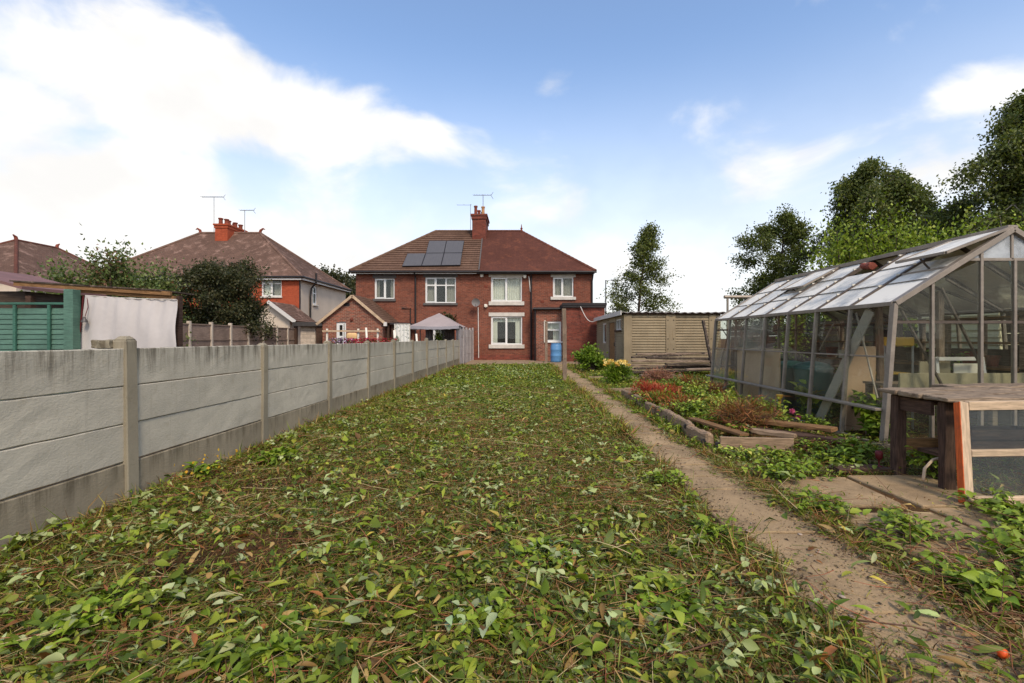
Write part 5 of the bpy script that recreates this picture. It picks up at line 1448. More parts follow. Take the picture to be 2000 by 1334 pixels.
# gables
for (yg, near) in ((GY0, 1), (GY1, 0)):
    xs = [GXE, 4.77, 5.34, 5.73, 6.12, 6.63, GXE2]
    def top_z(x): return ZEV + (ZRG - ZEV) * (1 - abs(x - GXR) / (GXR - GXE))
    for x in xs[1:-1]:
        bar((x, yg, 0), (x, yg, min(top_z(x) - 0.03, 2.2 if x == 5.73 else 9)), 0.045, 0.035, 'alu', (1, 0, 0))
    bar((side_x(.02), yg, 0.02), (side_x(.02, 1), yg, 0.02), 0.05, 0.05, 'alu', name='sill_rail')
    bar((side_x(1.47), yg + .012, 1.47), (side_x(1.47, 1), yg + .012, 1.47), 0.03, 0.035, 'alu_dark', name='cross_rail')
    bar((side_x(.62), yg + .012, 0.66), (side_x(.62, 1), yg + .012, 0.66), 0.03, 0.03, 'alu', name='cross_rail')
    xl = GXE + (GXR - GXE) * (2.2 - ZEV) / (ZRG - ZEV)
    bar((xl, yg, 2.2), (2 * GXR - xl, yg, 2.2), 0.03, 0.035, 'alu', name='cross_rail')
    bar((GXR, yg, 2.2), (GXR, yg, ZRG - .02), 0.03, 0.03, 'alu', (1, 0, 0))
    for a, b in zip(xs, xs[1:]):
        a_, b_ = a + 0.02, b - 0.02
        for (z0, z1, xo) in ((0.05, 0.645, 0), (0.675, 1.455, 0)):
            pane([(a_ if a > GXE else side_x(z0) + .04, yg - .004, z0), (b_ if b < GXE2 else side_x(z0, 1) - .04, yg - .004, z0), (b_ if b < GXE2 else side_x(z1, 1) - .04, yg - .004, z1), (a_ if a > GXE else side_x(z1) + .04, yg - .004, z1)], 'gh_glass')
        z1a, z1b = min(2.185, top_z(a_) - 0.03), min(2.185, top_z(b_) - 0.03)
        pane([(a_, yg - .004, 1.49), (b_, yg - .004, 1.49), (b_, yg - .004, max(1.5, z1b)), (a_, yg - .004, max(1.5, z1a))], 'gh_glass')
    for sgn in (0, 1):
        A_, B_, C_ = (xl + .05, yg - .004, 2.22), (GXR - .02, yg - .004, 2.22), (GXR - .02, yg - .004, ZRG - .04)
        if sgn: A_, B_, C_ = [(2 * GXR - p[0], p[1], p[2]) for p in (A_, B_, C_)]
        v = MB(); v.face([A_, B_, C_]); v.face([(p[0], p[1] + .004, p[2]) for p in (A_, C_, B_)]); v.build('pane', M['gh_clear'], green, recalc=False)
    # diagonal stays inside the gable
    for (p, q) in (((1761, 607), (1843, 758)), ((1839, 563), (1912, 706)), ((1848, 545), (1957, 607)), ((1918, 513), (2000, 565))):
        a, b = W(*p, yg + 0.06), W(*q, yg + 0.06)
        if near: bar(a, b, 0.022, 0.03, 'alu_dark', (0, 1, 0), 'brace')
# diagonal braces along the long side
for (p, q, m, w_) in (((1672, 611), (1714, 778), 'alu', 0.018), ((1628, 633), (1601, 684), 'alu', 0.016), ((1420, 660), (1404, 728), 'alu', 0.016), ((1409, 640), (1427, 668), 'alu', 0.014)):
    def hit(px, py):
        u, v = (px - CX) / F, -(py - CY) / F      # meets the side plane, 3 cm inside
        Y = (GX0 + 0.04 + (GXE - GX0) / ZEV * H) / (u - (GXE - GX0) / ZEV * v)
        return (u * Y, Y, H + v * Y)
    bar(hit(*p), hit(*q), w_, 0.02, m, (1, 0, 0), 'brace')
for k in (2, 4, 6):
    y = GY0 + bay * k
    bar(roof_p(0.05, y, 0, -.04), (GXR, y, ZRG - 0.38), 0.03, 0.03, 'alu_dark', name='tie_bar')
    bar(roof_p(0.05, y, 1, -.04), (GXR, y, ZRG - 0.38), 0.03, 0.03, 'alu_dark', name='tie_bar')

# what stands in and against the greenhouse
o = thing('leaning_board', 'long grey board leaning diagonally inside the near greenhouse side', 'board', hit(1603, 812))
p_, q_ = Vector(hit(1603, 812)), Vector(hit(1700, 606))
p_ = p_ + (p_ - q_) * ((p_.z - 0.03) / (q_.z - p_.z))
MB().beam(p_, q_, 0.15, 0.02, (1, 0, 0.1)).build('plank', M['grey_board'], o, bevel=0.003)
o = thing('hardboard_sheet', 'beige hardboard sheet standing behind the greenhouse glass', 'board', (4.62, 6.55, 0))
MB().hexa([(4.42, 6.5, 0), (4.92, 6.62, 0), (4.92, 6.65, 0), (4.42, 6.53, 0), (4.46, 6.5, 1.17), (4.94, 6.62, 1.17), (4.94, 6.65, 1.17), (4.46, 6.53, 1.17)]).build('sheet', M['beige_board'], o, bevel=0.012)
MB().box(4.5, 4.62, 6.46, 6.49, 0.32, 0.42).build('vent_slot', M['black'], o)
o = thing('plaster_board', 'stained brown board inside the far part of the greenhouse', 'board', (4.5, 8.9, 0))
MB().box(4.40, 4.43, 8.15, 9.75, 0.0, 1.06).build('sheet', M['beige_board'], o, bevel=0.005)
MB().box(4.40, 4.425, 8.1, 9.8, 1.065, 1.10).build('top_batten', M['wood_pale'], o)
for k, (x, y, r, h, lab) in enumerate(((4.98, 8.15, 0.3, 0.82, 'near teal water tub inside the greenhouse'), (5.0, 8.85, 0.32, 0.8, 'far teal water tub inside the greenhouse'))):
    o = thing('water_tub', lab, 'tub', (x, y, 0), 'teal tubs in the greenhouse')
    MB().lathe((x, y, 0), [(r * .8, 0), (r, h * .9), (r * 1.05, h * .92), (r * 1.05, h * .96)], 20).build('tub', M['teal'], o, smooth=True)
    MB().lathe((x, y, h * .955), [(r * 1.04, 0), (r * .8, 0.06), (r * .3, 0.1)], 20).build('lid', M['teal'], o, smooth=True)
bnch = thing('potting_bench', 'long timber staging inside the greenhouse near gable', 'bench', (5.9, 6.0, 0))
MB().box(4.55, 7.0, 5.72, 5.75, 0.68, 0.86).build('front_board', M['cream_board'], bnch, bevel=0.004)
MB().box(4.55, 7.0, 5.76, 6.35, 0.68, 0.71).build('top', M['wood_grey'], bnch)
for x in (4.6, 5.75, 6.95):
    for y in (5.8, 6.3): MB().box(x - .03, x + .03, y - .03, y + .03, 0, 0.68).build('leg', M['wood_grey'], bnch)
o = thing('seed_tray_frame', 'white empty frame standing on the greenhouse staging', 'frame', (5.55, 6.05, 0.71))
for (a, b) in (((5.3, 0.75), (5.9, 0.75)), ((5.3, 1.02), (5.9, 1.02)), ((5.3, 0.72), (5.32, 1.04)), ((5.9, 0.72), (5.9, 1.04))):
    MB().beam((a[0], 6.05, a[1]), (b[0], 6.1, b[1]), 0.03, 0.045).build('rail', M['white'], o)
for k, (x, z, m, lab) in enumerate(((5.15, 0.98, 'cream_board', 'cream panel standing on the left of the greenhouse staging'), (5.65, 0.95, 'ivory', 'ivory panel standing behind the white frame on the staging'))):
    o = thing('panel_offcut', lab, 'panel', (x, 6.15, 0.71))
    MB().box(x, x + 0.4, 6.15 + .06 * k, 6.17 + .06 * k, 0.712, z).build('sheet', M[m], o, bevel=0.004)
shv = thing('shelving_rack', 'grey timber shelving rack along the back of the greenhouse', 'shelves', (6.75, 8, 0))
for y in (6.1, 7.2, 8.3, 9.4, 10.4):
    for x in (6.45, 7.0): MB().box(x - .03, x + .03, y - .03, y + .03, 0, 1.62).build('upright', M['wood_grey'], shv)
for z in (0.45, 0.85, 1.2, 1.55): MB().box(6.42, 7.03, 6.05, 10.45, z, z + .03).build('shelf', M['wood_brown'], shv)
rr_ = random.Random(4)
seen_ = {}
ORD = ('nearest', 'second', 'third', 'fourth', 'fifth', 'sixth', 'seventh', 'eighth', 'ninth')
for k in range(16):
    z = rr_.choice((0.48, 0.88, 1.23)); y = 6.25 + 0.26 * k
    nm, m, lab = rr_.choice((('plant_pot', 'terracotta', 'small clay pot on the greenhouse shelves'), ('plant_pot', 'black', 'black plastic pot on the greenhouse shelves'), ('paint_tin', 'ivory', 'pale tin on the greenhouse shelves')))
    r_ = rr_.uniform(0.07, 0.11)
    o = MB().lathe((6.6 + rr_.uniform(-.05, .25), y, z), [(r_ * .7, 0), (r_, r_ * 1.7), (r_ * 1.1, r_ * 1.7), (r_ * 1.1, r_ * 2), (r_ * .9, r_ * 2), (r_ * .85, r_ * 1.8)] if nm == 'plant_pot' else [(r_, 0), (r_, 0.16), (r_ * .92, .16), (r_ * .9, .15)], 14).build(nm, M[m], None, smooth=False)
    seen_[z] = seen_.get(z, -1) + 1
    tag(o, '%s on the %s greenhouse shelf, %s from the gable' % (lab.split(' on the')[0], {0.48: 'bottom', 0.88: 'middle', 1.23: 'upper'}[z], ORD[seen_[z]]), 'pot' if nm == 'plant_pot' else 'tin', 'pots and tins on the greenhouse shelves')
for k, (p, q, x) in enumerate((((1835, 566), (1838, 722), 0), ((1716, 603), (1722, 752), 0))):
    o = thing('roof_prop', ('grey timber prop inside the greenhouse behind the gable glass', 'grey timber prop inside the greenhouse behind the long side')[k], 'post', W(q[0], 0, 6.2 + .5 * k)[:2] + (0,))
    Y = 6.2 + .5 * k
    MB().beam((W(q[0], 0, Y)[0], Y, 0), (W(p[0], 0, Y)[0], Y, 1.9), 0.075, 0.06, (0, 1, 0)).build('post', M['wood_grey'], o, bevel=0.004)
ch = thing('plastic_chair', 'yellow chair inside the greenhouse', 'chair', (5.2, 6.75, 0))
c = W(1755, 668, 6.7)
MB().box(c[0] - .22, c[0] + .22, 6.68, 6.72, c[2] - .06, c[2] + .07).build('backrest', M['yellow'], ch, bevel=0.015)
MB().box(c[0] - .22, c[0] + .22, 6.72, 7.1, 0.76, 0.79).build('seat', M['yellow'], ch, bevel=0.01)
for x in (-.2, .2):
    MB().tube([(c[0] + x, 6.7, 0), (c[0] + x, 6.7, c[2])], 0.015, 6).build('leg', M['metal_grey'], ch)
    MB().tube([(c[0] + x, 7.08, 0), (c[0] + x, 7.08, 0.77)], 0.015, 6).build('leg', M['metal_grey'], ch)
o = thing('rope', 'pale blue rope hanging inside the greenhouse gable at the right edge', 'rope', W(1985, 740, 5.7))
MB().tube([W(1970, 505, 5.62), W(1981, 545, 5.62), W(1983, 620, 5.62), W(1978, 690, 5.62), W(1982, 748, 5.62)], 0.009, 6).build('rope', M['hose_blue'], o, smooth=True)
tc_ = roof_p(0.82, GY0 + bay * 2.5, 0, .02)
o = thing('ridge_tile', 'broken terracotta tile lying in the gap of the greenhouse roof', 'tile', tc_)
MB().tube([roof_p(0.76, GY0 + bay * 2.35, 0, .05), roof_p(0.80, GY0 + bay * 2.75, 0, .06)], [0.06, 0.05], 8).build('tile', M['terracotta'], o, bevel=0.01, sub=0.06, jit=0.006)

tag(MB().box(7.06, 7.09, 5.7, 10.4, 0.02, 1.12).build('lining_board', M['wood_darkfence'], None, bevel=0.004), 'dark board lining along the far side of the greenhouse', 'board')
# cream shed and dark boundary fence behind the greenhouse
cs = thing('weatherboard_shed', 'cream weatherboard shed seen through the greenhouse at the right edge', 'shed', (9.4, 8.8, 0))
z = 0.0
while z < 2.2:
    MB().hexa([(8.25, 8.18, z), (10.6, 8.18, z), (10.6, 8.24, z), (8.25, 8.24, z), (8.25, 8.205, z + .13), (10.6, 8.205, z + .13), (10.6, 8.24, z + .13), (8.25, 8.24, z + .13)]).build('board', M['cream'], cs)
    MB().hexa([(8.23, 8.2, z), (8.29, 8.2, z), (8.29, 9.9, z), (8.23, 9.9, z), (8.255, 8.2, z + .13), (8.29, 8.2, z + .13), (8.29, 9.9, z + .13), (8.255, 9.9, z + .13)]).build('board', M['cream'], cs)
    z += 0.13
MB().hexa([(8.1, 8.05, 2.2), (10.8, 8.05, 2.2), (10.8, 10.1, 2.2), (8.1, 10.1, 2.2), (8.1, 8.05, 2.3), (10.8, 8.05, 2.3), (10.8, 10.1, 2.3), (8.1, 10.1, 2.3)]).build('roof', M['felt'], cs)
MB().box(8.3, 10.5, 9.85, 9.9, 0, 2.19).build('back_wall', M['cream'], cs)
bf = thing('boundary_fence', 'dark brown boarded boundary fence behind the greenhouse', 'fence', (8.1, 14, 0))
y = 10.2
while y < 18.4:
    MB().box(8.06, 8.14, y - .05, y + .05, -0.1, 1.75).build('post', M['wood_dark'], bf)
    for r in range(9):
        MB().box(8.08, 8.10, y + .05, min(y + 1.8, 18.5) - .05, 0.04 + 0.19 * r, 0.22 + 0.19 * r).build('board', M['wood_darkfence'], bf)
    y += 1.85
y = 2.0
while y < 8.0:
    MB().box(8.06, 8.14, y - .05, y + .05, -0.1, 1.75).build('post', M['wood_dark'], bf)
    for r in range(9):
        MB().box(8.08, 8.10, y + .05, y + 1.45, 0.04 + 0.19 * r, 0.22 + 0.19 * r).build('board', M['wood_darkfence'], bf)
    y += 1.5

# ------------------------------------------------------------------ work bench and the sash leaning on it
wb_ = thing('work_bench', 'rough old plank bench in front of the greenhouse gable', 'bench', (4.4, 4.3, 0))
for k, (y0, y1, z_, xa_, xb_) in enumerate(((3.86, 4.10, 0.775, 3.46, 6.0), (4.105, 4.33, 0.78, 3.42, 5.9), (4.335, 4.56, 0.785, 3.40, 5.95), (4.57, 4.82, 0.80, 4.15, 5.9))):
    MB().beam((xa_, (y0 + y1) / 2, z_), (xb_, (y0 + y1) / 2 + .02, z_ + .01), y1 - y0, 0.04).build('plank', M['wood_table'], wb_, bevel=0.007, sub=0.2, jit=0.005)
for (x, y) in ((3.56, 3.98), (3.5, 4.42), (5.6, 3.98), (5.6, 4.45)):
    MB().beam((x, y, -0.02), (x, y, 0.75), 0.095, 0.08, (0, 1, 0)).build('leg', M['wood_dark'], wb_, bevel=0.006, sub=0.2, jit=0.003)
MB().beam((3.5, 4.05, 0.68), (3.5, 4.4, 0.68), 0.03, 0.12).build('side_rail', M['wood_dark'], wb_)
MB().beam((3.55, 4.42, 0.3), (5.6, 4.45, 0.3), 0.04, 0.1).build('stretcher', M['wood_brown'], wb_)
MB().beam((3.6, 4.2, 0.27), (5.6, 4.2, 0.27), 0.25, 0.03).build('shelf', M['wood_dark'], wb_)
MB().beam((3.6, 4.55, 0.7), (5.5, 4.55, 0.7), 0.03, 0.12).build('back_rail', M['wood_dark'], wb_)
o = thing('seed_crate', 'dark wooden crate stored under the work bench', 'crate', (4.2, 4.25, 0.285))
for z in (0.30, 0.40): MB().box(3.9, 4.5, 4.12, 4.14, z, z + .085).build('slat', M['wood_dark'], o)
for z in (0.30, 0.40): MB().box(3.9, 4.5, 4.30, 4.32, z, z + .085).build('slat', M['wood_dark'], o)
for x in (3.9, 4.48): MB().box(x, x + .02, 4.14, 4.30, 0.3, 0.485).build('end', M['wood_dark'], o)
sash = thing('window_sash', 'old glazed wooden sash with an orange edge leaning on the work bench', 'window frame', (4.3, 3.7, 0))
tp0, bt0 = Vector((3.50, 3.82, 0.765)), Vector((3.34, 3.60, 0.0))
tp1, bt1 = Vector((5.1, 3.82, 0.785)), Vector((5.1, 3.60, 0.02))
upv = Vector((0, -1, 0.3))
MB().beam(bt0 + Vector((.035, 0, 0)), tp0 + Vector((.035, 0, 0)), 0.068, 0.05, upv).build('stile', M['wood_pale'], sash, bevel=0.003)
MB().beam(bt0 + Vector((-.004, 0, 0)), tp0 + Vector((-.004, 0, 0)), 0.006, 0.056, upv).build('orange_edge', M['wood_orange'], sash)
MB().beam(bt1, tp1, 0.07, 0.05, upv).build('stile', M['wood_pale'], sash, bevel=0.003)
for f, h_ in ((0.965, 0.07), (0.5, 0.05), (0.05, 0.07)):
    a, b = bt0.lerp(tp0, f), bt1.lerp(tp1, f)
    MB().beam(a + Vector((.075, 0, 0)), b - Vector((.04, 0, 0)), 0.045, h_).build('rail', M['wood_pale'], sash, bevel=0.003)
for f0, f1 in ((0.09, 0.465), (0.535, 0.92)):
    c = [bt0.lerp(tp0, f0) + Vector((.07, 0, 0)), bt1.lerp(tp1, f0) - Vector((.03, 0, 0)), bt1.lerp(tp1, f1) - Vector((.03, 0, 0)), bt0.lerp(tp0, f1) + Vector((.07, 0, 0))]
    MB().hexa(c + [p + Vector((0, 0.004, 0.001)) for p in c]).build('pane', M['gh_glass'], sash)
o = thing('hose_loop', 'pale hose looping out from under the work bench', 'hose', (3.5, 4.1, 0))
MB().tube([W(1803, 938, 3.95), W(1806, 915, 4.0), W(1822, 898, 4.05), W(1845, 893, 4.1), W(1880, 900, 4.1)], 0.012, 6).build('hose', M['wood_pale'], o, smooth=True)
o = thing('glass_goblet', 'small dark red goblet standing on the board beside the bench leg', 'glass', (3.38, 4.5, 0.062))
c = (3.38, 4.5, 0.062)
MB().lathe(c, [(0.03, 0), (0.03, 0.006), (0.006, 0.012), (0.006, 0.06), (0.028, 0.08), (0.034, 0.12), (0.028, 0.15), (0.024, 0.15)], 14).build('cup', M['red'], o, smooth=True)
o = tag(MB().beam((2.95, 4.5, 0.04), (3.45, 4.5, 0.045), 0.16, 0.045).build('plank', M['wood_dark'], None, bevel=0.006, sub=0.15, jit=0.003), 'flat dark board on the ground left of the bench', 'plank')

# ------------------------------------------------------------------ raised bed
bed = thing('raised_bed', 'raised bed edged with split logs and boards beside the path', 'raised bed', (2.8, 7.5, 0))
logs = [((2.17, 10.3), (2.18, 8.55), 0.17), ((2.16, 8.3), (2.18, 6.9), 0.17), ((2.15, 6.95), (2.12, 5.95), 0.19), ((2.10, 6.0), (2.13, 5.4), 0.17)]
for k, (p, q, h_) in enumerate(logs):
    lm = MB().beam((p[0], p[1], h_ / 2 - .01), (q[0], q[1], h_ / 2 + .01), 0.09, h_ + .04).build('log', M['wood_log'], bed, bevel=0.02, sub=0.12, jit=0.010)
for (x, y, z) in ((2.07, 5.45, 0.1), (2.18, 5.33, 0.09), (2.09, 6.1, 0.15)):
    MB().tube([(x, y, z), (x - .01, y - .04, z)], 0.028, 10).build('pipe_end', M['black'], bed)
MB().beam((2.2, 5.3, 0.09), (2.98, 5.22, 0.09), 0.03, 0.18).build('front_board', M['wood_log'], bed, bevel=0.004, sub=0.2, jit=0.002)
MB().beam((2.28, 6.4, 0.2), (2.5, 5.35, 0.19), 0.12, 0.03).build('loose_board', M['wood_brown'], bed, bevel=0.004)
MB().beam((2.2, 10.4, 0.1), (3.4, 10.35, 0.1), 0.06, 0.2).build('back_board', M['wood_log'], bed, bevel=0.01, sub=0.2, jit=0.004)
MB().grid(14, 24, lambda u, v: (2.2 + 1.6 * u, 5.35 + 5.0 * v, 0.05 + 0.06 * math.sin(math.pi * u) + 0.015 * math.sin(9 * u + 13 * v))).build('soil', M['earth'], bed, recalc=False, smooth=True)
for k, (p, q, w_, m, lab) in enumerate((((3.0, 6.3, 0.2), (3.62, 5.5, 0.22), 0.2, 'wood_brown', 'brown plank on top of the stack at the corner of the raised bed'), ((2.9, 6.1, 0.12), (3.6, 5.32, 0.13), 0.22, 'wood_dark', 'dark plank underneath in the stack at the corner of the raised bed'), ((2.7, 5.6, 0.19), (3.05, 5.3, 0.19), 0.12, 'wood_log', 'short rusty board lying over the front of the raised bed'), ((2.5, 9.6, 0.16), (3.1, 9.3, 0.16), 0.3, 'wood_log', 'pinkish board lying among the red plants in the raised bed'))):
    tag(MB().beam(p, q, w_, 0.045).build('plank', M[m], None, bevel=0.006, sub=0.15, jit=0.004), lab, 'plank')
o = thing('plant_stake', 'yellow plastic stake in front of the greenhouse', 'stake', (W(1523, 0, 7.2)[0], 7.2, 0))
c = W(1523, 771, 7.2)
MB().tube([(c[0], 7.2, 0), (c[0], 7.2, c[2] - .06)], 0.022, 8).build('stem', M['yellow'], o)
MB().lathe((c[0], 7.2, c[2] - .06), [(0.03, 0), (0.045, 0.05), (0.05, 0.06), (0.03, 0.062)], 12).build('cap', M['yellow'], o)
# ------------------------------------------------------------------ weeds, cut leaves, stalks
rng = np.random.default_rng(99)
_w = [(rng.uniform(-1, 1, 2) * s, rng.uniform(0, 6.28)) for s in (0.9, 1.4, 2.2, 3.1, 4.4, 6.0) for _ in range(3)]
def fld(x, y, off=0.0, sc_=1.0):
    v = 0
    for i, (k, ph) in enumerate(_w):
        v = v + np.sin((k[0] * x + k[1] * y) * 1.7 * sc_ + ph + off * (i + 1)) / (1 + 0.12 * i)
    return v / 6.5
LAWN_L, LAWN_R = -3.1, 1.36
def in_lawn(x, y): return (x > LAWN_L) & (x < LAWN_R + 0.05 * np.sin(3 * y) + 0.04 * np.sin(7.3 * y)) & (y < 23.1)
def cover(x, y):
    """how thickly the litter lies"""
    d = np.zeros_like(x)
    lawn = in_lawn(x, y)
    b = fld(x, y)
    d = np.where(lawn, np.clip(0.95 - 3.0 * np.clip(b - 0.06, 0, 1), 0.14, 1.0), d)
    onpath = (x > LAWN_R) & (x < 1.98)
    d = np.where(onpath & ~lawn, np.clip((fld(x, y, 1.3, 1.4) - 0.42) * 0.5 + np.clip(0.10 + 0.16 * fld(x * 0 + 4.0, y, 0.7, 2.4) - np.abs(x - 1.36), 0, 1) * 4 + np.clip(0.17 + 0.22 * fld(x * 0 + 1.0, y, 1.7, 2.4) - np.abs(x - 1.98), 0, 1) * 4.5, 0.006, 0.8), d)
    d = np.where(onpath & (y < 2.8), np.maximum(d, 0.05 + 0.4 * np.clip((2.2 - y), 0, 1) + 1.6 * np.clip(x - 1.72 - 0.25 * np.clip(y - 1.8, 0, 1), 0, 1)), d)
    right = (x >= 1.98)
    r = np.clip(0.42 + 0.9 * fld(x, y, 2.1, 1.2), 0.06, 0.85)
    r = np.where(y < 2.9, np.clip(0.55 + 0.6 * fld(x, y, 2.1, 1.2), 0.25, 1), r)
    slabs_ = (x > 2.25) & (x < 3.8) & (y > 2.75) & (y < 4.35)
    r = np.where(slabs_, np.clip(0.03 + 0.9 * (fld(x, y, 0.4, 2.0) - 0.28) + 1.6 * np.clip(0.06 - np.abs(x - 3.0), 0, 1) + 2.4 * np.clip(2.42 - x, 0, 1), 0.01, 0.6), r)
    bedz = (x > 2.1) & (x < 3.7) & (y > 5.3) & (y < 10.4)
    r = np.where(bedz, 0.25, r)
    gh_in = (x > 4.15) & (x < 7.3) & (y > 5.4) & (y < 10.7)
    r = np.where(gh_in, 0.08, r)
    r = np.where(((y > 11.25) & (y < 12.0) | (y > 14.9) & (y < 15.9)) & (x < 3.9), 0.05, r)
    d = np.where(right, r, d)
    d = np.where((y > 18.3) & (x > 3.7), 0, d)
    d = np.where(y > 23.1, 0, d)
    d = np.where(x < LAWN_L, 0, d)
    return d
def scatter(n_per_m2, y0, y1, xr=7.9):
    n = int(n_per_m2 * (xr - LAWN_L) * (y1 - y0))
    x, y = rng.uniform(LAWN_L, xr, n), rng.uniform(y0, y1, n)
    keep = (rng.random(n) < cover(x, y)) & (x < 1.08 * y + 2.6) & (x > -1.12 * y - 1.0)
    return x[keep], y[keep]
def ground_z(x, y):
    z = -0.012 + 0.010 * np.sin(1.9 * x + 0.6 * y) * np.sin(1.3 * y - 0.5 * x) + 0.006 * np.sin(5.1 * x + 1.7) * np.sin(4.3 * y)
    z = np.where((x > 1.36) & (x < 1.98), 0.03, z)
    z = np.where((x > 2.25) & (x < 3.8) & (y > 2.75) & (y < 4.35), 0.024, z)
    return np.where((x > 2.2) & (x < 3.7) & (y > 5.4) & (y < 10.3), 0.08, z)
# templates: leaf along +x, 1 long; rows of (left, midrib, right)
def tmpl(sections, fold, curl, wave=0.0):
    v = []
    for i, (x, w) in enumerate(sections):
        z = -curl * (x - 0.25) ** 2
        v += [(x, w, z + fold * w + wave * math.sin(7 * x + 1)), (x, 0, z), (x, -w, z + fold * w + wave * math.sin(6 * x))]
    q = []
    for i in range(len(sections) - 1):
        a = 3 * i
        q += [(a, a + 1, a + 4, a + 3), (a + 1, a + 2, a + 5, a + 4)]
    return np.array(v), np.array(q)
OVATE = tmpl([(0, .02), (.14, .2), (.38, .32), (.68, .22), (1, .01)], 0.45, 0.35)
OVATE2 = tmpl([(0, .02), (.2, .27), (.45, .34), (.72, .24), (1, .01)], -0.3, -0.3, 0.02)
ROUND = tmpl([(0, .06), (.16, .36), (.48, .47), (.82, .34), (1, .08)], 0.3, 0.25)
OVATE_S = tmpl([(0, .03), (.4, .33), (1, .01)], 0.45, 0.35)
OVATE2_S = tmpl([(0, .03), (.42, .35), (1, .01)], -0.3, -0.3)
ROUND_S = tmpl([(0, .1), (.5, .46), (1, .1)], 0.3, 0.25)
LANCE_S = tmpl([(0, .01), (.45, .13), (1, .005)], 0.6, 0.55)
LANCE = tmpl([(0, .01), (.2, .11), (.5, .13), (.8, .08), (1, .005)], 0.6, 0.55, 0.02)
def lobed(n=5, notch=0.45):
    v, q = [(0, 0, 0)], []
    for i in range(n):
        a = (i - (n - 1) / 2) * 0.62
        L = 1.0 - 0.16 * abs(i - (n - 1) / 2)
        v.append((L * math.cos(a), L * math.sin(a), -0.12 * L + 0.03 * (i % 2)))
    for i in range(n + 1):
        a = (i - n / 2) * 0.62
        v.append((notch * math.cos(a), notch * math.sin(a), 0.05))
    for i in range(n): q.append((0, n + 1 + i, 1 + i, n + 2 + i))
    return np.array(v), np.array(q)
LOBED = lobed()
SPLINT = (np.array([(0, 0, 0), (.5, .03, .04), (1, 0, -.03), (.5, -.03, .04)], float), np.array([(0, 1, 2, 3)]))
SIMPLE = (np.array([(0, 0, 0), (.45, .27, .05), (1, 0, -.06), (.45, -.27, .05)], float), np.array([(0, 1, 2, 3)]))
def stamp(tm, P, L, yaw, pitch, roll):
    v, q = tm
    n = len(P)
    cy, sy, cp, sp, cr, sr = np.cos(yaw), np.sin(yaw), np.cos(pitch), np.sin(pitch), np.cos(roll), np.sin(roll)
    Rm = np.empty((n, 3, 3))
    Rm[:, 0, 0] = cy * cp; Rm[:, 1, 0] = sy * cp; Rm[:, 2, 0] = sp
    Rm[:, 0, 1] = -sy * cr - cy * sp * sr; Rm[:, 1, 1] = cy * cr - sy * sp * sr; Rm[:, 2, 1] = cp * sr
    Rm[:, 0, 2] = sy * sr - cy * sp * cr; Rm[:, 1, 2] = -cy * sr - sy * sp * cr; Rm[:, 2, 2] = cp * cr
    V = np.einsum('nij,kj->nki', Rm, v) * np.reshape(L, (-1, 1, 1)) + P[:, None, :]
    Q = (q[None] + (np.arange(n) * len(v))[:, None, None]).reshape(-1, 4)
    return V.reshape(-1, 3), Q
class Pile:
    def __init__(s): s.V, s.Q, s.C, s.n = [], [], [], 0
    def add(s, V, Q, Cc):
        s.V.append(V); s.Q.append(Q + s.n); s.C.append(Cc); s.n += len(V)
    def build(s, name, m, label, cat='leaves'):
        o = np_mesh(name, np.concatenate(s.V), np.concatenate(s.Q), np.concatenate(s.C), m)
        return tag(o, label, cat, kind='stuff')
PAL_TOP = np.array(G((108, 128, 26), (122, 138, 34), (90, 110, 24), (134, 146, 42), (76, 94, 22), (146, 152, 50)))
PAL_UND = np.array(G((154, 166, 98), (168, 178, 114), (142, 154, 84), (180, 186, 130)))
PAL_YEL = np.array(G((154, 156, 62), (184, 166, 70), (132, 140, 56)))
PAL_BRN = np.array(G((146, 110, 58), (168, 132, 72), (118, 86, 46), (186, 154, 94), (150, 96, 50)))
def leaf_cols(n, x, y, dead=0.0):
    """green upper sides, pale undersides, yellowed and dead leaves; drifts of each"""
    u = rng.random(n)
    pale = np.clip(0.13 + 0.40 * fld(x, y, 4.0, 1.6), 0.03, 0.5)
    brown = np.clip((np.where(y < 8, 0.04, 0.0) + dead + 0.8 * np.clip(fld(x, y) - 0.1, 0, 1)) * np.clip(1.25 - y / 16, 0.45, 1), 0, 0.8)
    c = PAL_TOP[rng.integers(0, len(PAL_TOP), n)]
    c = np.where((u < pale)[:, None], PAL_UND[rng.integers(0, len(PAL_UND), n)], c)
    c = np.where(((u > 0.93))[:, None], PAL_YEL[rng.integers(0, len(PAL_YEL), n)], c)
    c = np.where((rng.random(n) < brown)[:, None], PAL_BRN[rng.integers(0, len(PAL_BRN), n)], c)
    return c * rng.uniform(0.5, 1.15, (n, 1)) * rng.uniform(0.94, 1.06, (n, 3))
litter, small = Pile(), Pile()
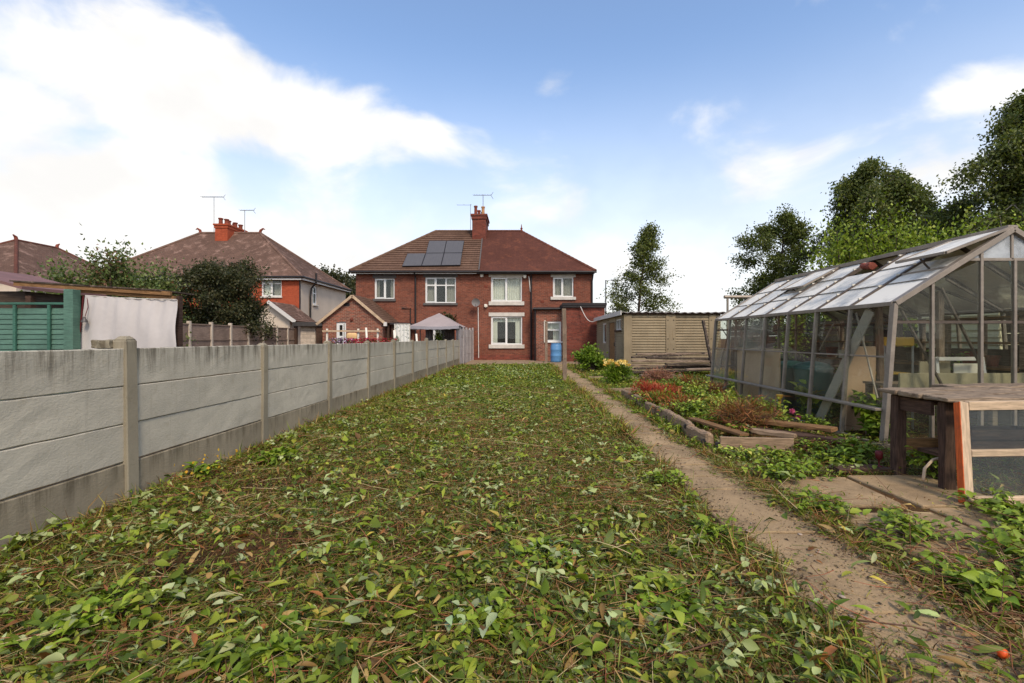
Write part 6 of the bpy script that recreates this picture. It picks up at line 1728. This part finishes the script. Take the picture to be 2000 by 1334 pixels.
def strew(tm, dens, y0, y1, size, spread, lift, pile, dead=0.0, tilt=0.38, patchy=False):
    x, y = scatter(dens, y0, y1)
    if patchy:
        k = rng.random(len(x)) < np.clip(0.42 + 1.25 * fld(x, y, 5.0, 1.25), 0.08, 1)
        x, y = x[k], y[k]
    n = len(x)
    if not n: return
    L = np.minimum(size * np.exp(rng.normal(0, spread, n)), 0.11)
    z = ground_z(x, y) + rng.uniform(0.0, 1.0, n) ** 1.4 * lift * (0.55 + 0.9 * np.clip(0.5 + fld(x, y, 3.0, 1.8), 0, 1)) * np.where((x > 1.36) & (x < 1.95), 0.25, 1) + 0.004
    V, Q = stamp(tm, np.stack([x, y, z], 1), L, rng.uniform(0, 6.283, n), rng.normal(0.08, tilt, n), rng.normal(0, tilt * 1.1, n))
    c = leaf_cols(n, x, y, dead)
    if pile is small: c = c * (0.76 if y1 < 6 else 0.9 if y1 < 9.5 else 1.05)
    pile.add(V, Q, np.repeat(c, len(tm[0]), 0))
for (y0, y1, k, s_) in ((1.2, 3.2, 1.0, 1.0), (3.2, 5.6, 0.85, 1.0), (5.6, 9.0, 0.6, 1.1)):
    o1, o2 = (OVATE, OVATE2) if y1 < 4 else (OVATE_S, OVATE2_S)
    strew(o1, 330 * k, y0, y1, 0.038 * s_, 0.45, 0.075, litter, patchy=True)
    strew(o2, 250 * k, y0, y1, 0.034 * s_, 0.45, 0.075, litter, patchy=True)
    strew(ROUND if y1 < 4 else ROUND_S, 90 * k, y0, y1, 0.032 * s_, 0.35, 0.08, litter, patchy=True)
    strew(LANCE if y1 < 4 else LANCE_S, 800 * k, y0, y1, 0.055 * s_, 0.45, 0.075, litter, 0.1)
    strew(SIMPLE, 6500 * k, y0, y1, 0.015 * s_, 0.45, 0.03, small, 0.26)
    strew(SPLINT, 6200 * k, y0, y1, 0.05 * s_, 0.45, 0.05, small, 0.36)
strew(SIMPLE, 1500, 9.0, 14.0, 0.045, 0.4, 0.055, small)
strew(SIMPLE, 2600, 9.0, 14.0, 0.024, 0.3, 0.04, small, 0.12)
strew(SPLINT, 1500, 9.0, 14.0, 0.08, 0.4, 0.05, small, 0.2)
strew(SIMPLE, 1000, 14.0, 23.1, 0.058, 0.4, 0.06, small)
strew(SIMPLE, 1000, 14.0, 23.1, 0.036, 0.3, 0.05, small, 0.04)
# cut sprigs: a stem with its pairs of leaves, lying in drifts
def sprigs(dens, y0, y1, size, tm):
    x, y = scatter(dens, y0, y1)
    k = rng.random(len(x)) < np.clip(0.5 + 1.1 * fld(x, y, 4.0, 1.6), 0.1, 1)
    x, y = x[k], y[k]
    n = len(x)
    yaw = rng.uniform(0, 6.283, n); Ls = size * rng.uniform(2.0, 4.5, n)
    side_pale = rng.random(n)
    z0 = ground_z(x, y) + 0.035 + rng.uniform(0, 0.06, n)
    slope_ = rng.normal(0.08, 0.16, n)
    for j in range(7):
        f = 0.15 + 0.14 * j
        px_ = x + np.cos(yaw) * Ls * f; py_ = y + np.sin(yaw) * Ls * f
        pz_ = np.maximum(z0 + slope_ * Ls * f, ground_z(px_, py_) + 0.012)
        ok = in_lawn(px_, py_) | (px_ > 2.1)
        L = size * np.exp(rng.normal(0, .25, n)) * (1.1 - .35 * f)
        ang = yaw + (1 if j % 2 else -1) * rng.uniform(0.4, 1.2, n)
        V, Q = stamp(tm, np.stack([px_, py_, pz_], 1)[ok], L[ok], ang[ok], rng.normal(0.1, .3, n)[ok], rng.normal(0, .45, n)[ok])
        c = np.where((side_pale < 0.42)[:, None], PAL_UND[rng.integers(0, len(PAL_UND), n)], PAL_TOP[rng.integers(0, len(PAL_TOP), n)]) * rng.uniform(.62, 1.05, (n, 1))
        litter.add(V, Q, np.repeat(c[ok], len(tm[0]), 0))
    d = np.stack([np.cos(yaw), np.sin(yaw), slope_], 1)
    P0 = np.stack([x, y, z0], 1)
    V, Q = leaf_quads(P0, d, Ls * 1.1, np.full(n, 0.002), 0.02)
    small.add(V, Q, np.repeat(pick(G((128, 124, 70), (150, 110, 76), (112, 116, 60)), n), 4, 0))
sprigs(30, 1.2, 3.4, 0.052, OVATE)
sprigs(26, 3.4, 9.0, 0.056, OVATE_S)
sprigs(9, 9.0, 23.0, 0.085, OVATE_S)
# crumbs of soil and grit trodden onto the slabs, thickest at their edges and in the joints
n = 16000
y = 1.3 + 12 * rng.random(n) ** 1.6
e_ = rng.exponential(0.07, n)
x = np.where(rng.random(n) < 0.45, 1.37 + e_, 1.97 - e_ * 1.4)
k = (x > 1.36) & (x < 1.98)
x, y = x[k], y[k]; n = len(x)
V, Q = stamp(SIMPLE, np.stack([x, y, np.full(n, 0.033)], 1), 0.011 * np.exp(rng.normal(0, .5, n)), rng.uniform(0, 6.28, n), rng.normal(0, .4, n), rng.normal(0, .4, n))
small.add(V, Q, np.repeat(pick(G((88, 68, 48), (70, 54, 38), (110, 88, 62), (96, 92, 48)), n), 4, 0))
litter.build('cut_leaves', M['leaf'], 'cut weed leaves strewn thickly over the lawn and beds')
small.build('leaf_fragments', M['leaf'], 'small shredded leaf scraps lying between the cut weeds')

# grass blades and low regrowth
def blades(dens, y0, y1, h, w_, edge=False):
    x, y = scatter(dens, y0, y1)
    if edge:
        k = (np.abs(x - 1.32) < 0.12) | (np.abs(x - 2.03) < 0.09) | (np.abs(x + 3.06) < 0.1)
        x, y = x[k], y[k]
    k = ~((x > 1.42) & (x < 1.93))
    x, y = x[k], y[k]
    n = len(x)
    z = ground_z(x, y)
    A = rng.normal(0, 0.75, (n, 3)); A[:, 2] = rng.uniform(0.1, 0.9, n) if not edge else rng.uniform(0.35, 1.1, n)
    L = h * np.exp(rng.normal(0, 0.35, n))
    V, Q = leaf_quads(np.stack([x, y, z], 1), A, L, w_ * rng.uniform(.7, 1.3, n), 0.35)
    pal = np.concatenate([PAL_TOP, PAL_TOP * 1.15, PAL_YEL, PAL_BRN, PAL_BRN])
    return V, Q, np.repeat(pal[rng.integers(0, len(pal), n)] * rng.uniform(.5, 1.05, (n, 1)), 4, 0)
grass = Pile()
for a in ((5600, 1.2, 4, 0.05, 0.0022), (3600, 4, 9, 0.055, 0.0034), (420, 9, 15, 0.075, 0.007), (260, 15, 23.1, 0.09, 0.011)): grass.add(*blades(*a))
for a in ((2600, 1.2, 6, 0.10, 0.004), (1800, 6, 14, 0.12, 0.007), (900, 14, 23, 0.12, 0.012)): grass.add(*blades(*a, edge=True))
grass.build('grass', M['leaf'], 'short grass growing up through the cut weeds', 'grass')

# dry stalks
def stalks(x, y, Lm, r, pal, lift=0.05, tilt=0.14):
    n = len(x)
    L = Lm * np.exp(rng.normal(0, 0.45, n))
    yaw = rng.uniform(0, 6.283, n)
    d = np.stack([np.cos(yaw), np.sin(yaw), rng.normal(0, tilt, n)], 1)
    side = np.stack([-np.sin(yaw), np.cos(yaw), np.zeros(n)], 1)
    upn = np.cross(d, side)
    p0 = np.stack([x, y, ground_z(x, y) + rng.uniform(0.008, lift, n)], 1)
    bend = (rng.normal(0, 0.09, n) * L)[:, None]
    sag = (rng.normal(0.0, 0.03, n) * L)[:, None]
    pts = [p0, p0 + d * (L * .5)[:, None] + side * bend + np.array([[0, 0, 1]]) * sag, p0 + d * L[:, None]]
    rad = r * rng.uniform(0.6, 1.5, n)[:, None]
    V = []
    for k, p in enumerate(pts):
        for j in range(3):
            th = 2.0944 * j
            V.append(p + (side * math.cos(th) + upn * math.sin(th)) * rad * (1 - 0.25 * k))
    V = np.stack(V, 1)
    V[:, :, 2] = np.maximum(V[:, :, 2], (ground_z(x, y) + 0.003)[:, None])
    q = np.array([(3 * k + j, 3 * k + (j + 1) % 3, 3 * k + 3 + (j + 1) % 3, 3 * k + 3 + j) for k in range(2) for j in range(3)])
    Q = (q[None] + (np.arange(n) * 9)[:, None, None]).reshape(-1, 4)
    pal = np.array(pal)
    return V.reshape(-1, 3), Q, np.repeat(pal[rng.integers(0, len(pal), n)] * rng.uniform(.7, 1.25, (n, 1)), 9, 0)
PAL_STALK = G((170, 140, 96), (148, 112, 74), (128, 84, 58), (112, 116, 64), (156, 96, 66), (186, 164, 120))
PAL_RED = G((136, 86, 62), (118, 76, 56), (156, 108, 78), (104, 76, 58))
st_ = Pile()
x, y = scatter(340, 1.2, 5.5); st_.add(*stalks(x, y, 0.16, 0.0022, PAL_STALK, 0.075))
x, y = scatter(90, 5.5, 12); st_.add(*stalks(x, y, 0.22, 0.0035, PAL_STALK, 0.075))
n = 900; x, y = rng.uniform(1.9, 3.6, n), rng.uniform(1.5, 2.8, n); k = x > 1.75 + 0.4 * (y - 1.6); st_.add(*stalks(x[k], y[k], 0.26, 0.0026, PAL_RED + PAL_STALK[:3], 0.09, 0.2))
for (cx_, cy_, s_) in ((-0.3, 5.3, .5), (0.45, 3.9, .5), (-0.6, 7.1, .6), (-0.9, 2.9, .35), (0.0, 4.6, .4), (-1.5, 3.6, .4)):
    n = 190; x, y = rng.normal(cx_, s_, n), rng.normal(cy_, s_ * .6, n); k = (x > -3) & (x < 1.3)
    st_.add(*stalks(x[k], y[k], 0.13, 0.0024, PAL_STALK + PAL_RED, 0.06))
st_.build('dry_stalks', M['stalk'], 'dry stalks and straw scattered through the cut weeds', 'stalks')

# larger twigs one can pick out
for k, (pts, r, m, lab) in enumerate((
        ([(1.40, 2.05), (1.62, 1.98), (1.85, 1.86), (2.0, 1.80)], 0.004, PAL_RED[3], 'long reddish stem lying across the near end of the path'),
        ([(2.1, 2.42), (1.82, 2.44)], 0.005, PAL_RED[3], 'straight brown stick pointing across the path'),
        ([(0.98, 2.0), (0.76, 1.93), (0.56, 1.86)], 0.005, PAL_RED[3], 'dark thin twig on the cut leaves left of the path'),
        ([(2.5, 2.0), (2.7, 2.1), (2.85, 2.3)], 0.004, PAL_RED[1], 'reddish branch on the weeds at the right edge'),
        ([(-0.62, 1.95), (-0.45, 2.02), (-0.25, 2.03), (-0.12, 2.0)], 0.004, PAL_STALK[0], 'pale bent stalk on the cut leaves in the middle foreground'))):
    mb = MB(); mb.tube([(x, y, float(ground_z(np.array(x), np.array(y))) + 0.035 + 0.012 * (i % 2)) for i, (x, y) in enumerate(pts)], [r * (1 - .15 * i) for i in range(len(pts))], 6)
    M['twig%d' % k] = plain('twig_bark', m, 0.8)
    tag(mb.build('twig', M['twig%d' % k], None, smooth=True), lab, 'twig')
# stones on the path and the soil
o_m = []
for i in range(3):
    mb = MB(); mb.lathe((0, 0, 0), [(.3, -.3), (.8, -.1), (1, .15), (.7, .45), (.3, .55)], 7)
    o = mb.build('stone', M['pebble'], None, jit=0.1, smooth=True); o_m.append(o.data); bpy.data.objects.remove(o)
rs = random.Random(5)
for k in range(14):
    x, y = rs.uniform(1.45, 1.95), rs.uniform(1.9, 3.4)
    o = bpy.data.objects.new('stone', rs.choice(o_m)); C.objects.link(o)
    z = float(ground_z(np.array(x), np.array(y)))
    s = rs.uniform(0.006, 0.016)
    o.location = (x, y, z + s * .2); o.scale = (s * 1.3, s, s * .7); o.rotation_euler = (0, 0, rs.uniform(0, 6))
    tag(o, 'small pale stone lying on the near part of the path', 'stone', 'loose stones near the path')
fr = thing('orange_fruit', 'small orange fruit lying in the weeds at the bottom right', 'fruit', (1.86, 1.84, 0.05))
c = W(1958, 1276, 1.84)
fr.location = c; ROOT[fr.name] = Vector(c)
MB().lathe((c[0], c[1], c[2] - 0.02), [(0.003, 0), (0.012, 0.004), (0.019, 0.014), (0.02, 0.022), (0.015, 0.034), (0.004, 0.04)], 14).build('berry', plain('orange_skin', s2l(224, 88, 36), 0.4, 0.1), fr, smooth=True)
MB().tube([(c[0] - .015, c[1], c[2]), (c[0] - .06, c[1] + .02, c[2] - .01)], 0.003, 5).build('stalk', M['twig0'], fr)

# ------------------------------------------------------------------ plants one can tell apart
def weed(name, label, base, r, h, n, leaf, pal, wide=0.38, cat='weed', group=None, seed=1, upright=0.6, thin=False, stems=8):
    """low plant: stalks from one root, each with its leaves"""
    global rng
    rng = np.random.default_rng(seed)
    t = thing(name, label, cat, base, group)
    b = np.array(base, float)
    mb = MB()
    P, A = [], []
    per = max(2, n // stems)
    for i in range(stems):
        az_ = rng.uniform(0, 6.283)
        k = rng.uniform(0.25, 1.0)
        e = b + np.array([math.cos(az_) * r * k, math.sin(az_) * r * k, h * rng.uniform(0.55, 1.0) * (1.1 - 0.5 * k)])
        m_ = b * .5 + e * .5 + np.array([0, 0, 0.2 * h])
        mb.tube([b, m_, e], [0.004, 0.003, 0.0012], 4, False)
        f = rng.uniform(0.1, 1.0, per)[:, None]
        p = np.where(f < .5, b + (m_ - b) * f * 2, m_ + (e - m_) * (f - .5) * 2) + rng.normal(0, 0.07 * r + (0.05 * r if thin else 0), (per, 3))
        p[:, 2] = np.maximum(p[:, 2], b[2] + 0.006)
        P.append(p)
        a = rng.normal(0, 0.8, (per, 3)) + np.array([[math.cos(az_) * .7, math.sin(az_) * .7, upright]])
        A.append(a)
    P, A = np.concatenate(P), unit(np.concatenate(A))
    nn = len(P)
    L = leaf * np.exp(rng.normal(0, .28, nn))
    col = pick(pal, nn)
    if thin:
        V, Q = leaf_quads(P, A, L, L * wide * .5, .2)
        C4 = np.repeat(col, 4, 0)
    else:
        yaw, pit = np.arctan2(A[:, 1], A[:, 0]), np.arcsin(np.clip(A[:, 2], -1, 1)) * 0.6
        tm = OVATE
        V, Q = stamp(tm, P, L, yaw, pit, rng.normal(0, .35, nn))
        C4 = np.repeat(col, len(tm[0]), 0)
    mb.build('stalks', M['bark'], t)
    np_mesh('leaves', V, Q, C4, M['leaf'], t)
    return t
PAL_W = G((110, 132, 32), (126, 144, 40), (94, 114, 30), (140, 154, 52))
PAL_WY = G((150, 164, 62), (172, 178, 74), (126, 146, 56), (190, 186, 92))
PAL_RUST = G((128, 78, 42), (108, 66, 38), (146, 96, 52), (96, 60, 36), (126, 106, 50))
PAL_SCAR = G((168, 60, 42), (182, 80, 48), (148, 50, 40), (164, 92, 56))
PAL_OR = G((170, 92, 48), (150, 78, 44), (160, 118, 58), (132, 92, 48), (110, 122, 48))
zb = 0.09
weed('red_sorrel', 'deep red feathery plant at the far corner of the raised bed', (2.58, 9.75, zb), 0.34, 0.30, 900, 0.09, PAL_SCAR, 0.14, 'plant', None, 101, 1.0, True, 40)
weed('red_sorrel', 'scarlet orange feathery plant next to the deep red one in the raised bed', (2.78, 9.2, zb), 0.34, 0.28, 900, 0.09, PAL_SCAR + PAL_OR[:2], 0.14, 'plant', None, 102, 1.0, True, 40)
weed('red_sorrel', 'rusty orange plant in the middle of the raised bed edge', (2.62, 7.9, zb), 0.36, 0.26, 700, 0.08, PAL_OR, 0.16, 'plant', None, 103, 1.0, True, 36)
weed('red_sorrel', 'red and green tangle along the left of the raised bed', (2.48, 8.5, zb), 0.32, 0.22, 650, 0.075, PAL_OR + PAL_W, 0.2, 'plant', None, 104, 1.0, True, 34)
weed('dried_plant', 'big rusty brown dried plant at the near end of the raised bed', (2.88, 6.15, zb), 0.46, 0.40, 1800, 0.13, PAL_RUST, 0.06, 'plant', None, 105, 0.5, True, 70)
weed('dried_plant', 'small brown dried plant beside the greenhouse ledge', (3.5, 8.6, zb), 0.26, 0.42, 600, 0.10, PAL_RUST, 0.1, 'plant', None, 106, 0.9, True, 30)
weed('dried_plant', 'orange brown dried plant at the far right of the raised bed', (3.55, 10.1, zb), 0.3, 0.42, 600, 0.11, PAL_RUST + PAL_OR[:1], 0.1, 'plant', None, 107, 0.9, True, 30)
for k, (x, y, r, h, pal, lab) in enumerate((
        (3.1, 9.5, 0.42, 0.42, PAL_W, 'green leafy clump behind the scarlet plants in the raised bed'),
        (3.25, 8.9, 0.4, 0.46, PAL_WY, 'yellow green clump in the upper middle of the raised bed'),
        (3.0, 8.2, 0.42, 0.36, PAL_W, 'green clump in the centre of the raised bed'),
        (3.35, 7.8, 0.4, 0.40, PAL_WY, 'yellowish clump beside the yellow stake'),
        (2.95, 7.3, 0.4, 0.36, PAL_WY, 'bright yellow green clump above the rusty dried plant'),
        (2.55, 7.2, 0.34, 0.26, PAL_W, 'green clump inside the split log edging'),
        (3.45, 6.9, 0.42, 0.34, PAL_W, 'green clump between the raised bed and the greenhouse'),
        (3.75, 7.6, 0.36, 0.36, PAL_W, 'green clump against the lower greenhouse glass'),
        (3.6, 11.0, 0.45, 0.4, PAL_W, 'green clump beyond the raised bed at the greenhouse corner'),
        (4.0, 11.6, 0.5, 0.5, PAL_W, 'larger green clump at the far greenhouse corner'),
        (2.5, 6.5, 0.3, 0.2, PAL_W, 'low green clump between the logs and the dried plant'))):
    weed('weed_clump', lab, (x, y, zb if x < 3.7 and y < 10.4 else 0), r, h, 520, 0.05, pal, 0.4, 'weed', 'weed clumps of the raised bed', 120 + k, 0.5, False, 34)
for k, (x, y, r, h, leaf, lab) in enumerate((
        (2.12, 9.0, 0.26, 0.14, 0.07, 'weeds hugging the far outer log of the raised bed'),
        (1.98, 7.9, 0.24, 0.12, 0.07, 'weeds by the path at the gap between two logs'),
        (2.06, 7.1, 0.26, 0.13, 0.075, 'weeds outside the second log by the path'),
        (2.02, 6.3, 0.3, 0.15, 0.08, 'leafy weeds outside the near log of the raised bed'),
        (2.05, 5.5, 0.26, 0.12, 0.075, 'leafy weeds at the near corner of the raised bed'),
        (2.3, 5.0, 0.34, 0.16, 0.085, 'yellowish weeds in front of the raised bed board'),
        (2.7, 4.95, 0.36, 0.14, 0.085, 'green weeds in front of the raised bed planks'),
        (3.15, 4.8, 0.34, 0.2, 0.09, 'broad leaved weed by the plank stack'),
        (3.5, 4.9, 0.3, 0.3, 0.1, 'tall leafy weed beside the greenhouse corner post'),
        (2.3, 4.3, 0.34, 0.15, 0.085, 'weeds between the path and the paving slabs'),
        (2.62, 4.45, 0.32, 0.16, 0.085, 'weeds along the far edge of the paving slabs'),
        (2.15, 3.5, 0.32, 0.13, 0.085, 'creeping weeds at the edge of the path by the slabs'),
        (2.45, 2.95, 0.36, 0.12, 0.09, 'creeping weeds over the near paving slab'),
        (2.75, 2.5, 0.34, 0.17, 0.1, 'dark leafy weed in the right foreground'),
        (2.3, 2.35, 0.28, 0.16, 0.1, 'big leaved weed beside the path in the right foreground'),
        (3.3, 3.1, 0.36, 0.13, 0.1, 'weeds growing over the paving slab below the sash'),
        (3.5, 3.35, 0.36, 0.13, 0.1, 'leafy weeds at the foot of the leaning sash'),
        (3.0, 2.75, 0.34, 0.13, 0.1, 'weeds at the right edge in the foreground'),
        (3.72, 4.25, 0.22, 0.34, 0.1, 'leafy shoot growing under the work bench'),
        (1.22, 3.0, 0.2, 0.14, 0.075, 'grassy weed tuft on the lawn edge near the camera'),
        (1.25, 4.1, 0.22, 0.14, 0.075, 'bright weed tuft bulging over the lawn edge'),
        (1.2, 5.2, 0.22, 0.12, 0.075, 'weed tuft on the lawn edge opposite the raised bed'),
        (-0.2, 2.15, 0.26, 0.11, 0.085, 'clump of pale cut stems in the middle foreground'),
        (0.15, 2.75, 0.24, 0.1, 0.085, 'leafy sprig with pale leaves in the lawn centre'),
        (-1.05, 1.85, 0.28, 0.1, 0.09, 'broad leaved sprig in the left foreground'),
        (-1.9, 2.15, 0.3, 0.1, 0.085, 'dark leafy sprig by the fence in the left foreground'),
        (0.7, 2.2, 0.26, 0.1, 0.085, 'leafy sprig by the path in the foreground'),
        (-2.55, 4.9, 0.24, 0.16, 0.11, 'round leaved weed against the fence base'),
        (4.3, 11.2, 0.4, 0.3, 0.1, 'weeds at the back of the greenhouse end'),
        (3.0, 13.6, 0.4, 0.16, 0.09, 'low weeds beside the yellow lilies'))):
    pal = PAL_WY + PAL_W if 'yellow' in lab else (PAL_W + G((150, 164, 118)) if 'pale' in lab else PAL_W)
    weed('weed', lab, (x, y, float(ground_z(np.array(x), np.array(y)))), r, h, 260, leaf * 0.55, pal, 0.4, 'weed', 'weeds growing in the garden', 160 + k, 0.3, False, 26)
for k, (x, y, r, h, pal, lab) in enumerate((
        (2.32, 9.3, 0.34, 0.2, PAL_OR + PAL_W, 'red green growth spilling over the farthest log'),
        (2.3, 8.6, 0.32, 0.18, PAL_W + PAL_OR[:1], 'straggly growth at the gap between the far logs'),
        (2.34, 7.5, 0.34, 0.2, PAL_W + PAL_OR, 'mixed red and green growth behind the middle log'),
        (2.75, 6.75, 0.4, 0.24, PAL_W + PAL_WY, 'sprawling green growth left of the big dried plant'),
        (3.3, 6.35, 0.36, 0.24, PAL_W, 'sprawling growth behind the stacked planks'),
        (2.62, 5.75, 0.3, 0.16, PAL_RUST + PAL_W, 'low brownish growth inside the front board'),
        (3.2, 5.2, 0.34, 0.16, PAL_W + PAL_RUST[:1], 'weeds sprawling in front of the stacked planks'),
        (3.85, 6.3, 0.3, 0.3, PAL_W, 'weeds against the greenhouse beneath the ledge'))):
    weed('sprawling_weed', lab, (x, y, zb if y > 5.4 and x < 3.7 else 0), r, h, 420, 0.042, pal, 0.4, 'weed', 'sprawling growth around the raised bed', 230 + k, 0.25, False, 34)
vine = weed('vine', 'green vine climbing inside the near greenhouse glass', (4.5, 6.15, 0), 0.3, 0.75, 240, 0.085, PAL_W, 0.4, 'vine', None, 200, 0.3, False, 16)
weed('vine', 'leafy vine behind the lower greenhouse glass near the bench', (4.5, 5.85, 0), 0.28, 0.4, 260, 0.085, PAL_BUSH, 0.4, 'vine', None, 201, 0.3, False, 18)
weed('tomato_plant', 'leafy plant in front of the teal tubs in the greenhouse', (4.6, 7.7, 0), 0.3, 0.62, 240, 0.085, PAL_W, 0.4, 'plant', None, 202, 0.3, False, 16)
weed('tomato_plant', 'tall leafy plant inside the greenhouse near the right shelves', (6.2, 7.0, 0), 0.4, 1.3, 420, 0.08, PAL_BUSH, 0.4, 'plant', None, 206, 0.3, False, 22)
weed('tomato_plant', 'tall leafy plant in the middle of the greenhouse floor', (5.7, 8.0, 0), 0.45, 1.2, 420, 0.08, PAL_BUSH, 0.4, 'plant', None, 207, 0.3, False, 22)
weed('vine', 'leafy vine hanging inside the far end of the greenhouse', (5.2, 10.0, 0), 0.5, 1.3, 460, 0.08, PAL_BUSH, 0.4, 'vine', None, 208, 0.3, False, 22)
fy = weed('buttercup', 'small yellow flowers at the foot of the concrete fence', (-2.95, 4.35, 0), 0.22, 0.18, 60, 0.06, PAL_W, 0.4, 'flowers', None, 203, 0.5, False, 10)
n = 36; P = np.stack([rng.normal(-2.93, .14, n), rng.normal(4.4, .24, n), rng.uniform(.08, .2, n)], 1)
V, Q = leaf_quads(P, rng.normal(size=(n, 3)), np.full(n, .03), np.full(n, .013)); np_mesh('blooms', V, Q, np.repeat(pick(G((220, 178, 60), (206, 160, 50)), n), 4, 0), M['petal'], fy)['kind'] = 'stuff'
rose = weed('rose_plant', 'plant with two pink flowers in front of the greenhouse', (3.62, 6.55, 0.05), 0.2, 0.5, 60, 0.06, PAL_W, 0.4, 'flowers', None, 204, 0.6, False, 8)
for (px, py) in ((1547, 803), (1559, 816)):
    c = np.array(W(px, py, 6.5)); n = 60
    A = rng.normal(size=(n, 3))
    V, Q = leaf_quads(np.repeat(c[None], n, 0) + unit(A) * .008, A, np.full(n, .034), np.full(n, .014), .4)
    np_mesh('bloom', V, Q, np.repeat(pick(G((206, 92, 136), (222, 122, 160), (184, 70, 112)), n), 4, 0), M['petal'], rose)['kind'] = 'stuff'
    MB().tube([(3.62, 6.55, 0.06), tuple(c)], 0.003, 4).build('flower_stalk', M['bark'], rose)
# heap of dry brown cuttings by the garage
weed('cuttings_heap', 'low heap of reddish brown cuttings in front of the old boards', (4.1, 14.3, 0), 0.7, 0.28, 1600, 0.12, G((150, 100, 80), (128, 84, 66), (168, 120, 92)), 0.1, 'cuttings', None, 205, 0.2, True, 60)
